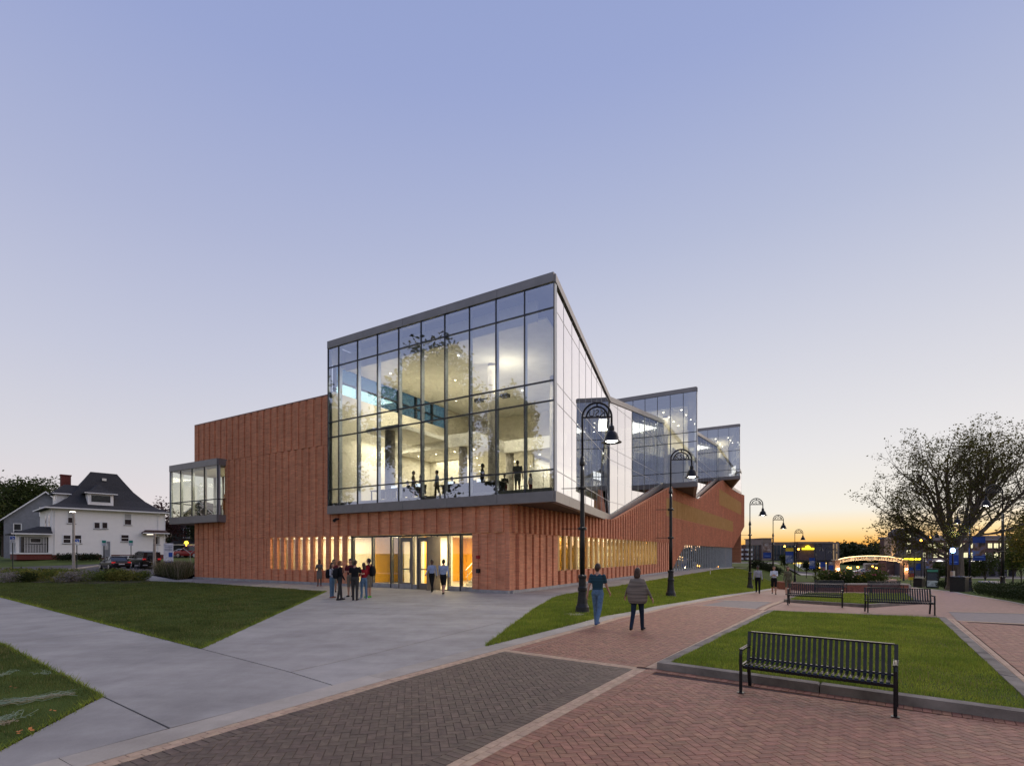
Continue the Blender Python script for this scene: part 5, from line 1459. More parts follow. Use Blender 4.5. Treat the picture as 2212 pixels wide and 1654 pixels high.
def lamp_post(px, hpx, label, toward, text=1, lit=True, arms=True, proto={}, base=None):
    """hpx: height in the photograph, which tells the distance"""
    d = LH * F / hpx; x = xd(px, d); z = float(gz(x, d)) - .02
    key = (lit, arms, text)
    rz = math.atan2(toward[1], toward[0])
    root = thing('lamp_post', label, 'lamp post', (x, d, z), rz, 'lamp posts along the promenade')
    if key not in proto:
        proto[key] = (root, make_lamp(root, lit, arms, text))
    else:
        for ch in proto[key][0].children:
            if ch.type != 'LIGHT': copy_tree(ch, root)
    return root, proto[key][1]
lit_spots = []
for a in ((1258, 454, 'nearest black lamp post, its letters reading backwards before the glass wall', (1, -.12), -1), (1449, 319, 'second black lamp post on the grass bank, letters reading KSU', (1, -.12), 1), (1620, 195, 'third lamp post on the grass bank, against the pale sky', (1, -.1), -1), (1670, 155, 'fourth lamp post, just beyond the three walkers', (1, -.1), -1), (1717, 121, 'fifth lamp post, beside the yellow sign of the far hotel', (1, -.1), -1), (1762, 86, 'small lamp post before the hotel, left of the blue banners', (1, -.1), 1), (1783, 69, 'small lamp post between the two blue banners near the arch', (1, -.1), 1), (1799, 60, 'farthest lamp post at the left foot of the arch', (1, -.1), 1),
          (2166, 242, 'lamp post at the far edge of the right path, its arm over the paving', (-1, .1), 1), (2095, 182, 'lamp post with the large portrait banner, right of the big tree', (-1, .1), 1), (2044, 136, 'lamp post before the trunk of the big tree', (-1, .1), 1), (1997, 95, 'lamp post beside the dark information board', (-1, .1), 1), (1975, 82, 'lamp post left of the small litter bin', (-1, .1), 1), (1952, 72, 'lamp post at the right foot of the arch', (-1, .1), 1)):
    rt_, off = lamp_post(a[0], a[1], a[2], a[3], a[4], lit=a[1] > 80)
    if a[1] > 80: lit_spots.append((rt_, off, a[1]))
for rt_, off, hp in lit_spots:
    l = lamp('lamp_light', 'SPOT', (off[0], 0, off[2] - .16), 160 if hp > 150 else 90, (1, .93, .78), .12, parent=rt_, spot=140)

# ================================================================== BENCHES
m_bench = mat('bench_steel', (.016, .017, .020), .30, metal=.5, var=.2, scale=9, spec=.6)
BL = 1.86
def make_bench(root):
    """faces -y; length along x"""
    prof = [(.235, .845), (.225, .80), (.15, .47), (.135, .435), (.10, .415), (.03, .405), (-.10, .415), (-.22, .43), (-.27, .425), (-.292, .40), (-.285, .365)]
    ns = 26
    sl = MB()
    w, th = .042, .008
    ring = []
    for i, (y, z) in enumerate(prof):
        a = Vector(prof[max(i - 1, 0)]); b = Vector(prof[min(i + 1, len(prof) - 1)]); t = (b - a).normalized(); n = Vector((t.y, -t.x)) * th / 2
        ring.append([(-w / 2, y - n.x, z - n.y), (w / 2, y - n.x, z - n.y), (w / 2, y + n.x, z + n.y), (-w / 2, y + n.x, z + n.y)])
    sl.rings(ring)
    x0 = -BL / 2 + .075
    first = sl.build('slat', m_bench, root, loc=(x0, 0, 0))
    for i in range(1, ns):
        c = first.copy(); COL.objects.link(c); c.parent = root; c.location = (x0 + i * (BL - .15) / (ns - 1), 0, 0)
    MB().bar((-BL / 2 + .02, .238, .85), (BL / 2 - .02, .238, .85), .05, .022).build('top_rail', m_bench, root)
    MB().bar((-BL / 2 + .02, .155, .45), (BL / 2 - .02, .155, .45), .03, .03).build('back_rail', m_bench, root)
    MB().bar((-BL / 2 + .02, -.255, .385), (BL / 2 - .02, -.255, .385), .03, .045).build('front_rail', m_bench, root)
    for sx in (-1, 1):
        x = sx * (BL / 2)
        MB().tube([(x, -.30, .0), (x, -.30, .58), (x, -.285, .625), (x, -.25, .64), (x, .16, .64), (x, .19, .63)], .024, 6).build('front_leg', m_bench, root)
        MB().bar((x, .26, 0), (x, .15, .40), .045, .045, (0, 1, 0)).build('rear_leg', m_bench, root)
        MB().bar((x, .15, .40), (x, .238, .855), .045, .035, (0, 1, 0)).build('back_post', m_bench, root)
        MB().bar((x, -.30, .40), (x, .15, .40), .03, .04).build('seat_bearer', m_bench, root)
        MB().bar((x, -.30, .648), (x, .18, .648), .055, .018).build('armrest', m_bench, root)
        MB().box(x - .045, x + .045, -.345, -.255, 0, .012).build('foot_plate', m_bench, root)
bproto = None
def bench(xl, yl, xr, yr, label):
    global bproto
    a, b = Vector((xl, yl)), Vector((xr, yr)); t = (b - a).normalized()
    c = (a + b) / 2
    rz = math.atan2(t.y, t.x)
    yv = Vector((-t.y, t.x)); c = c + yv * .30         # the measured line runs through the front feet
    z = float(gz(c.x, c.y))
    if bproto is None:
        bproto = o = thing('park_bench', label, 'bench', (c.x, c.y, z), rz, 'benches of the promenade'); make_bench(o)
    else:
        o = thing('park_bench', label, 'bench', (c.x, c.y, z), rz, 'benches of the promenade')
        for ch in bproto.children: copy_tree(ch, o)
    return o
p, q = gp(1609, 1497), gp(1922, 1546); bench(*p, *q, 'black slatted bench on the red pavers in the foreground')
bench(xd(1709, 20.9), 20.9, xd(1811, 20.0), 20.0, 'black bench left of the strip between the two kerbed lawns')
bench(xd(1874, 18.0), 18.0, xd(2020, 17.2), 17.2, 'black bench right of the strip between the two kerbed lawns')
bench(xd(1765, 36.6), 36.6, xd(1830, 36.2), 36.2, 'far bench before the planter, left of the rose bed')
bench(xd(1880, 34.5), 34.5, xd(1953, 34.0), 34.0, 'far bench before the planter, right of the rose bed')
bench(xd(1905, 62.0), 62.0, xd(1946, 61.0), 61.0, 'small distant bench beyond the rose bed')

# ================================================================== BINS, CALL POST, BOARDS
m_bin = mat('bin_black', (.014, .015, .014), .5, var=.2, scale=8)
def bin_(px, d, h, w, label):
    x = xd(px, d); z = float(gz(x, d))
    t = thing('litter_bin', label, 'bin', (x, d, z), .6)
    MB().cbox(-w / 2, w / 2, -w / 2, w / 2, .04, h - .14, .03).build('body', m_bin, t)
    for i in range(7):
        xx = -w / 2 + .05 + i * (w - .1) / 6
        MB().box(xx - .02, xx + .02, -w / 2 - .012, -w / 2 - .001, .1, h - .2).build('slat', m_bin, t)
        MB().box(w / 2 + .001, w / 2 + .012, xx - .02, xx + .02, .1, h - .2).build('slat', m_bin, t)
    MB().cbox(-w / 2 - .03, w / 2 + .03, -w / 2 - .03, w / 2 + .03, h - .138, h, .04).build('lid', m_bin, t)
    MB().box(-w / 2, w / 2, -w / 2, w / 2, 0, .038).build('base', m_bin, t)
bin_(2072, 43.0, 1.28, 1.0, 'big black litter bin at the foot of the large tree')
bin_(1985, 66.0, 1.2, .95, 'small dark litter bin beside the information board')
# blue-light call post
x = xd(2058, 45); z = float(gz(x, 45))
t = thing('emergency_call_post', 'slim call post with a glowing blue lamp before the big tree', 'call post', (x, 45, z), .3)
MB().lathe([(.11, 0), (.11, .05), (.065, .08), (.06, 3.35)], 12).build('pole', m_iron, t)
MB().cbox(-.13, .13, -.12, .12, .9, 1.75, .02).build('call_box', m_steel, t)
MB().lathe([(.09, 3.36), (.15, 3.42), (.16, 3.62), (.10, 3.72), (.02, 3.75)], 14).build('blue_lamp', emat('blue_glow', (.25, .45, 1.0), 18.0), t)
lamp('blue_light', 'POINT', (0, -.3, 3.55), 60, (.08, .18, 1.0), .12, parent=t)
# information board
x = xd(2014, 62); z = float(gz(x, 62))
t = thing('information_board', 'dark upright information board with a green heading and a white map', 'sign', (x, 62, z), -.45)
MB().cbox(-.62, .62, -.08, .08, .0, 2.35, .02).build('panel', m_bin, t)
MB().box(-.52, .52, -.088, -.081, 1.95, 2.22).build('heading', mat('board_green', (.05, .22, .16), .6), t)
for i in range(6): MB().box(-.50, .50 - .06 * (i % 3), -.088, -.081, 1.06 + i * .13, 1.13 + i * .13).build('text_line', mat('board_text', (.08, .10, .14), .6), t)
MB().box(-.52, .52, -.088, -.081, .18, .92).build('map', mat('board_map', (.45, .50, .52), .6, var=.25, scale=3), t)
# survey marker and drain on the bank
x, y = gp(1670, 1247); m_mark = mat('marker_white', (.7, .68, .62), .7)
# (marker pole on the grass bank)
x, y = W(28, 5.0)[:2]; z = float(gz(x, y))
t = thing('marker_post', 'thin white marker post standing in the grass bank', 'marker post', (x, y, z))
MB().lathe([(.03, 0), (.03, .55), (.035, .56), (.035, .62), (.02, .64)], 8).build('post', m_mark, t)
MB().lathe([(.036, .40), (.036, .44)], 8).build('band', mat('marker_band', (.5, .12, .05), .7), t)
x, y = gp(1240, 1327); z = float(gz(x, y))
o = MB().lathe([(.34, 0), (.34, .035), (.30, .05), (.29, .045), (.02, .05)], 20).build('access_cover', m_conc2, None, loc=(x, y, z - .01)); tag(o, 'round pale access cover in the grass beside the nearest lamp post', 'cover')

# strands of torn netting on the corner lawn
m_net = mat('netting', (.20, .30, .22), .7, var=.3, scale=4, col2=(.36, .40, .30)); m_net2 = mat('netting_straw', (.33, .26, .18), .8, var=.3, scale=6)
def strands(label, pts, n, spread, col, seed):
    rg_ = np.random.default_rng(seed); mb = MB()
    pts = [gp(*p) for p in pts]
    for i in range(n):
        off = rg_.normal(0, spread, 2); P = []
        for k, (x, y) in enumerate(pts):
            P.append((x, y))
        L = []
        t0, t1 = sorted(rg_.uniform(0, 1, 2)); 
        if t1 - t0 < .3: t0, t1 = max(0, t0 - .25), min(1, t1 + .25)
        m_ = 14
        for q in range(m_):
            t = (t0 + (t1 - t0) * q / (m_ - 1)) * (len(P) - 1); j = min(int(t), len(P) - 2); f = t - j
            x = P[j][0] * (1 - f) + P[j + 1][0] * f + off[0] + rg_.normal(0, spread * .25); y = P[j][1] * (1 - f) + P[j + 1][1] * f + off[1] + rg_.normal(0, spread * .25)
            L.append((x, y, float(gz(x, y)) + .055 + abs(rg_.normal(0, .018))))
        mb.tube(L, .0020, 4)
    o = mb.build('netting', [col]); tag(o, label, 'netting')
strands('long bundle of torn green netting lying across the corner lawn', [(-60, 1530), (0, 1527), (60, 1520), (120, 1508), (172, 1502)], 24, .075, m_net, 3)
strands('straw-coloured strands beside the long bundle of netting', [(-40, 1533), (30, 1524), (110, 1513), (180, 1503)], 11, .07, m_net2, 4)
strands('tangle of netting near the bottom corner of the lawn', [(-30, 1580), (0, 1566), (25, 1560), (42, 1545)], 13, .08, m_net, 5)
strands('brown strands at the frame edge of the corner lawn', [(-30, 1585), (0, 1574), (22, 1566)], 9, .05, m_net2, 6)
strands('thin strand of netting in the upper part of the corner lawn', [(-30, 1472), (5, 1465), (25, 1456), (45, 1458)], 8, .05, m_net, 7)
strands('pale strands near the walk on the corner lawn', [(78, 1455), (92, 1462), (112, 1461)], 6, .05, m_net, 8)
# fallen leaves
rg_ = np.random.default_rng(9); lv = []
for px_, py_, k in ((146, 1467, 1), (70, 1575, 3), (40, 1590, 3), (120, 1545, 2), (30, 1490, 2), (1700, 1400, 3), (1900, 1420, 3), (560, 1335, 3), (1180, 1345, 2)):
    for i in range(k):
        x, y = gp(px_ + rg_.normal(0, 9), py_ + rg_.normal(0, 4)); z = float(gz(x, y)) + .05; a = rg_.uniform(0, 6.28); s_ = rg_.uniform(.018, .035)
        d1 = np.array([math.cos(a), math.sin(a), rg_.uniform(-.3, .3)]) * s_; d2 = np.array([-math.sin(a), math.cos(a), rg_.uniform(-.3, .5)]) * s_ * .6; c = np.array([x, y, z])
        lv.append([c - d1, c + d2, c + d1, c - d2])
tag(quads_mesh('fallen_leaves', np.array(lv), mat('leaf_orange', (.42, .15, .04), .8, var=.3, scale=9)), 'scattered orange fallen leaves on the grass', 'leaves', kind='stuff')
# ================================================================== HOUSES, CARS AND SIGNS BEYOND THE LAWN
m_siding = mat('white_siding', (.90, .88, .85), .6, var=.015, scale=2)
m_trim = mat('white_trim', (.80, .80, .80), .5, var=.03, scale=2)
m_shing = mat('roof_shingle', (.030, .030, .033), .9, var=.25, scale=7, bump=.5, bscale=18)
m_hbrick = mat('house_brick', (.135, .034, .026), .85, var=.2, scale=9, bump=.3, bscale=30)
m_win = mat('window_dark', (.025, .028, .032), .12, var=.2, scale=1.5, spec=.6)
m_blind = mat('window_blind', (.42, .42, .42), .5, var=.08, scale=1)
m_wlit = emat('window_lit', (1.0, .62, .25), 1.1)
m_gsid = mat('grey_siding', (.20, .21, .235), .75, var=.08, scale=2); m_dsid = mat('dark_siding', (.060, .066, .068), .75, var=.1, scale=2)
m_sill = mat('window_sill_dark', (.05, .05, .055), .7)

def siding_wall(mb, x0, x1, z0, z1, y, exp=.125, nrm=-1):
    """lapped boards on the plane y, facing -y"""
    k = max(1, round((z1 - z0) / exp)); h = (z1 - z0) / k
    for i in range(k):
        a = z0 + i * h
        mb.add([(x0, y - .022, a), (x1, y - .022, a), (x1, y, a + h), (x0, y, a + h), (x0, y, a), (x1, y, a)], [(0, 1, 2, 3), (4, 5, 1, 0)])
def siding_side(mb, y0, y1, z0, z1, x, exp=.125):
    k = max(1, round((z1 - z0) / exp)); h = (z1 - z0) / k
    for i in range(k):
        a = z0 + i * h
        mb.add([(x - .022, y0, a), (x - .022, y1, a), (x, y1, a + h), (x, y0, a + h)], [(0, 3, 2, 1)])
def house_window(par, x0, x1, z0, z1, y, lit=None, split=True, nm='window', sill=True):
    f = .10
    fr = MB(); fr.box(x0 - f, x0, y - .07, y - .024, z0 - f, z1 + f); fr.box(x1, x1 + f, y - .07, y - .024, z0 - f, z1 + f); fr.box(x0, x1, y - .07, y - .024, z1, z1 + f); fr.box(x0, x1, y - .07, y - .024, z0 - f, z0)
    if split: fr.box(x0, x1, y - .05, y - .026, (z0 + z1) / 2 - .03, (z0 + z1) / 2 + .03)
    w = fr.build(nm, m_trim, par)
    MB().box(x0, x1, y - .034, y - .028, z0, z1).build('pane', lit or m_win, w)
    if sill: MB().box(x0 - f - .04, x1 + f + .04, y - .10, y - .024, z0 - f - .06, z0 - f).build('sill', m_sill, w)
    return w

# ---- the white house
HC = Vector((-60.6, 68.0)); HL = Vector((.655, .756)); HN = Vector((-.756, .655))
HLEN, HW = 12.8, 10.0
HZ = float(gz(HC.x, HC.y)) - .02
wh = thing('white_house', 'white clapboard house with a dark flared hip roof, dormers and a porch', 'house', (HC.x, HC.y, HZ), math.atan2(HL.y, HL.x))
def hx(px, y=0.0):
    u = (px - CX) / F; bx, by = HC.x + HN.x * y, HC.y + HN.y * y
    return (bx - u * by) / (u * HL.y - HL.x)
def hz(px, py, y=0.0):
    t = hx(px, y); d = HC.y + HN.y * y + HL.y * t
    return zd(py, d) - HZ
EZ = hz(235, 1103)                       # eaves
BZ = hz(235, 1197.5)                     # top of the brick base
mb = MB(); mb.box(.02, HLEN - .02, .02, HW, -.4, BZ); mb.build('brick_base', m_hbrick, wh)
mb = MB(); siding_wall(mb, 0, HLEN, BZ, EZ, 0.0); siding_side(mb, 0, HW, BZ, EZ, 0.0); mb.box(.001, HLEN, .001, HW, BZ, EZ); mb.build('wall', m_siding, wh)
for x in (-.03, HLEN - .12): MB().box(x, x + .15, -.045, .05, BZ, EZ).build('corner_board', m_trim, wh)
rings = []
for ins, z in ((-.75, .02), (-.75, .14), (-.2, .32), (.8, .80), (2.0, 1.75), (3.2, 3.15), (4.2, 4.75), (4.85, 5.85)):
    rings.append([(ins, ins, EZ + z), (HLEN - ins, ins, EZ + z), (HLEN - ins, HW - ins, EZ + z), (ins, HW - ins, EZ + z)])
rf = MB(); rf.rings(rings); roof = rf.build('roof', m_shing, wh)
mb = MB(); mb.box(-.78, HLEN + .78, -.80, -.752, EZ - .02, EZ + .13); mb.build('gutter', m_trim, roof)
MB().box(-.80, -.752, -.75, HW, EZ - .02, EZ + .13).build('gutter', m_trim, roof)
MB().box(-.74, HLEN + .74, -.74, 0.0, EZ - .05, EZ + .015).build('eave_soffit', m_trim, roof)
def dormer(x0, x1, y0, y1, z0, z1, win, lab):
    d = MB(); siding_wall(d, x0, x1, z0, z1, y0); d.box(x0, x1, y0 + .001, y1, z0, z1); do = d.build('dormer', m_siding, wh)
    o_ = .42; xm = (x0 + x1) / 2; ap = z1 + 1.45
    r = MB(); r.rings([[(x0 - o_, y0 - o_, z1), (x1 + o_, y0 - o_, z1), (x1 + o_, y1, z1), (x0 - o_, y1, z1)], [(x0 - o_, y0 - o_, z1 + .1), (x1 + o_, y0 - o_, z1 + .1), (x1 + o_, y1, z1 + .1), (x0 - o_, y1, z1 + .1)], [(xm - .9, y0 + .35, z1 + .6), (xm + .9, y0 + .35, z1 + .6), (xm + .9, y1, z1 + .6), (xm - .9, y1, z1 + .6)], [(xm - .1, y0 + 1.2, ap), (xm + .1, y0 + 1.2, ap), (xm + .1, y1 + .2, ap), (xm - .1, y1 + .2, ap)]])
    r.build('dormer_roof', m_shing, do)
    MB().box(x0 - o_ - .02, x1 + o_ + .02, y0 - o_ - .03, y0 - o_ - .001, z1 - .02, z1 + .10).build('dormer_gutter', m_trim, do)
    if win: house_window(do, x0 + .35, x1 - .35, z0 + .40, z1 - .2, y0, None, False, sill=False)
dx0, dx1 = hx(190, .75), hx(245, .75); dormer(dx0, dx1, .75, 4.6, EZ + .80, EZ + 2.35, True, '')
# dormer towards the street, on the other slope
ld = MB(); ld.box(.9, 3.6, 3.4, 6.4, EZ + .9, EZ + 2.2); ldo = ld.build('dormer', m_siding, wh)
r = MB(); r.rings([[(.45, 2.9, EZ + 2.2), (4.6, 2.9, EZ + 2.2), (4.6, 6.9, EZ + 2.2), (.45, 6.9, EZ + 2.2)], [(.45, 2.9, EZ + 2.3), (4.6, 2.9, EZ + 2.3), (4.6, 6.9, EZ + 2.3), (.45, 6.9, EZ + 2.3)], [(1.9, 4.7, EZ + 3.7), (5.0, 4.7, EZ + 3.7), (5.0, 5.1, EZ + 3.7), (1.9, 5.1, EZ + 3.7)]]); r.build('dormer_roof', m_shing, ldo)
MB().box(.88, .899, 4.2, 5.6, EZ + 1.3, EZ + 2.0).build('dormer_pane', m_win, ldo)
MB().box(.42, 4.6, 2.87, 2.899, EZ + 2.17, EZ + 2.31).build('dormer_gutter', m_trim, ldo)
ch = MB(); ch.box(1.9, 3.0, 7.1, 8.0, EZ + 2.5, EZ + 5.2); ch.box(1.83, 3.07, 7.03, 8.07, EZ + 5.2, EZ + 5.38); ch.build('chimney', m_hbrick, roof)
MB().box(6.0, 6.5, 3.9, 4.3, EZ + 4.6, EZ + 4.95).build('roof_vent', m_steel, roof)
# windows of the long wall: left, right, top, bottom edges in the photograph
for (pa, pb, ya, yb, lit, sp) in ((147, 162, 1105, 1129, None, True), (204, 215, 1128.5, 1140.5, None, False), (221, 231.5, 1128.5, 1140.5, None, False), (269.5, 283, 1110, 1132.5, None, True), (137, 152, 1156, 1172, None, True), (161, 175, 1156, 1172, m_wlit if False else None, True), (262, 277.5, 1155.5, 1168.5, None, True), (334, 344, 1159, 1175, None, False)):
    xa, xb = hx(pa), hx(pb); za, zb2 = hz((pa + pb) / 2, yb), hz((pa + pb) / 2, ya)
    w_ = house_window(wh, xa, xb, za, zb2, 0.0, lit, sp)
    if ya < 1112: MB().box(xa, xb, -.045, -.036, (za + zb2) / 2, zb2).build('blind', m_blind, w_)
dd = MB(); xa, xb = hx(222), hx(237.5); za, zb2 = hz(230, 1204), hz(230, 1169)
dd.box(xa, xb, -.05, -.026, za, zb2); do = dd.build('door', m_gsid, wh)
fr = MB(); fr.box(xa - .12, xa, -.08, -.024, za, zb2 + .12); fr.box(xb, xb + .12, -.08, -.024, za, zb2 + .12); fr.box(xa, xb, -.08, -.024, zb2, zb2 + .12); fr.build('door_frame', m_trim, do)
MB().box(xa + .2, xb - .2, -.058, -.051, za + 1.1, zb2 - .25).build('door_pane', m_blind, do)
for pa, pb in ((137, 176), (259, 294)):
    xa, xb = hx(pa), hx(pb); w_ = MB().box(xa, xb, -.04, .015, .05, BZ - .12).build('basement_window', m_trim, wh); MB().box(xa + .1, (xa + xb) / 2 - .05, -.05, -.041, .14, BZ - .2).build('pane', m_win, w_); MB().box((xa + xb) / 2 + .05, xb - .1, -.05, -.041, .14, BZ - .2).build('pane', m_win, w_)
# hood over the side door
xa, xb = hx(305), hx(362); z_ = hz(330, 1152)
hd_ = MB(); hd_.rings([[(xa, -.9, z_), (xb, -.9, z_), (xb, .02, z_), (xa, .02, z_)], [(xa, -.9, z_ + .12), (xb, -.9, z_ + .12), (xb, .02, z_ + .12), (xa, .02, z_ + .12)], [(xa + .5, -.25, z_ + .5), (xb - .3, -.25, z_ + .5), (xb - .3, .02, z_ + .5), (xa + .5, .02, z_ + .5)]]); ho = hd_.build('door_hood', mat('hood_brown', (.055, .028, .024), .8), wh)
MB().box(xa - .03, xb + .03, -.95, -.905, z_ - .03, z_ + .10).build('gutter', m_trim, ho)
for k_ in (.25, 11.9):
    MB().tube([(k_, -.78, EZ), (k_, -.35, EZ - .35), (k_, -.06, EZ - .5), (k_, -.06, BZ)], .04, 6).build('downpipe', m_trim, wh)
# porch
PX0 = -3.4
po_ = MB().box(PX0, -.01, -.1, 6.5, .0, .72).build('porch', m_hbrick, wh)
MB().box(PX0 - .05, -.01, -.2, 6.5, .72, .90).build('porch_floor', m_trim, po_)
r = MB(); r.rings([[(PX0 - .5, -.7, 3.25), (-.01, -.7, 3.25), (-.01, 7, 3.25), (PX0 - .5, 7, 3.25)], [(PX0 - .5, -.7, 3.38), (-.01, -.7, 3.38), (-.01, 7, 3.38), (PX0 - .5, 7, 3.38)], [(-1.2, 1.2, 4.35), (-.01, .9, 4.35), (-.01, 6, 4.35), (-1.2, 6, 4.35)]]); r.build('porch_roof', m_shing, po_)
MB().box(PX0 - .55, -.01, -.76, -.702, 3.22, 3.38).build('gutter', m_trim, po_); MB().box(PX0 - .1, -.01, -.12, .1, 2.95, 3.25).build('porch_beam', m_trim, po_)
for x in (PX0 + .1, -.2): MB().box(x - .16, x + .16, -.12, .18, .9, 2.95).build('porch_column', m_trim, po_)
for y in (2.2, 4.3, 6.3): MB().box(PX0 - .05, PX0 + .25, y - .15, y + .15, .9, 2.95).build('porch_column', m_trim, po_)
lt_ = MB()
for i in range(9): lt_.box(-2.65 + i * .26, -2.62 + i * .26, -.06, -.03, .95, 1.9 if 2 <= i <= 6 else 2.9)
for i in range(9): lt_.box(-2.68, -.5, -.03, -.01, 1.0 + i * .115, 1.03 + i * .115)
for i in range(7):
    z = 2.1 + i * .125
    if 2.2 < z < 2.72: lt_.box(-2.68, -2.1, -.03, -.01, z, z + .035); lt_.box(-1.1, -.5, -.03, -.01, z, z + .035)
    else: lt_.box(-2.68, -.5, -.03, -.01, z, z + .035)
lt_.tube([(-2.1, -.04, 2.2), (-1.1, -.04, 2.2), (-1.1, -.04, 2.75), (-2.1, -.04, 2.75), (-2.1, -.04, 2.2)], .03, 5)
lt_.build('lattice_screen', m_trim, po_)
MB().box(PX0 + .45, -.03, .25, .30, .9, 2.95).build('porch_shade_panel', m_win, po_)  # dark panel added for the shade inside the porch
for y in (1.6, 4.4): MB().box(-.03, -.015, y, y + 1.0, EZ - 2.3, EZ - .8).build('side_window', m_win, wh)

# ---- simple gabled neighbours
def gable_house(name, label, loc, rz, L, Wd, h, ridge, wallm, roofm, wins, porch=False):
    t = thing(name, label, 'house', loc, rz)
    mb = MB(); siding_wall(mb, 0, L, 0, h, 0.0); siding_side(mb, 0, Wd, 0, h, 0.0); mb.box(.001, L, .001, Wd, 0, h); mb.build('wall', wallm, t)
    # gables on the -x and +x ends? ridge runs along y: gable faces the front
    g = MB(); g.add([(0, 0, h), (L, 0, h), (L / 2, 0, ridge), (0, Wd, h), (L, Wd, h), (L / 2, Wd, ridge)], [(0, 1, 2), (3, 5, 4), (0, 2, 5, 3), (1, 4, 5, 2)]); g.build('gable', wallm, t)
    o_ = .5; sl = (ridge - h) / (L / 2)
    for sg in (0, 1):
        r = MB()
        xe = -o_ if sg == 0 else L + o_; ze = h - o_ * sl
        r.add([(xe, -o_, ze + .02), (L / 2, -o_, ridge + .02), (L / 2, Wd + o_, ridge + .02), (xe, Wd + o_, ze + .02), (xe, -o_, ze + .17), (L / 2, -o_, ridge + .2), (L / 2, Wd + o_, ridge + .2), (xe, Wd + o_, ze + .17)], [(0, 1, 2, 3), (7, 6, 5, 4), (0, 4, 5, 1), (3, 2, 6, 7), (0, 3, 7, 4)])
        ro_ = r.build('roof', roofm, t)
        b = MB(); b.add([(xe, -o_ - .03, ze - .05), (L / 2, -o_ - .03, ridge - .05), (L / 2, -o_ - .03, ridge + .18), (xe, -o_ - .03, ze + .16)], [(0, 1, 2, 3)]); b.build('barge_board', m_trim, ro_)
    for (x0, x1, z0, z1) in wins: house_window(t, x0, x1, z0, z1, 0.0)
    if porch:
        MB().hexa([(.3, -2.4, 2.5), (L, -2.4, 2.5), (L, 0, 3.3), (.3, 0, 3.3), (.3, -2.4, 2.62), (L, -2.4, 2.62), (L, 0, 3.42), (.3, 0, 3.42)]).build('porch_roof', roofm, t)
        MB().box(.25, L, -2.46, -2.42, 2.42, 2.62).build('porch_beam', m_trim, t)
        for x in (.6, L * .5, L - .5): MB().box(x - .14, x + .14, -2.35, -2.07, 0, 2.5).build('porch_column', m_trim, t)
    return t
d = 83.0; z = float(gz(xd(10, d), d))
gable_house('grey_house', 'grey-blue gabled house half hidden behind the porch of the white house', (xd(8, d), d, z - .1), R(42), 10, 9, 6.4, 11.0, m_gsid, mat('roof_grey', (.075, .078, .09), .9, var=.2, scale=5), [(1.2, 2.0, 3.6, 5.6), (4.4, 5.2, 3.6, 5.6), (4.3, 5.3, 7.0, 8.4)])
d = 96.0
gable_house('dark_house', 'dark grey gabled house with a porch, seen under the glass bay', (xd(372, d), d, 1.0), R(8), 9.5, 9, 6.2, 10.6, m_dsid, m_shing, [(2.0, 3.0, 3.9, 5.6), (3.9, 4.7, 6.7, 7.9), (5.0, 5.8, 6.7, 7.9), (6.1, 6.9, 6.7, 7.9), (6.8, 7.8, 3.9, 5.6)], porch=True)
o = MB().lathe([(.02, .62), (.22, .55), (.36, .2), (.38, .12), (.2, .1), (.08, .02), (.10, -.35), (.14, -.40)], 14).build('porch_lantern', emat('lantern_yellow', (1.0, .62, .05), 2.2), None, loc=(xd(402.5, 93), 93, zd(1175, 93)))
tag(o, 'glowing yellow lantern hanging at the porch of the dark house', 'lantern')

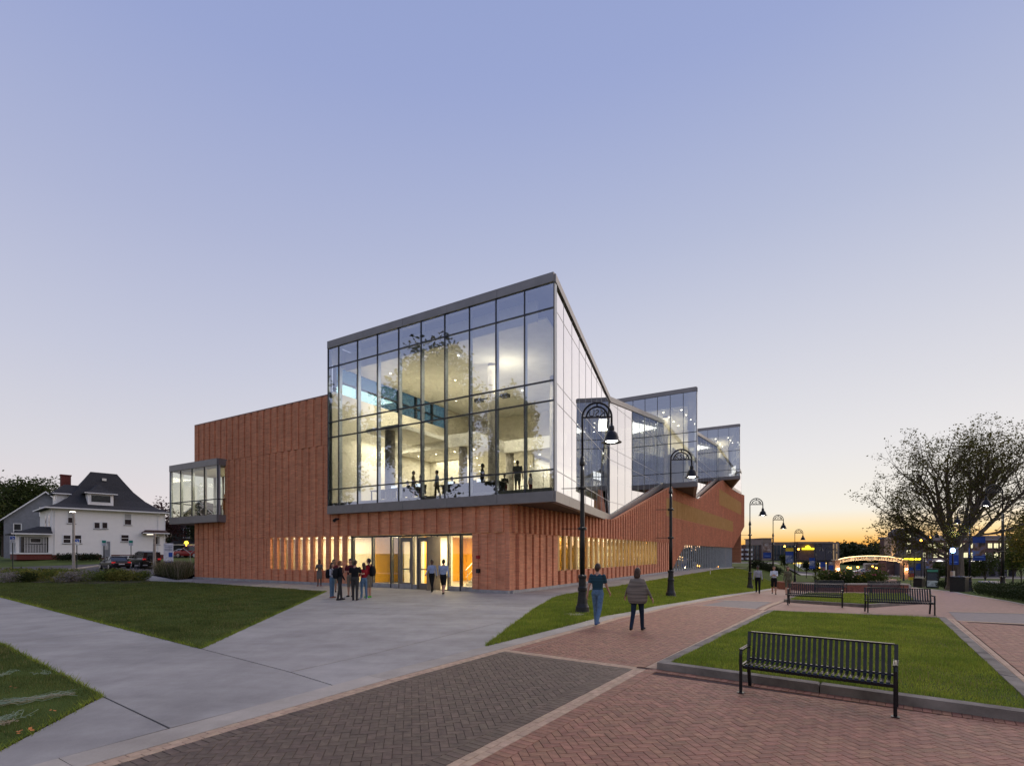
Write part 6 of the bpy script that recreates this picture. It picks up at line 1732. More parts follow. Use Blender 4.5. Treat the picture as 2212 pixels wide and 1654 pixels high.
# ================================================================== CARS
m_tyre = mat('tyre', (.015, .015, .016), .85); m_rim = mat('wheel_rim', (.45, .45, .46), .3, metal=.8, var=.05)
m_cglass = mat('car_glass', (.012, .014, .018), .06, spec=.7, var=.1); m_tail = emat('tail_red', (.55, .02, .02), .35); m_chrome = mat('chrome', (.7, .7, .72), .15, metal=1.0, var=.02); m_plate = mat('number_plate', (.6, .6, .58), .5)
def car(name, label, cat, loc, heading, paint, kind='sedan'):
    t = thing(name, label, cat, loc, heading)
    if kind == 'sedan':
        L, wd, st = 4.7, .92, [(-2.33, .36, .62, .70), (-2.25, .30, .90, .86), (-1.9, .26, .96, .90), (-1.2, .24, .93, .92), (0, .22, .88, .92), (.9, .22, .86, .92), (1.6, .24, .80, .90), (2.1, .28, .70, .84), (2.32, .36, .58, .68)]
        cab = [(-1.95, .95, .955, .74), (-1.15, .93, 1.40, .62), (-.4, .90, 1.45, .62), (.25, .88, 1.40, .62), (1.15, .85, .865, .76)]
        wr, wx = .33, (-1.45, 1.40)
    else:
        L, wd, st = 4.55, .93, [(-2.15, .45, .95, .84), (-2.1, .40, 1.10, .90), (-1.5, .36, 1.12, .93), (0, .34, 1.10, .93), (1.0, .34, 1.08, .93), (1.5, .36, 1.05, .92), (2.15, .40, .98, .88), (2.25, .48, .85, .80)]
        cab = [(-2.1, 1.10, 1.72, .76), (-1.6, 1.10, 1.82, .74), (0, 1.08, 1.84, .74), (.45, 1.06, 1.76, .74), (1.05, 1.06, 1.075, .80)]
        wr, wx = .38, (-1.30, 1.40)
    if kind == 'hatch': cab[0] = (-2.05, 1.0, 1.35, .74)
    b = MB(); b.rings([[(x, -w * .93, zb), (x, w * .93, zb), (x, w, zb + (zt - zb) * .35), (x, w, zb + (zt - zb) * .72), (x, w * .90, zt), (x, w * .5, zt + .02), (x, -w * .5, zt + .02), (x, -w * .90, zt), (x, -w, zb + (zt - zb) * .72), (x, -w, zb + (zt - zb) * .35)] for x, zb, zt, w in st]); b.build('body', paint, t, smooth=False)
    g = MB(); g.rings([[(x, -.84, zb), (x, .84, zb), (x, w + .02, zt - .06), (x, -w - .02, zt - .06)] for x, zb, zt, w in cab]); cb = g.build('cabin_glass', m_cglass, t)
    r = MB(); rr = cab[1:4] if kind == 'sedan' else cab[0:4]
    r.rings([[(x, -w - .03, zt - .07), (x, w + .03, zt - .07), (x, w - .08, zt + .02), (x, -w + .08, zt + .02)] for x, zb, zt, w in rr]); r.build('roof', paint, t)
    for sg in (-1, 1):
        for i in range(len(cab)):
            if 0 < i < len(cab) - 1: x, zb, zt, w = cab[i]; MB().bar((x, sg * .845, zb - .01), (x, sg * (w + .03), zt - .05), .06, .03, (0, 1, 0)).build('pillar', paint, t)
        a, c = cab[0], cab[1]; MB().bar((a[0], sg * .80, a[2] if kind == 'sedan' else a[1]), (c[0] if kind == 'sedan' else a[0], sg * (c[3] + .02), c[2] - .05), .07, .05, (0, 1, 0)).build('pillar', paint, t)
        a, c = cab[-1], cab[-2]; MB().bar((a[0], sg * .80, a[2]), (c[0], sg * (c[3] + .02), c[2] - .05), .06, .05, (0, 1, 0)).build('pillar', paint, t)
        for x in wx:
            wh_ = MB(); y0 = sg * (wd - .21); y1 = sg * (wd + .005)
            ring = lambda rr_, y: [(x + rr_ * math.cos(2 * math.pi * k / 20), y, wr + rr_ * math.sin(2 * math.pi * k / 20)) for k in range(20)]
            wh_.rings([ring(wr * .9, y0), ring(wr, y0 + sg * .03), ring(wr, y1 - sg * .03), ring(wr * .93, y1)]); w_ = wh_.build('wheel', m_tyre, t)
            rm = MB(); rm.rings([ring(wr * .66, y1 + sg * .004), ring(wr * .60, y1 + sg * .012), ring(.08, y1 + sg * .006), ring(.02, y1 + sg * .02)]); rm.build('rim', m_rim, w_)
        x0 = st[1][0]
        zl = st[1][2]
        MB().box(x0 - .05, x0 + .14, sg * .55 if sg > 0 else -.86, .86 if sg > 0 else sg * .55, zl - .22, zl - .06).build('tail_light', m_tail, t)
        MB().box(.75, .95, min(sg * .9, sg * 1.08), max(sg * .9, sg * 1.08), cab[-1][1] + .03, cab[-1][1] + .17).build('mirror', paint, t)
        MB().box(st[-2][0] - .02, st[-2][0] + .10, min(sg * .5, sg * .8), max(sg * .5, sg * .8), st[-2][2] - .16, st[-2][2] - .03).build('headlight', m_chrome, t)
    xb = st[0][0]
    MB().box(xb - .02, xb + .25, -.80, .80, st[0][1] - .02, st[0][1] + .16).build('bumper', paint, t)
    MB().box(xb - .035, xb - .015, -.26, .26, st[0][1] + .17, st[0][1] + .29).build('number_plate', m_plate, t)
    MB().box(xb - .03, xb - .01, -.6, .6, st[0][1] + .31, st[0][1] + .34).build('trim_strip', m_chrome, t)
    if kind == 'suv':
        s_ = MB(); ring = lambda rr_, x: [(x, rr_ * math.cos(2 * math.pi * k / 20), 1.02 + rr_ * math.sin(2 * math.pi * k / 20)) for k in range(20)]
        s_.rings([ring(.30, xb - .02), ring(.36, xb - .05), ring(.36, xb - .20), ring(.30, xb - .24), ring(.03, xb - .25)]); s_.build('spare_wheel', m_tyre, t)
    return t
m_navy = mat('paint_navy', (.006, .007, .012), .25, var=.1, spec=.4, coat=.25); m_olivep = mat('paint_black_green', (.008, .009, .008), .32, var=.1, spec=.35, coat=.15); m_redp = mat('paint_red', (.28, .012, .02), .3, var=.05, coat=.6); m_silver = mat('paint_silver', (.55, .55, .57), .3, metal=.3, var=.05, coat=.5)
def gz_(x, y): return float(gz(x, y)) + .035
d = 57.0; x = xd(247, d); car('sedan_car', 'dark navy sedan parked with its tail lights towards the lawn', 'car', (x, d, gz_(x, d)), math.atan2(.60, -.80), m_navy)
d = 58.5; x = xd(314, d); car('off_road_car', 'black four-wheel drive with a spare wheel on its rear door', 'car', (x, d, gz_(x, d)), math.atan2(.62, -.78), m_olivep, 'suv')
d = 80.0; x = xd(412, d); car('red_car', 'red hatchback parked before the dark house, half behind the brick wall', 'car', (x, d, gz_(x, d) - .0), math.atan2(.1, -1), m_redp, 'suv')
d = 88.0; x = xd(392, d); car('silver_car', 'pale car just showing behind the red hatchback', 'car', (x, d, gz_(x, d)), math.atan2(.1, -1), m_silver)

# ================================================================== STREET LIGHTS AND SIGNS OF THE PARKING LOT
m_galv = mat('galvanised', (.36, .34, .32), .45, metal=.5, var=.12, scale=4)
def street_light(px, d, h, label, lit):
    x = xd(px, d); z = float(gz(x, d))
    t = thing('street_light', label, 'street light', (x, d, z), R(0))
    MB().lathe([(.20, 0), (.20, .06), (.13, .08), (.125, h * .5), (.10, h)], 12).build('pole', m_galv, t)
    MB().box(-.72 if not lit else -.35, .12, -.14, .14, h, h + .10).build('head', m_galv, t)
    MB().box(-.68 if not lit else -.32, -.10 if not lit else .10, -.11, .11, h - .03, h - .001).build('lens', emat('led_panel', (1, .93, .8), 10.0) if lit else emat('led_panel_dim', (1, .9, .75), 2.5), t)
    lamp('street_lamp_light', 'SPOT', (-.1, 0, h - .08), 260 if lit else 60, (1, .88, .66), .15, parent=t, spot=130)
d = 54.5; street_light(159, d, zd(1105, d) - float(gz(xd(159, d), d)), 'tall lit street light before the white house', True)
d = 51.0; street_light(333.5, d, zd(1153.5, d) - float(gz(xd(333.5, d), d)), 'shorter street light standing before the black four-wheel drive', False)
m_sblue = mat('sign_blue', (.02, .09, .42), .5); m_swhite = mat('sign_white', (.75, .76, .78), .5); m_sgreen = mat('sign_green', (.02, .25, .18), .5); m_spost = mat('sign_post', (.03, .035, .035), .6)
def park_sign(px, py_base, d, label, col, wheel):
    x = xd(px, d); z = float(gz(x, d)); h = zd(1157 if px < 100 else (1163 if px < 200 else 1166), d) - z
    t = thing('parking_sign', label, 'sign', (x, d, z), R(20), 'parking signs')
    MB().box(-.035, .035, -.02, .035, 0, h - .6).build('post', m_spost, t)
    p_ = MB().box(-.24, .24, -.035, -.021, h - .68, h).build('plate', m_swhite, t)
    MB().box(-.20, .20, -.040, -.036, h - .36, h - .04).build('plate_colour', col, p_)
    if wheel:
        MB().tube([(.02 + .07 * math.cos(a), -.045, h - .25 + .07 * math.sin(a)) for a in np.linspace(-2.6, 1.2, 9)], .012, 4).build('wheelchair_symbol', m_swhite, p_)
        MB().tube([(-.04, -.045, h - .09), (-.03, -.045, h - .19), (.05, -.045, h - .20), (.09, -.045, h - .28)], .015, 4).build('wheelchair_symbol', m_swhite, p_)
    for i in range(3): MB().box(-.16, .16, -.040, -.036, h - .63 + i * .075, h - .60 + i * .075).build('text_line', mat('sign_text', (.15, .2, .3), .6), p_)
park_sign(27.5, 1224, 53.5, 'blue wheelchair parking sign before the porch', m_sblue, True)
park_sign(166, 1224, 55.5, 'blue wheelchair parking sign just right of the tall street light', m_sblue, True)
park_sign(225, 1215, 62.0, 'green-topped parking sign before the house door', m_sgreen, False)
park_sign(283, 1210, 63.0, 'green-topped parking sign between the sedan and the four-wheel drive', m_sgreen, False)
d = 56.0; x = xd(364, d); z = float(gz(x, d))
t = thing('notice_board', 'tall white and blue notice board before the dark house', 'sign', (x, d, z), R(15))
MB().box(-.05, .05, 0, .05, 0, 1.0).build('post', m_spost, t); p_ = MB().box(-.46, .46, -.03, -.001, .75, 2.95).build('panel', m_swhite, t); MB().box(-.42, .42, -.036, -.031, .80, 1.0).build('panel_foot', m_sblue, p_); MB().box(.02, .40, -.036, -.031, 1.45, 1.95).build('logo', m_sblue, p_)
for i in range(4): MB().box(-.36, .36, -.036, -.031, 2.15 + i * .17, 2.21 + i * .17).build('text_line', mat('sign_text', (.15, .2, .3), .6), p_)

# bicycles and rack by the building
def bicycle(px, d, rz, col, label):
    x = xd(px, d); z = float(gz(x, d))
    t = thing('bicycle', label, 'bicycle', (x, d, z), rz, 'bicycles parked beside the building')
    for cx_ in (-.52, .52):
        w_ = MB(); ri = []
        for k in range(20):
            a = 2 * math.pi * k / 20; ri.append((cx_ + .33 * math.cos(a), 0, .34 + .33 * math.sin(a)))
        w_.tube(ri + [ri[0]], .022, 5); wo = w_.build('wheel', m_tyre, t)
        sp = MB()
        for k in range(8): a = math.pi * k / 8; sp.tube([(cx_ - .31 * math.cos(a), 0, .34 - .31 * math.sin(a)), (cx_ + .31 * math.cos(a), 0, .34 + .31 * math.sin(a))], .004, 3)
        sp.build('spokes', m_chrome, wo)
    f = MB(); BBp = (-.08, 0, .30); S = (-.22, 0, .82); H = (.36, 0, .80)
    for a, b in ((BBp, S), (S, H), (BBp, H), (BBp, (-.52, 0, .34)), (S, (-.52, 0, .34)), (H, (.52, 0, .34))): f.tube([a, b], .018, 5)
    f.build('frame', col, t)
    MB().tube([(-.23, 0, .80), (-.26, 0, .95)], .014, 5).build('seat_post', m_chrome, t); MB().cbox(-.40, -.14, -.07, .07, .94, .99, .012).build('saddle', m_black, t)
    MB().tube([(.36, 0, .80), (.34, 0, .98), (.34, -.26, 1.02), (.24, -.28, 1.0)], .013, 5).build('handlebar', m_chrome, t); MB().tube([(.34, 0, .98), (.34, .26, 1.02), (.24, .28, 1.0)], .013, 5).build('handlebar', m_chrome, t)
c1, c2 = mat('bike_blue', (.03, .06, .2), .4), mat('bike_red', (.25, .02, .03), .4)
bicycle(370, 51.5, R(10), c1, 'blue bicycle under the notice board'); bicycle(386, 52.0, R(-25), c2, 'red bicycle in the middle of the row'); bicycle(398, 51.0, R(30), c1, 'blue bicycle with raised handlebars beside the tall grass'); bicycle(416, 51.0, R(60), m_chrome, 'silver bicycle next to the brick corner')
d = 53; x = xd(411, d); t = thing('bike_rack', 'forked metal bike rack post beside the bicycles', 'bike rack', (x, d, float(gz(x, d))), R(0))
MB().tube([(0, 0, 0), (0, 0, 2.0)], .035, 8).build('post', m_galv, t); MB().tube([(0, 0, 2.0), (-.75, 0, 2.55)], .03, 6).build('arm', m_galv, t); MB().tube([(0, 0, 2.0), (.62, 0, 2.5)], .03, 6).build('arm', m_galv, t)
# ================================================================== TREES AND PLANTS
m_bark = mat('bark', (.060, .045, .034), .9, var=.3, scale=5, bump=.8, bscale=14, stretch=(1, 1, .25))
m_barkl = mat('bark_light', (.11, .085, .062), .9, var=.3, scale=5, bump=.6, bscale=14, stretch=(1, 1, .25))
l_elm = leaf_mat('leaf_elm', (.060, .066, .016), (.13, .115, .026), .50, .4)
l_dense = leaf_mat('leaf_dense', (.028, .045, .012), (.070, .085, .022), .35, .4)
l_dark = leaf_mat('leaf_dark', (.016, .026, .012), (.036, .046, .018), .25, .35)
l_plum = leaf_mat('leaf_plum', (.035, .016, .018), (.07, .03, .03), .3, .35)
l_bright = leaf_mat('leaf_bright', (.055, .085, .018), (.13, .155, .03), .4, .35)
l_yellow = leaf_mat('leaf_yellow', (.12, .11, .02), (.22, .19, .04), .4, .35)
l_hedge = leaf_mat('leaf_hedge', (.018, .032, .010), (.045, .065, .018), .25, .35)

def leaf_quads(P, size, rng, up=.25, aspect=.55):
    """a leaf-sized rhombus at each point"""
    n = len(P)
    a = rng.normal(0, 1, (n, 3)); a[:, 2] *= .6; a /= np.linalg.norm(a, axis=1)[:, None]
    b = rng.normal(0, 1, (n, 3)); b -= (b * a).sum(1)[:, None] * a; b /= np.linalg.norm(b, axis=1)[:, None]
    s_ = size * rng.uniform(.6, 1.35, (n, 1))
    return np.stack([P - a * s_, P + b * s_ * aspect, P + a * s_, P - b * s_ * aspect], 1)

def grow(rng, p, d, L, r, lvl, maxl, segs, leaf_pts, kids, spread, trop=.10, wob=.12, lf=12, lspread=.28, short=.66):
    p, d = np.array(p, float), np.array(d, float); d /= np.linalg.norm(d)
    k = 5 if lvl < 2 else 4
    P = [p]; Rr = [r]
    for i in range(k):
        d = d + rng.normal(0, wob, 3) + np.array([0, 0, trop]); d /= np.linalg.norm(d)
        P.append(P[-1] + d * L / k); Rr.append(r * (1 - .62 * (i + 1) / k))
    segs.append((P, Rr, 7 if lvl == 0 else (5 if lvl < 3 else 3)))
    if lvl >= maxl:
        for i in range(lf):
            t = rng.uniform(.15, 1.05) * k; j = min(int(t), k - 1)
            leaf_pts.append(P[j] + (P[j + 1] - P[j]) * (t - j) + rng.normal(0, lspread, 3))
        return
    for c in range(kids[lvl]):
        t = (.28 + .72 * (c + rng.uniform(.2, .9)) / kids[lvl]) * k; j = min(int(t), k - 1)
        q = P[j] + (P[j + 1] - P[j]) * (t - j)
        ax = rng.normal(0, 1, 3); ax -= ax.dot(d) * d; ax /= np.linalg.norm(ax)
        a = R(spread[lvl] * rng.uniform(.65, 1.3))
        nd = d * math.cos(a) + ax * math.sin(a)
        grow(rng, q, nd, L * short * rng.uniform(.75, 1.2) * (1.12 - .3 * t / k), Rr[j] * .50, lvl + 1, maxl, segs, leaf_pts, kids, spread, trop, wob, lf, lspread, short)

def branch_tree(name, label, loc, trunk_h, trunk_r, limbs, seed, leaf_m, bark_m, kids, spread, maxl, leaf=.10, lf=12, lspread=.28, trop=.1, short=.66, group=None):
    """limbs: (height on the trunk, azimuth, angle from the vertical, length, radius)"""
    rng = np.random.default_rng(seed)
    t = thing(name, label, 'tree', loc, 0, group)
    segs, pts = [], []
    tp = [(0, 0, -.3), (.0, 0, 0), (.02, .01, .5), (.03, 0, trunk_h * .5), (0, .02, trunk_h)]
    mb = MB(); mb.tube(tp, [trunk_r * 1.55, trunk_r * 1.35, trunk_r * 1.08, trunk_r, trunk_r * .92], 14)
    mb.build('trunk', bark_m, t, smooth=True)
    for h, az, an, L, r in limbs:
        d = (math.cos(R(az)) * math.sin(R(an)), math.sin(R(az)) * math.sin(R(an)), math.cos(R(an)))
        grow(rng, (0, 0, h), d, L, r, 0, maxl, segs, pts, kids, spread, trop, .11, lf, lspread, short)
    mb = MB()
    for P, Rr, n in segs: mb.tube(P, Rr, n, cap=False)
    mb.build('branches', bark_m, t, smooth=True)
    P = np.array(pts)
    quads_mesh('crown', leaf_quads(P, leaf, rng), leaf_m, t)
    return t, P

d = 50.0; x = xd(2064, d); z = float(gz(x, d))
rgE = np.random.default_rng(21)
limbs = [(3.9, 165, 7, 7.9, .30), (3.8, 172, 30, 7.6, .27), (3.9, 12, 26, 8.6, .27), (3.4, 186, 52, 6.9, .22), (3.4, -6, 50, 9.0, .22), (3.7, 262, 36, 7.0, .20), (3.6, 80, 38, 7.0, .20), (2.9, 180, 74, 6.6, .16), (3.0, 0, 72, 7.6, .15), (3.0, 215, 66, 6.0, .14), (3.9, 300, 12, 7.8, .22), (2.6, 190, 80, 5.2, .11), (3.8, 22, 40, 8.8, .22), (3.9, -20, 30, 8.6, .22), (3.9, 150, 20, 7.8, .22)]
elm, elmP = branch_tree('elm_tree', 'large spreading tree with thin backlit foliage beside the right path', (x, d, z), 4.0, .62, limbs, 21, l_elm, m_barkl, (7, 6, 5), (40, 46, 52), 3, leaf=.095, lf=8, lspread=.16, trop=.045, short=.57)

elm.scale = (1.0, 1.0, 1.03)
def lobes_tree(name, label, loc, h, lobes, n, leaf, seed, leaf_m, bark_m=m_bark, trunk_r=.3, group=None, gap=.15, cat='tree'):
    """crown of leaves spread through several uneven lobes (centre and radii, relative to the foot)"""
    rng = np.random.default_rng(seed)
    t = thing(name, label, cat, loc, 0, group)
    vol = np.array([l[3] * l[4] * l[5] for l in lobes]); vol = vol / vol.sum()
    out = []
    k = rng.choice(len(lobes), size=n, p=vol)
    L = np.array(lobes)[k]
    dr = rng.normal(0, 1, (n, 3)); dr /= np.linalg.norm(dr, axis=1)[:, None]
    rad = rng.uniform(0, 1, n) ** .38
    bumpy = 1 + .16 * np.sin(dr[:, 0] * 7 + k) * np.sin(dr[:, 1] * 6 - k) + .12 * np.sin(dr[:, 2] * 9 + 2 * k) + rng.normal(0, .05, n)
    P = L[:, :3] + dr * L[:, 3:6] * (rad * bumpy)[:, None]
    f = np.sin(P[:, 0] * 2.3 + 1.1 * np.sin(P[:, 2] * 1.9)) * np.sin(P[:, 1] * 2.1 + P[:, 2]) * np.sin(P[:, 2] * 2.6 + .7 * P[:, 0])
    P = P[f > -1 + gap * 2 + rng.uniform(-.25, .0, n) * 0 if gap > .9 else (f > -.55 + gap) | (rng.uniform(0, 1, n) < .35)]
    P = P[P[:, 2] > .05]
    if trunk_r > 0:
        mb = MB(); top = max(l[2] for l in lobes)
        mb.tube([(0, 0, -.2), (0, 0, .4), (.05, .03, top * .45), (.0, .05, top * .8)], [trunk_r * 1.4, trunk_r, trunk_r * .75, trunk_r * .35], 9)
        mb.build('trunk', bark_m, t, smooth=True)
        br = MB()
        for l in lobes: br.tube([(0, 0, max(.4, l[2] * .42)), (l[0] * .45, l[1] * .45, l[2] * .78), (l[0], l[1], l[2] + l[5] * .4)], [trunk_r * .45, trunk_r * .28, trunk_r * .08], 5)
        br.build('branches', bark_m, t, smooth=True)
    quads_mesh('crown', leaf_quads(P, leaf, rng), leaf_m, t)
    return t

def rand_lobes(seed, n, h, r, z0):
    rg_ = np.random.default_rng(seed); out = []
    for i in range(n):
        a = rg_.uniform(0, 6.28); q = rg_.uniform(.15, .75) * r; zz = rg_.uniform(z0 + .25 * (h - z0), h - .25 * (h - z0)); k = 1 - .55 * abs((zz - (z0 + .45 * (h - z0))) / (h - z0)) * 1.6
        s_ = rg_.uniform(.32, .52) * r
        out.append((q * k * math.cos(a), q * k * math.sin(a), zz, s_, s_, s_ * rg_.uniform(.65, .95)))
    out.append((0, 0, (h + z0) / 2, r * .55, r * .55, (h - z0) * .42))
    return out

# tree at the left edge of the frame, and those behind the houses
d = 46; x = -53.0; lobes_tree('maple_tree', 'leafy tree cut by the left edge of the picture', (x, d, float(gz(x, d))), 12, rand_lobes(3, 18, 12.4, 5.6, 4.0), 20000, .19, 3, l_dense, trunk_r=.4)
d = 104; x = xd(70, d); lobes_tree('maple_tree', 'broad tree behind the roofs of the grey and white houses', (x, d, 1.2), 14, rand_lobes(4, 12, 16.5, 8.5, 4), 11000, .26, 4, l_dense, trunk_r=.45)
d = 112; x = xd(8, d); lobes_tree('maple_tree', 'dark tree behind the grey house', (x, d, 1.2), 14, rand_lobes(5, 12, 17.5, 9, 3), 9000, .28, 5, l_dark, trunk_r=.45)
d = 92; x = xd(352, d); lobes_tree('plum_tree', 'purple-leaved tree between the white house and the glass bay', (x, d, 1.2), 9, rand_lobes(6, 9, 11.0, 4.2, 3), 4200, .20, 6, l_plum, trunk_r=.25)
d = 90; x = xd(424, d); lobes_tree('maple_tree', 'dark leafy tree beside the dark house, behind the brick corner', (x, d, 1.2), 9, rand_lobes(7, 8, 9.0, 2.6, 2.5), 3500, .18, 7, l_dark, trunk_r=.2)
# trees standing off to the side that the glass front mirrors
lobes_tree('oak_tree', 'tall oak outside the picture, mirrored in the glass front', (-42.0, 15.5, 0), 34, rand_lobes(8, 26, 33.0, 9.0, 6.0), 34000, .30, 8, l_dark, trunk_r=.6, gap=.3)
lobes_tree('oak_tree', 'second oak outside the picture, mirrored left in the glass front', (-53.0, 27.0, 0), 27, rand_lobes(9, 18, 27.0, 7.5, 5.0), 20000, .30, 9, l_dark, trunk_r=.5, gap=.3)
lobes_tree('oak_tree', 'lower tree outside the picture, mirrored at the foot of the glass front', (-36.0, 3.0, 0), 15, rand_lobes(10, 14, 15.0, 7.0, 2.0), 11000, .24, 10, l_dark, trunk_r=.5, gap=.2)
lobes_tree('oak_tree', 'slender tree outside the picture, mirrored beside the tall column', (-38.0, 6.0, 0), 25, rand_lobes(12, 14, 27.0, 5.0, 7.0), 13000, .28, 12, l_dark, trunk_r=.4, gap=.3)

# small trees and shrubs beyond the right path
STG = 'young trees beyond the promenade'
for i, (px_, d_, h_, r_, m_, lb) in enumerate(((2128, 62, 4.8, 2.3, l_dense, 'round young tree right of the portrait banner'), (2188, 50, 5.2, 1.5, l_bright, 'pale green young tree right of the nearest right-hand lamp post'), (2206, 70, 7.0, 3.4, l_dark, 'dark tree at the right edge of the picture'), (2090, 75, 4.4, 1.8, l_dense, 'small tree just behind the trunk of the big tree'), (1760, 112, 4.2, 1.1, l_dense, 'columnar young tree before the hotel shops'), (1695, 118, 4.6, 1.6, l_dense, 'young tree before the low pink wall'), (1742, 122, 4.4, 1.4, l_dark, 'young tree left of the shop door of the hotel'), (2028, 92, 4.6, 2.0, l_dense, 'young tree behind the information board'), (2222, 40, 6.0, 2.2, l_yellow, 'yellowing tree at the right edge beside the hedge'))):
    x = xd(px_, d_); lobes_tree('young_tree', lb, (x, d_, float(gz(x, d_))), h_, rand_lobes(30 + i, 7, h_, r_, h_ * .3), int(900 + 500 * r_), .10 if d_ < 70 else .15, 30 + i, m_, trunk_r=.07, group=STG)
d = 82; x = xd(2250, d); lobes_tree('oak_tree', 'broad backlit tree at the far right edge of the picture', (x, d, float(gz(x, d))), 13, rand_lobes(50, 12, 14.5, 6.0, 4), 8000, .2, 50, l_elm, trunk_r=.35)

# clipped hedge
HGp = [gp(2095, 1283), gp(2125, 1290), gp(2160, 1296), gp(2195, 1303), gp(2240, 1313), gp(2290, 1322)]
k = 0
for p, q in zip(HGp, HGp[1:]):
    for f in (.0, .34, .67):
        x, y = p[0] + (q[0] - p[0]) * f + 1.6, p[1] + (q[1] - p[1]) * f + .9
        lobes_tree('clipped_shrub', 'rounded clipped shrub of the low hedge beside the right path', (x, y, float(gz(x, y))), .9, [(0, 0, .42, .62, .62, .48), (.2, .1, .5, .45, .45, .36)], 1500, .045, 70 + k, l_hedge, trunk_r=.0, group='low hedge beside the right path', cat='shrub'); k += 1
for i, (px_, py_) in enumerate(((2030, 1268), (2050, 1270), (2072, 1273))):
    x, y = gp(px_, py_ - 1.5); lobes_tree('clipped_shrub', 'rounded clipped shrub of the low hedge beside the right path', (x, y + 2, float(gz(x, y))), .9, [(0, 0, .42, .95, .7, .5)], 1300, .06, 95 + i, l_hedge, trunk_r=.0, group='low hedge beside the right path', cat='shrub')

# flower bed before the parking lot
bed = drape('planting_bed', [gp(330, 1256), gp(300, 1248), gp(200, 1243), gp(0, 1238), (-52, 47), (-52, 41.5), gp(0, 1256), gp(180, 1261), gp(260, 1261)], .02, mat('mulch', (.045, .030, .026), .95, var=.35, scale=9, bump=.6, bscale=40), None, step=1.5); tag(bed, kind='structure')
rgB = np.random.default_rng(77)
for i in range(46):
    f = rgB.uniform(0, 1); px_ = 5 + 305 * f; py_ = rgB.uniform(1244.5 + 3 * f, 1258.5 - 2.5 * f)
    x, y = gp(px_, py_); kind_ = (0, 3, 0, 2, 3, 0, 1)[i % 7]; rr = rgB.uniform(.55, 1.15)
    lobes_tree('garden_shrub', ['low spreading green shrub in the bed before the parking lot', 'tuft of pale flowers in the bed before the parking lot', 'dark green shrub in the bed before the parking lot', 'yellow-green shrub in the bed before the parking lot'][kind_], (x, y, float(gz(x, y))), .6, [(0, 0, .30, rr, rr * .8, .36 + .12 * rr), (.3, .1, .45, rr * .6, rr * .6, .36)], 900, .060, 200 + i, [leaf_mat('leaf_bed', (.09, .13, .028), (.19, .22, .05), .4, .35), leaf_mat('leaf_pale_flower', (.22, .20, .19), (.40, .36, .33), .3, .3), l_dense, leaf_mat('leaf_bed_yellow', (.15, .16, .03), (.27, .25, .06), .4, .35)][kind_], trunk_r=0, group='shrubs in the bed before the parking lot', cat='shrub')

def tall_grass(name, label, poly, n, h, seed, m, tip=None):
    rg_ = np.random.default_rng(seed)
    xs_ = [p[0] for p in poly]; ys_ = [p[1] for p in poly]
    x = rg_.uniform(min(xs_), max(xs_), n); y = rg_.uniform(min(ys_), max(ys_), n); k = pin(poly, x, y); x, y = x[k], y[k]; n = len(x)
    z = gz(x, y); hh = h * rg_.uniform(.6, 1.15, n); a = rg_.uniform(0, 6.28, n); b = rg_.uniform(0, 6.28, n); l = rg_.uniform(.1, .5, n) * hh
    V = np.zeros((n, 4, 3)); w = .013
    V[:, 0] = np.stack([x - np.cos(a) * w, y - np.sin(a) * w, z], -1); V[:, 1] = np.stack([x + np.cos(a) * w, y + np.sin(a) * w, z], -1)
    V[:, 2] = np.stack([x + np.cos(b) * l + np.cos(a) * w * .6, y + np.sin(b) * l + np.sin(a) * w * .6, z + hh], -1); V[:, 3] = np.stack([x + np.cos(b) * l - np.cos(a) * w * .6, y + np.sin(b) * l - np.sin(a) * w * .6, z + hh], -1)
    idx = np.zeros(n, int); idx[rg_.uniform(0, 1, n) < .22] = 1
    V[idx == 1, 2:, 2] += .18
    o = quads_mesh(name, V, [m, tip or m], idx=idx); tag(o, label, 'grass', kind='stuff')
tall_grass('ornamental_grass', 'dense tall ornamental grass with pale plumes beside the brick corner', [gp(332, 1240), gp(420, 1240), W(-.6, -29.9)[:2], gp(384, 1252)], 13000, 1.15, 5, leaf_mat('tall_grass', (.050, .056, .024), (.105, .110, .048), .4, .3), leaf_mat('plume', (.20, .16, .12), (.30, .25, .18), .3, .3))
for i, px_ in enumerate((132, 145, 158, 176, 190, 205, 300)):
    d_ = 65.5; x = xd(px_, d_); lobes_tree('foundation_shrub', 'small dark shrub along the base of the white house', (x, d_, float(gz(x, d_))), 1, [(0, 0, .45, .9, .7, .5)], 500, .09, 300 + i, l_dark, trunk_r=0, group='shrubs along the base of the white house', cat='shrub')

# brick planter with roses between the paths
m_pbrick = mat('planter_brick', (.20, .075, .055), .85, var=.22, scale=8, bump=.3, bscale=30)
pd = 39.5; px0, px1 = xd(1740, pd), xd(1956, pd); pz = float(gz((px0 + px1) / 2, pd)) - .1
t = thing('brick_planter', 'low brick planter wall with a stone cap before the rose bed', 'planter', ((px0 + px1) / 2, pd, pz), R(-2))
hw = (px1 - px0) / 2
MB().box(-hw, hw, -.2, .2, 0, .62).build('wall', m_pbrick, t); MB().box(-hw, -hw + .4, .2, 5, 0, .62).build('wall', m_pbrick, t); MB().box(hw - .4, hw, .2, 5, 0, .62).build('wall', m_pbrick, t)
nc = 7
for i in range(nc): MB().cbox(-hw - .05 + i * (2 * hw + .1) / nc + .006, -hw - .05 + (i + 1) * (2 * hw + .1) / nc - .006, -.26, .26, .621, .72, .015).build('cap_stone', m_conc2, t)
MB().box(-hw + .4, hw - .4, .2, 5, 0, .55).build('soil', MATS['mulch'], t)
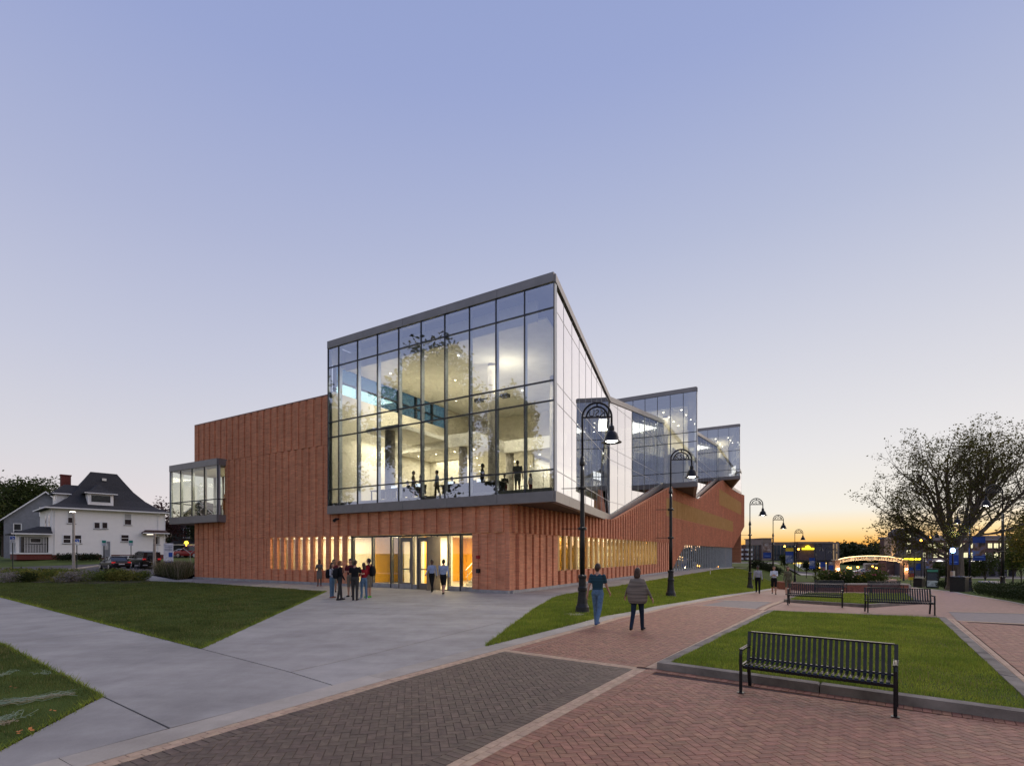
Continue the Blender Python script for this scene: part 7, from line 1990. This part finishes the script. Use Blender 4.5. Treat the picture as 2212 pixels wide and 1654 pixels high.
for i, (px_, w_) in enumerate(((1758, 1.3), (1925, 1.4))):
    o = MB().cbox(-w_, w_, -.5, .5, 0, .5, .04).build('stone_seat', m_conc2, None, loc=(xd(px_, 45), 45, float(gz(xd(px_, 45), 45)))); tag(o, 'pale stone seat %s the rose bed' % ('left of' if i == 0 else 'right of'), 'stone seat')
rgF = np.random.default_rng(88)
m_rose = [mat('rose_pink', (.45, .14, .16), .7), mat('rose_yellow', (.6, .42, .05), .7), mat('rose_pale', (.55, .38, .34), .7)]
for i in range(16):
    x = xd(1800 + i * 6.6, 42.5) + rgF.normal(0, .25); y = 42.0 + rgF.uniform(0, 2.6); h_ = rgF.uniform(.9, 1.6); z = float(gz(x, y)) + .35
    t = lobes_tree('rose_bush', 'leafy rose bush in the planter between the paths', (x, y, z), h_, [(0, 0, h_ * .5, .75, .6, h_ * .5), (.2, 0, h_ * .7, .4, .4, h_ * .35)], 700, .075, 400 + i, l_dense if i % 2 else l_bright, trunk_r=0, group='rose bushes in the planter', cat='rose bush')
    fl = []
    for q in range(6):
        p_ = np.array([rgF.normal(0, .45), rgF.normal(-.2, .3), h_ * rgF.uniform(.55, 1.05)]); fl.append(leaf_quads(np.tile(p_, (5, 1)) + rgF.normal(0, .03, (5, 3)), .06, rgF, aspect=.9))
    quads_mesh('blossom', np.concatenate(fl), m_rose[i % 3], t)
# stone cap pillar and low wall at the right edge
x, y = xd(2143, 44), 44.0; z = float(gz(x, y)); t = thing('brick_pillar', 'short brick pillar with a pale cap at the end of the low wall', 'pillar', (x, y, z - .1), .3)
MB().box(-.55, .55, -.55, .55, 0, .85).build('shaft', m_pbrick, t); MB().cbox(-.66, .66, -.66, .66, .851, 1.02, .04).build('cap', m_conc2, t)
t = thing('low_wall', 'low brick wall with a pale cap behind the hedge', 'wall', (x + .6, y, z - .1), R(-3)); MB().box(.1, 14, -.2, .2, 0, .62).build('wall', m_pbrick, t)
for i in range(9): MB().box(.1 + i * 1.55, .1 + (i + 1) * 1.55 - .015, -.26, .26, .622, .72).build('cap_stone', m_conc2, t)
# hedge at the end of the side walk
for i in range(9):
    x, y = W(80 + i * 1.6, 3.5 + i * .4)[:2]; lobes_tree('round_shrub', 'dark rounded shrub at the far end of the building walk', (x, y, float(gz(x, y))), 1.6, [(0, 0, .75, 1.1, 1.1, .85)], 700, .11, 500 + i, l_dark, trunk_r=0, group='shrubs at the end of the building', cat='shrub')
# ================================================================== BACKGROUND BUILDINGS, ARCH AND WOODS
m_hotel = mat('hotel_brick', (.12, .066, .060), .85, var=.15, scale=1.5); m_hotel2 = mat('hotel_beige', (.24, .19, .165), .85, var=.08, scale=1.5); m_hotel3 = mat('hotel_slate', (.075, .070, .085), .8, var=.08, scale=1.5)
m_hwin = mat('hotel_window', (.05, .065, .075), .2, var=.2, scale=2, spec=.6); m_balc = mat('balcony_white', (.55, .55, .58), .6)
m_shop = emat('shop_window', (.75, .78, .80), .45); m_shopy = emat('shop_yellow', (1.0, .62, .10), 1.6); m_ysign = emat('sign_yellow', (1.0, .85, .02), 2.4)
HD = 190.0
hz0 = -4.6
ho_ = thing('hotel', 'long dark brick hotel with balconies, a tower and shops beyond the lawn', 'building', (xd(1700, HD), HD, hz0), 0)
def hX(px): return xd(px, HD) - xd(1700, HD)
def hZ(py): return zd(py, HD) - hz0
def hbox(p0, p1, ytop, y0, y1, m, name='wall', ybot=None, par=None):
    return MB().box(hX(p0), hX(p1), y0, y1, 0 if ybot is None else hZ(ybot), hZ(ytop)).build(name, m, par or ho_)
hbox(1560, 1610, 1178, 2, 16, m_hotel); hbox(1610, 1650, 1176, 1.5, 16, m_hotel); hbox(1647, 1667, 1163, 0, 14, m_hotel2, 'tower'); hbox(1645, 1669, 1161.5, -.4, 14.4, m_hotel2, 'tower_cap', 1163)
hbox(1667, 1722, 1171, .5, 16, m_hotel2); hbox(1722, 1757, 1169.5, -.3, 16, m_hotel); hbox(1757, 1799, 1169.5, 0, 16, m_hotel3); hbox(1799, 1824, 1170.5, 3, 30, m_hotel2)
for a, b, y_ in ((1610, 1650, 1.2), (1667, 1722, .2), (1722, 1757, -.6), (1757, 1799, -.3)): hbox(a, b, 1170.2 if a > 1660 else 1175.4, y_, y_ + .9, m_hotel2, 'cornice', 1173 if a > 1660 else 1177)
wn_ = MB().box(-.75, .75, -.14, .05, -1.0, 1.0).build('window', m_hwin, ho_, loc=(hX(1620), 1.45, hZ(1184)))
first = True
for (p_, y_, dy) in [(p_, y_, dy) for p_, dy in ((1629, 1.45), (1640, 1.45), (1671, .45), (1679, .45), (1687, .45), (1695, .45), (1703, .45), (1711, .45), (1717, .45)) for y_ in (1183, 1194, 1203)]:
    c = wn_.copy(); COL.objects.link(c); c.parent = ho_; c.location = (hX(p_), dy, hZ(y_))
    MB().box(hX(p_) - .06, hX(p_) + .06, dy - .2, dy - .15, hZ(y_) - 1.0, hZ(y_) + 1.0).build('window_bar', m_hotel2, ho_)
for p_ in (1594, 1602.5, 1616, 1622.5):
    for y_ in (1187, 1197, 1206.5):
        b_ = MB().box(hX(p_ - 3.0), hX(p_ + 3.0), -.1, 1.95, hZ(y_) - .35, hZ(y_) + .45).build('balcony', m_balc, ho_); MB().box(hX(p_ - 2.6), hX(p_ + 2.6), 1.9, 1.99, hZ(y_) + .45, hZ(y_) + 1.6).build('balcony_door', m_hwin, b_)
for p_, w_ in ((1803, 1.6), (1810, 1.6), (1817, 1.6)):
    MB().box(hX(p_), hX(p_ + 2.6), 2.9, 2.99, hZ(1226), hZ(1174)).build('lit_bay', mat('lit_stone', (.55, .40, .22), .7, emit=(1, .6, .25), estr=.12), ho_)  # golden light on the stone, put into its material as a faint glow
# shop front
hbox(1660, 1800, 1209, -3.4, -.7, mat('canopy_dark', (.02, .022, .024), .6), 'canopy', 1212.5)
for a, b in ((1673, 1690), (1693, 1700), (1703, 1716), (1719, 1728), (1731, 1747), (1750, 1764), (1768, 1782)):
    s_ = hbox(a, b, 1214.5, -.9, -.62, m_shop, 'shop_window', 1230); MB().box(hX(a), hX(b), -.95, -.91, hZ(1217), hZ(1214.6)).build('shop_light', m_shopy, s_)
    for q in (.33, .66): MB().box(hX(a + (b - a) * q) - .05, hX(a + (b - a) * q) + .05, -.97, -.91, hZ(1230), hZ(1217)).build('glazing_bar', m_mull, s_)
hbox(1706, 1708.6, 1222, -1.1, -.96, m_shopy, 'shop_door', 1230.5); hbox(1709.4, 1712, 1222, -1.1, -.96, m_shopy, 'shop_door', 1230.5)
sg = hbox(1730, 1755, 1183, -1.0, -.75, m_ysign, 'lit_sign', 1186.5); MB().rings([[(hX(1742) + .9 * math.cos(a), y_, hZ(1183) + .9 * max(0, math.sin(a))) for a in np.linspace(0, math.pi, 9)] for y_ in (-1.0, -.75)]).build('sign_emblem', m_ysign, sg)
for i in range(14): MB().box(hX(1731.2 + i * 1.65), hX(1731.9 + i * 1.65), -1.03, -1.001, hZ(1185.9), hZ(1183.8)).build('letter', mat('sign_letter', (.35, .28, .01), .6, emit=(.5, .4, .02), estr=.8), sg)
lw = thing('low_wall', 'low pale pink wall and shed before the hotel', 'wall', (xd(1635, 150), 150, -4.4)); MB().box(-7.5, 7.5, 0, .4, 0, 3.0).build('wall', mat('pink_render', (.40, .30, .30), .8), lw); MB().box(-7.7, 7.7, -.2, .6, 3.001, 3.2).build('coping', m_balc, lw)

# office building behind the big tree
OD = 150.0
oz = float(gz(xd(2050, OD), OD)) - .2
of = thing('office_building', 'brick office block with rows of lit windows behind the big tree', 'building', (xd(2050, OD), OD, oz), R(0))
def oX(px): return xd(px, OD) - xd(2050, OD)
def oZ(py): return zd(py, OD) - oz
m_ob = mat('office_brick', (.115, .068, .062), .85, var=.12, scale=1.2); m_ol = mat('office_band', (.26, .23, .25), .8, var=.08, scale=1.2); m_owin = emat('office_window', (.95, .88, .50), .62); m_owin2 = mat('office_window_dim', (.10, .11, .10), .2, spec=.6)
MB().box(oX(1985), oX(2186), .0, 16, oZ(1212), oZ(1160)).build('wall', m_ob, of)
MB().box(oX(1983), oX(2188), -.5, 16.3, oZ(1160), oZ(1156.5)).build('cornice', m_ol, of); MB().box(oX(1985), oX(2186), -.25, .0, oZ(1166.5), oZ(1161)).build('cornice_band', m_ol, of)
MB().box(oX(1984), oX(2188), -1.6, .0, oZ(1212), oZ(1207)).build('string_course', m_ol, of)
MB().box(oX(1990), oX(2184), 2.2, 15, -.2, oZ(1212)).build('arcade_wall', m_hotel3, of)
for i in range(11): p_ = 1990 + i * 19.3; MB().box(oX(p_) - .45, oX(p_) + .45, -1.2, .2, -.2, oZ(1212)).build('pillar', m_hotel3, of)
for r_, (ya, yb) in enumerate(((1173, 1183), (1193, 1203.5))):
    for i in range(15):
        p_ = 1990 + i * 13.1
        w_ = MB().box(oX(p_), oX(p_ + 8.2), -.10, .02, oZ(yb), oZ(ya)).build('window', m_owin if (i * 7 + r_ * 3) % 5 else m_owin2, of); MB().box(oX(p_ + 4.0), oX(p_ + 4.3), -.14, -.101, oZ(yb), oZ(ya)).build('glazing_bar', m_mull, w_); MB().box(oX(p_ - .4), oX(p_ + 8.6), -.22, -.02, oZ(yb + .9), oZ(yb)).build('sill', m_ol, w_)
for p_ in (1996, 2018, 2048, 2090, 2110): MB().lathe([(.9, 0), (.02, .35)], 12, (oX(p_), -1.9, oZ(1211.5))).build('canopy_light', emat('canopy_glow', (1, .92, .8), 1.6), of)
# corner tower with a gabled roof, and its lit flank
MB().box(oX(1934), oX(1985), -1.5, 3, -.2, oZ(1150)).build('tower', m_hotel3, of)
g = MB(); g.add([(oX(1934), -1.8, oZ(1150)), (oX(1985), -1.8, oZ(1150)), (oX(1972), -1.8, oZ(1141)), (oX(1946), -1.8, oZ(1141)), (oX(1934), 3, oZ(1150)), (oX(1985), 3, oZ(1150)), (oX(1972), 3, oZ(1141)), (oX(1946), 3, oZ(1141))], [(0, 1, 2, 3), (7, 6, 5, 4), (0, 3, 7, 4), (3, 2, 6, 7), (2, 1, 5, 6)]); g.build('tower_roof', m_hotel3, of)
for ya, yb in ((1153, 1161), (1169, 1176), (1188, 1194)):
    for a in (1950, 1963): MB().box(oX(a), oX(a + 8), -1.6, -1.48, oZ(yb), oZ(ya)).build('window', m_owin if a < 1960 else m_owin2, of)
MB().box(oX(1926), oX(1934), .0, 3, oZ(1206), oZ(1160)).build('lit_flank', mat('lit_flank', (.40, .30, .22), .8), of); MB().box(oX(1918), oX(1934), .5, 4, -.2, oZ(1206)).build('flank_base', m_ob, of)
lamp('flank_light', 'SPOT', (oX(1926), -1.2, oZ(1204)), 250, (1, .7, .35), .3, rot=(R(150), 0, 0), parent=of, spot=70)
MB().box(oX(1938), oX(1975), -2.4, -2.1, oZ(1208.5), oZ(1205.5)).build('lit_sign', m_ysign, of)

# ---- the gateway arch
AD = 125.0; ax0, ax1 = xd(1806, AD), xd(1953, AD); az0 = float(gz((ax0 + ax1) / 2, AD))
ar = thing('gateway_arch', 'low lit stone arch lettered with the university name across the promenade', 'arch', ((ax0 + ax1) / 2, AD, az0), 0)
m_arch = mat('arch_stone', (.55, .44, .34), .75, var=.08, scale=1.5); half = (ax1 - ax0) / 2
zt0, ztm = zd(1212, AD) - az0, zd(1200.5, AD) - az0
def arc_z(t): return zt0 + (ztm - zt0) * math.sqrt(max(0, 1 - (t ** 2)))
for sx in (-1, 1):
    MB().cbox(sx * half - .62, sx * half + .62, -.6, .6, -.3, zt0 + .25, .06).build('pier', mat('pier_brick', (.30, .17, .12), .8, var=.15, scale=3), ar)
    MB().box(sx * half - .75, sx * half + .75, -.75, .75, zt0 + .251, zt0 + .45).build('pier_cap', m_arch, ar)
    l_ = MB().lathe([(.10, 0), (.18, .1), (.18, .45), (.05, .55)], 10, (sx * half, -.85, 1.9)).build('pier_lantern', emat('lantern_warm', (1, .72, .38), 20), ar)
    lamp('pier_light', 'POINT', (sx * half, -1.4, 2.0), 130, (1, .62, .28), .2, parent=ar)
ts = np.linspace(-.96, .96, 41); mb = MB()
mb.rings([[(half * t, -.28, arc_z(t) - .95), (half * t, .28, arc_z(t) - .95), (half * t, .28, arc_z(t)), (half * t, -.28, arc_z(t))] for t in ts]); bd = mb.build('arch_beam', m_arch, ar)
MB().hexa([(-.55, -.36, ztm - 1.15), (.55, -.36, ztm - 1.15), (.55, .36, ztm - 1.15), (-.55, .36, ztm - 1.15), (-.85, -.36, ztm + .15), (.85, -.36, ztm + .15), (.85, .36, ztm + .15), (-.85, .36, ztm + .15)]).build('keystone', mat('keystone', (.30, .26, .24), .8), ar)
MB().rings([[(half * t, -.40, arc_z(t) + .02), (half * t, -.30, arc_z(t) + .02), (half * t, -.30, arc_z(t) + .10), (half * t, -.40, arc_z(t) + .10)] for t in ts]).build('light_strip', emat('arch_strip', (1, .72, .34), 3.4), bd)
for word, t0, t1 in (('KENT', -.88, -.60), ('STATE', -.50, -.14), ('UNIVERSITY', .14, .90)):
    for i, chx in enumerate(word):
        t = t0 + (t1 - t0) * (i + .5) / len(word); dz_ = (arc_z(t + .01) - arc_z(t - .01)) / (.02 * half)
        me = text_mesh(chx, .85, .03); me.materials.append(mat('arch_letter', (.06, .045, .035), .7)); lo = new_obj('letter', me, bd); lo.location = (half * t, -.30, arc_z(t) - .48); lo.rotation_euler = (R(90), -math.atan(dz_), 0)
lamp('arch_wash', 'AREA', (0, -1.0, ztm - 2.2), 300, (1, .72, .38), half * 1.7, .3, (R(160), 0, 0), parent=ar)

# ---- street lamps in the distance, cars, buses
m_sod = emat('sodium_lamp', (1.0, .42, .05), 9.0)
for i, (px_, py_, d_, lb) in enumerate(((1695, 1181, 165, 'orange street lamp before the left part of the hotel'), (1725, 1187, 160, 'orange street lamp beside the yellow hotel sign'), (1832, 1227, 150, 'orange street lamp under the left side of the arch'), (1837, 1228, 156, 'second orange street lamp under the left side of the arch'), (1853, 1226, 150, 'orange street lamp under the middle of the arch'), (1885, 1225, 152, 'orange street lamp under the right side of the arch'), (1890, 1226, 158, 'second orange street lamp under the right side of the arch'), (1893, 1227.5, 150, 'third orange street lamp under the right side of the arch'), (1990, 1168, 140, 'orange lamp high before the office block'), (2008, 1162, 140, 'second orange lamp high before the office block'), (1771, 1228, 150, 'orange lamp between the blue banners'))):
    x = xd(px_, d_); zt = zd(py_ - 3, d_); z = float(gz(x, d_)) if py_ > 1200 else -4.4
    zt = zd(py_, d_)
    t = thing('distant_street_lamp', lb, 'street lamp', (x, d_, z), 0, 'sodium lamps in the distance')
    MB().lathe([(.12, 0), (.07, zt - z)], 8).build('pole', m_iron, t); MB().lathe([(.08, -.05), (.24, .06), (.30, .26), (.16, .44), (.03, .48)], 10, (0, 0, zt - z)).build('globe', m_sod, t)
for i, (px_, d_, hd_, p_, lb) in enumerate(((1862, 158, 2.9, m_silver, 'white car on the street under the arch'), (1873, 164, 3.0, m_silver, 'second white car on the street under the arch'), (1916, 160, 3.1, m_navy, 'dark car on the street right of the bus'))):
    x = xd(px_, d_); car('distant_car', lb, 'car', (x, d_, float(gz(x, d_)) + .03), hd_, p_)
t = thing('city_bus', 'pale bus standing on the street under the arch', 'bus', (xd(1892, 166), 166, float(gz(xd(1892, 166), 166)) + .03), 0)
MB().cbox(-3.4, 3.4, -1.2, 1.2, .5, 3.0, .12).build('body', mat('bus_white', (.45, .38, .33), .5), t); MB().box(-3.2, 3.2, -1.23, -1.201, 1.5, 2.5).build('window_band', m_win, t)
for x_ in (-2.2, 2.2): MB().rings([[(x_ + .48 * math.cos(a), y_, .48 + .48 * math.sin(a)) for a in np.linspace(0, 2 * math.pi, 14, endpoint=False)] for y_ in (-1.22, -.9)]).build('wheel', m_tyre, t)
t = thing('city_bus', 'small bus with bright tail lights right of the pale bus', 'bus', (xd(1908, 155), 155, float(gz(xd(1908, 155), 155)) + .03), R(0))
MB().cbox(-1.2, 1.2, 0, 6, .5, 2.9, .12).build('body', mat('bus_dark', (.16, .12, .10), .5), t); MB().box(-1.0, 1.0, -.03, -.001, 1.7, 2.6).build('rear_window', m_win, t); MB().box(-1.05, 1.05, -.05, -.002, .85, 1.05).build('tail_lights', emat('tail_orange', (1, .45, .08), 9), t)
for x_ in (-.9, .9): MB().rings([[(x_ + y_ , .8 + .45 * math.cos(a), .45 + .45 * math.sin(a)) for a in np.linspace(0, 2 * math.pi, 14, endpoint=False)] for y_ in (-.14, .14)]).build('wheel', m_tyre, t)

# ---- banners hanging from posts
def photo_mat(name, c1, c2, c3, seed):
    m, N, L, B = _nodes(name); B.inputs['Roughness'].default_value = .7
    c = N.new('ShaderNodeTexCoord'); no = N.new('ShaderNodeTexNoise'); no.inputs['Scale'].default_value = 2.4; no.inputs['Detail'].default_value = 3; no.noise_dimensions = '4D'; no.inputs['W'].default_value = seed
    L.new(c.outputs['Object'], no.inputs['Vector']); r = N.new('ShaderNodeValToRGB'); e = r.color_ramp.elements; e.new(.5)
    for el, p, cc in zip(e, (.36, .50, .64), (c1, c2, c3)): el.position = p; el.color = (*cc, 1)
    L.new(no.outputs['Fac'], r.inputs[0]); L.new(r.outputs[0], B.inputs['Base Color']); return m
m_bblue = mat('banner_blue', (.012, .050, .26), .7, var=.08, scale=1); m_byel = mat('banner_yellow', (.62, .44, .02), .7, var=.05, scale=1); m_bltx = mat('banner_text', (.10, .18, .45), .7)
ph1 = photo_mat('banner_print_brown', (.05, .035, .03), (.25, .17, .13), (.42, .38, .36), 1.0); ph2 = photo_mat('banner_print_blue', (.02, .05, .16), (.16, .20, .30), (.40, .40, .42), 2.0); ph3 = photo_mat('banner_print_portrait', (.03, .022, .02), (.22, .12, .08), (.10, .18, .42), 3.0)
def banner(px0, px1, y0, y1, d, bands, label):
    """bands: (share of the height, material) from the top"""
    x0, x1 = xd(px0, d), xd(px1, d); z0, z1 = zd(y1, d), zd(y0, d); w = x1 - x0; h = z1 - z0
    t = thing('banner', label, 'banner', (x0, d, z0), 0, 'banners on the lamp posts')
    z = h
    for k, (f, m) in enumerate(bands):
        zn = z - f * h; mb = MB(); nn = 7
        mb.rings([[(w * i / nn, .05 * math.sin(3 * i / nn) + (.015 if q in (1,) else 0), zz) for i in range(nn + 1)] + [(w * i / nn, .05 * math.sin(3 * i / nn) + .012, zz) for i in range(nn, -1, -1)] for q, zz in ((0, zn), (1, z))]); mb.build('banner_print', m, t); z = zn
    MB().tube([(-.25, 0, h + .02), (w, 0, h + .02)], .02, 6).build('top_rod', m_iron, t); MB().tube([(-.25, 0, -.02), (w, 0, -.02)], .02, 6).build('bottom_rod', m_iron, t)
    MB().box(w * .15, w * .85, -.02, -.012, h * .12, h * .17).build('text_line', m_bltx, t)
banner(1648.5, 1666, 1172, 1205, 70, ((.62, ph1), (.38, m_bblue)), 'banner with brown figures and a blue foot, before the hotel tower')
banner(1697, 1714, 1183, 1216, 80, ((.22, m_byel), (.26, m_bblue), (.52, ph2)), 'banner with a yellow top beside the fifth lamp post')
banner(1748, 1761, 1204, 1228, 105, ((.3, m_bblue), (.45, ph2), (.25, m_bblue)), 'small blue banner left of the first small lamp post')
banner(1771.5, 1783, 1213, 1231, 115, ((.6, m_bblue), (.4, ph3)), 'small blue banner behind the second small lamp post')
banner(1790, 1801, 1213, 1233, 115, ((.35, ph1), (.65, m_bblue)), 'small blue and orange banner at the foot of the arch')
banner(2101.5, 2129, 1158.5, 1210, 44.6, ((.26, m_bblue), (.54, ph3), (.20, m_bblue)), 'large blue portrait banner on the lamp post right of the big tree')
banner(2050.5, 2071, 1181, 1219, 48.2, ((.45, ph2), (.55, m_bblue)), 'blue banner hanging before the trunk of the big tree')
banner(2001, 2014.5, 1206.5, 1232.5, 88, ((.75, ph3), (.25, ph2)), 'small dark blue banner beside the information board')
banner(1978.5, 1989, 1216.5, 1231, 95, ((1.0, m_bblue),), 'small blue banner left of the dark banner')
banner(1964, 1974, 1225, 1238, 100, ((.5, m_bblue), (.5, ph3)), 'lowest small blue banner near the right foot of the arch')
# red and yellow street sign, white sign
for px_, d_, col_, lb in ((1968, 72, mat('sign_red', (.32, .03, .03), .6), 'small red and yellow sign on a post by the path'),):
    x = xd(px_, d_); z = float(gz(x, d_)); t = thing('path_sign', lb, 'sign', (x, d_, z)); MB().box(-.03, .03, 0, .05, 0, 1.9).build('post', m_spost, t); MB().box(-.38, .38, -.03, -.001, 1.35, 1.85).build('plate', col_, t); MB().box(-.38, .38, -.03, -.001, .95, 1.34).build('plate', m_byel, t)

# ---- wooded ridge on the horizon
rgW = np.random.default_rng(404)
woods = []
for (u0, u1, d0, top, bot, n) in ((.42, 1.35, 250, 7.2, -5, 90), (.62, .74, 235, 7.4, -5, 16), (-1.35, -.55, 170, 10.0, 0, 60), (-.55, .45, 300, 6.0, -3, 50)):
    for i in range(n):
        d_ = d0 * rgW.uniform(.97, 1.15); x = rgW.uniform(u0, u1) * d_; r_ = rgW.uniform(5, 9); tz = top * rgW.uniform(.70, 1.06)
        m_ = 330; dr = rgW.normal(0, 1, (m_, 3)); dr /= np.linalg.norm(dr, axis=1)[:, None]
        hh = (tz - bot) / 2
        woods.append(np.array([x, d_, bot + hh]) + dr * np.array([r_ * .8, r_ * .6, hh]) * (rgW.uniform(.3, 1, (m_, 1)) ** .3) * (1 + .10 * np.sin(dr[:, :1] * 9 + i)))
P = np.concatenate(woods)
tag(quads_mesh('distant_woods', leaf_quads(P, .62, rgW, aspect=.8), l_dark), 'dark wooded ridge along the horizon', 'woods', kind='stuff')
rd = MB(); us = np.linspace(-1.5, 1.6, 60)
rd.rings([[(u * 262, 262 + 6 * math.sin(9 * u), z) for u in us] for z in (-8, 3.2)], cap0=False, cap1=False, closed=False)
rd.rings([[(u * 262, 262 + 6 * math.sin(9 * u), 3.2) for u in us], [(u * 420, 420, -8) for u in us]], cap0=False, cap1=False, closed=False)
o = rd.build('hill', mat('hill_dark', (.020, .024, .014), .95, var=.3, scale=.05)); tag(o, kind='structure')
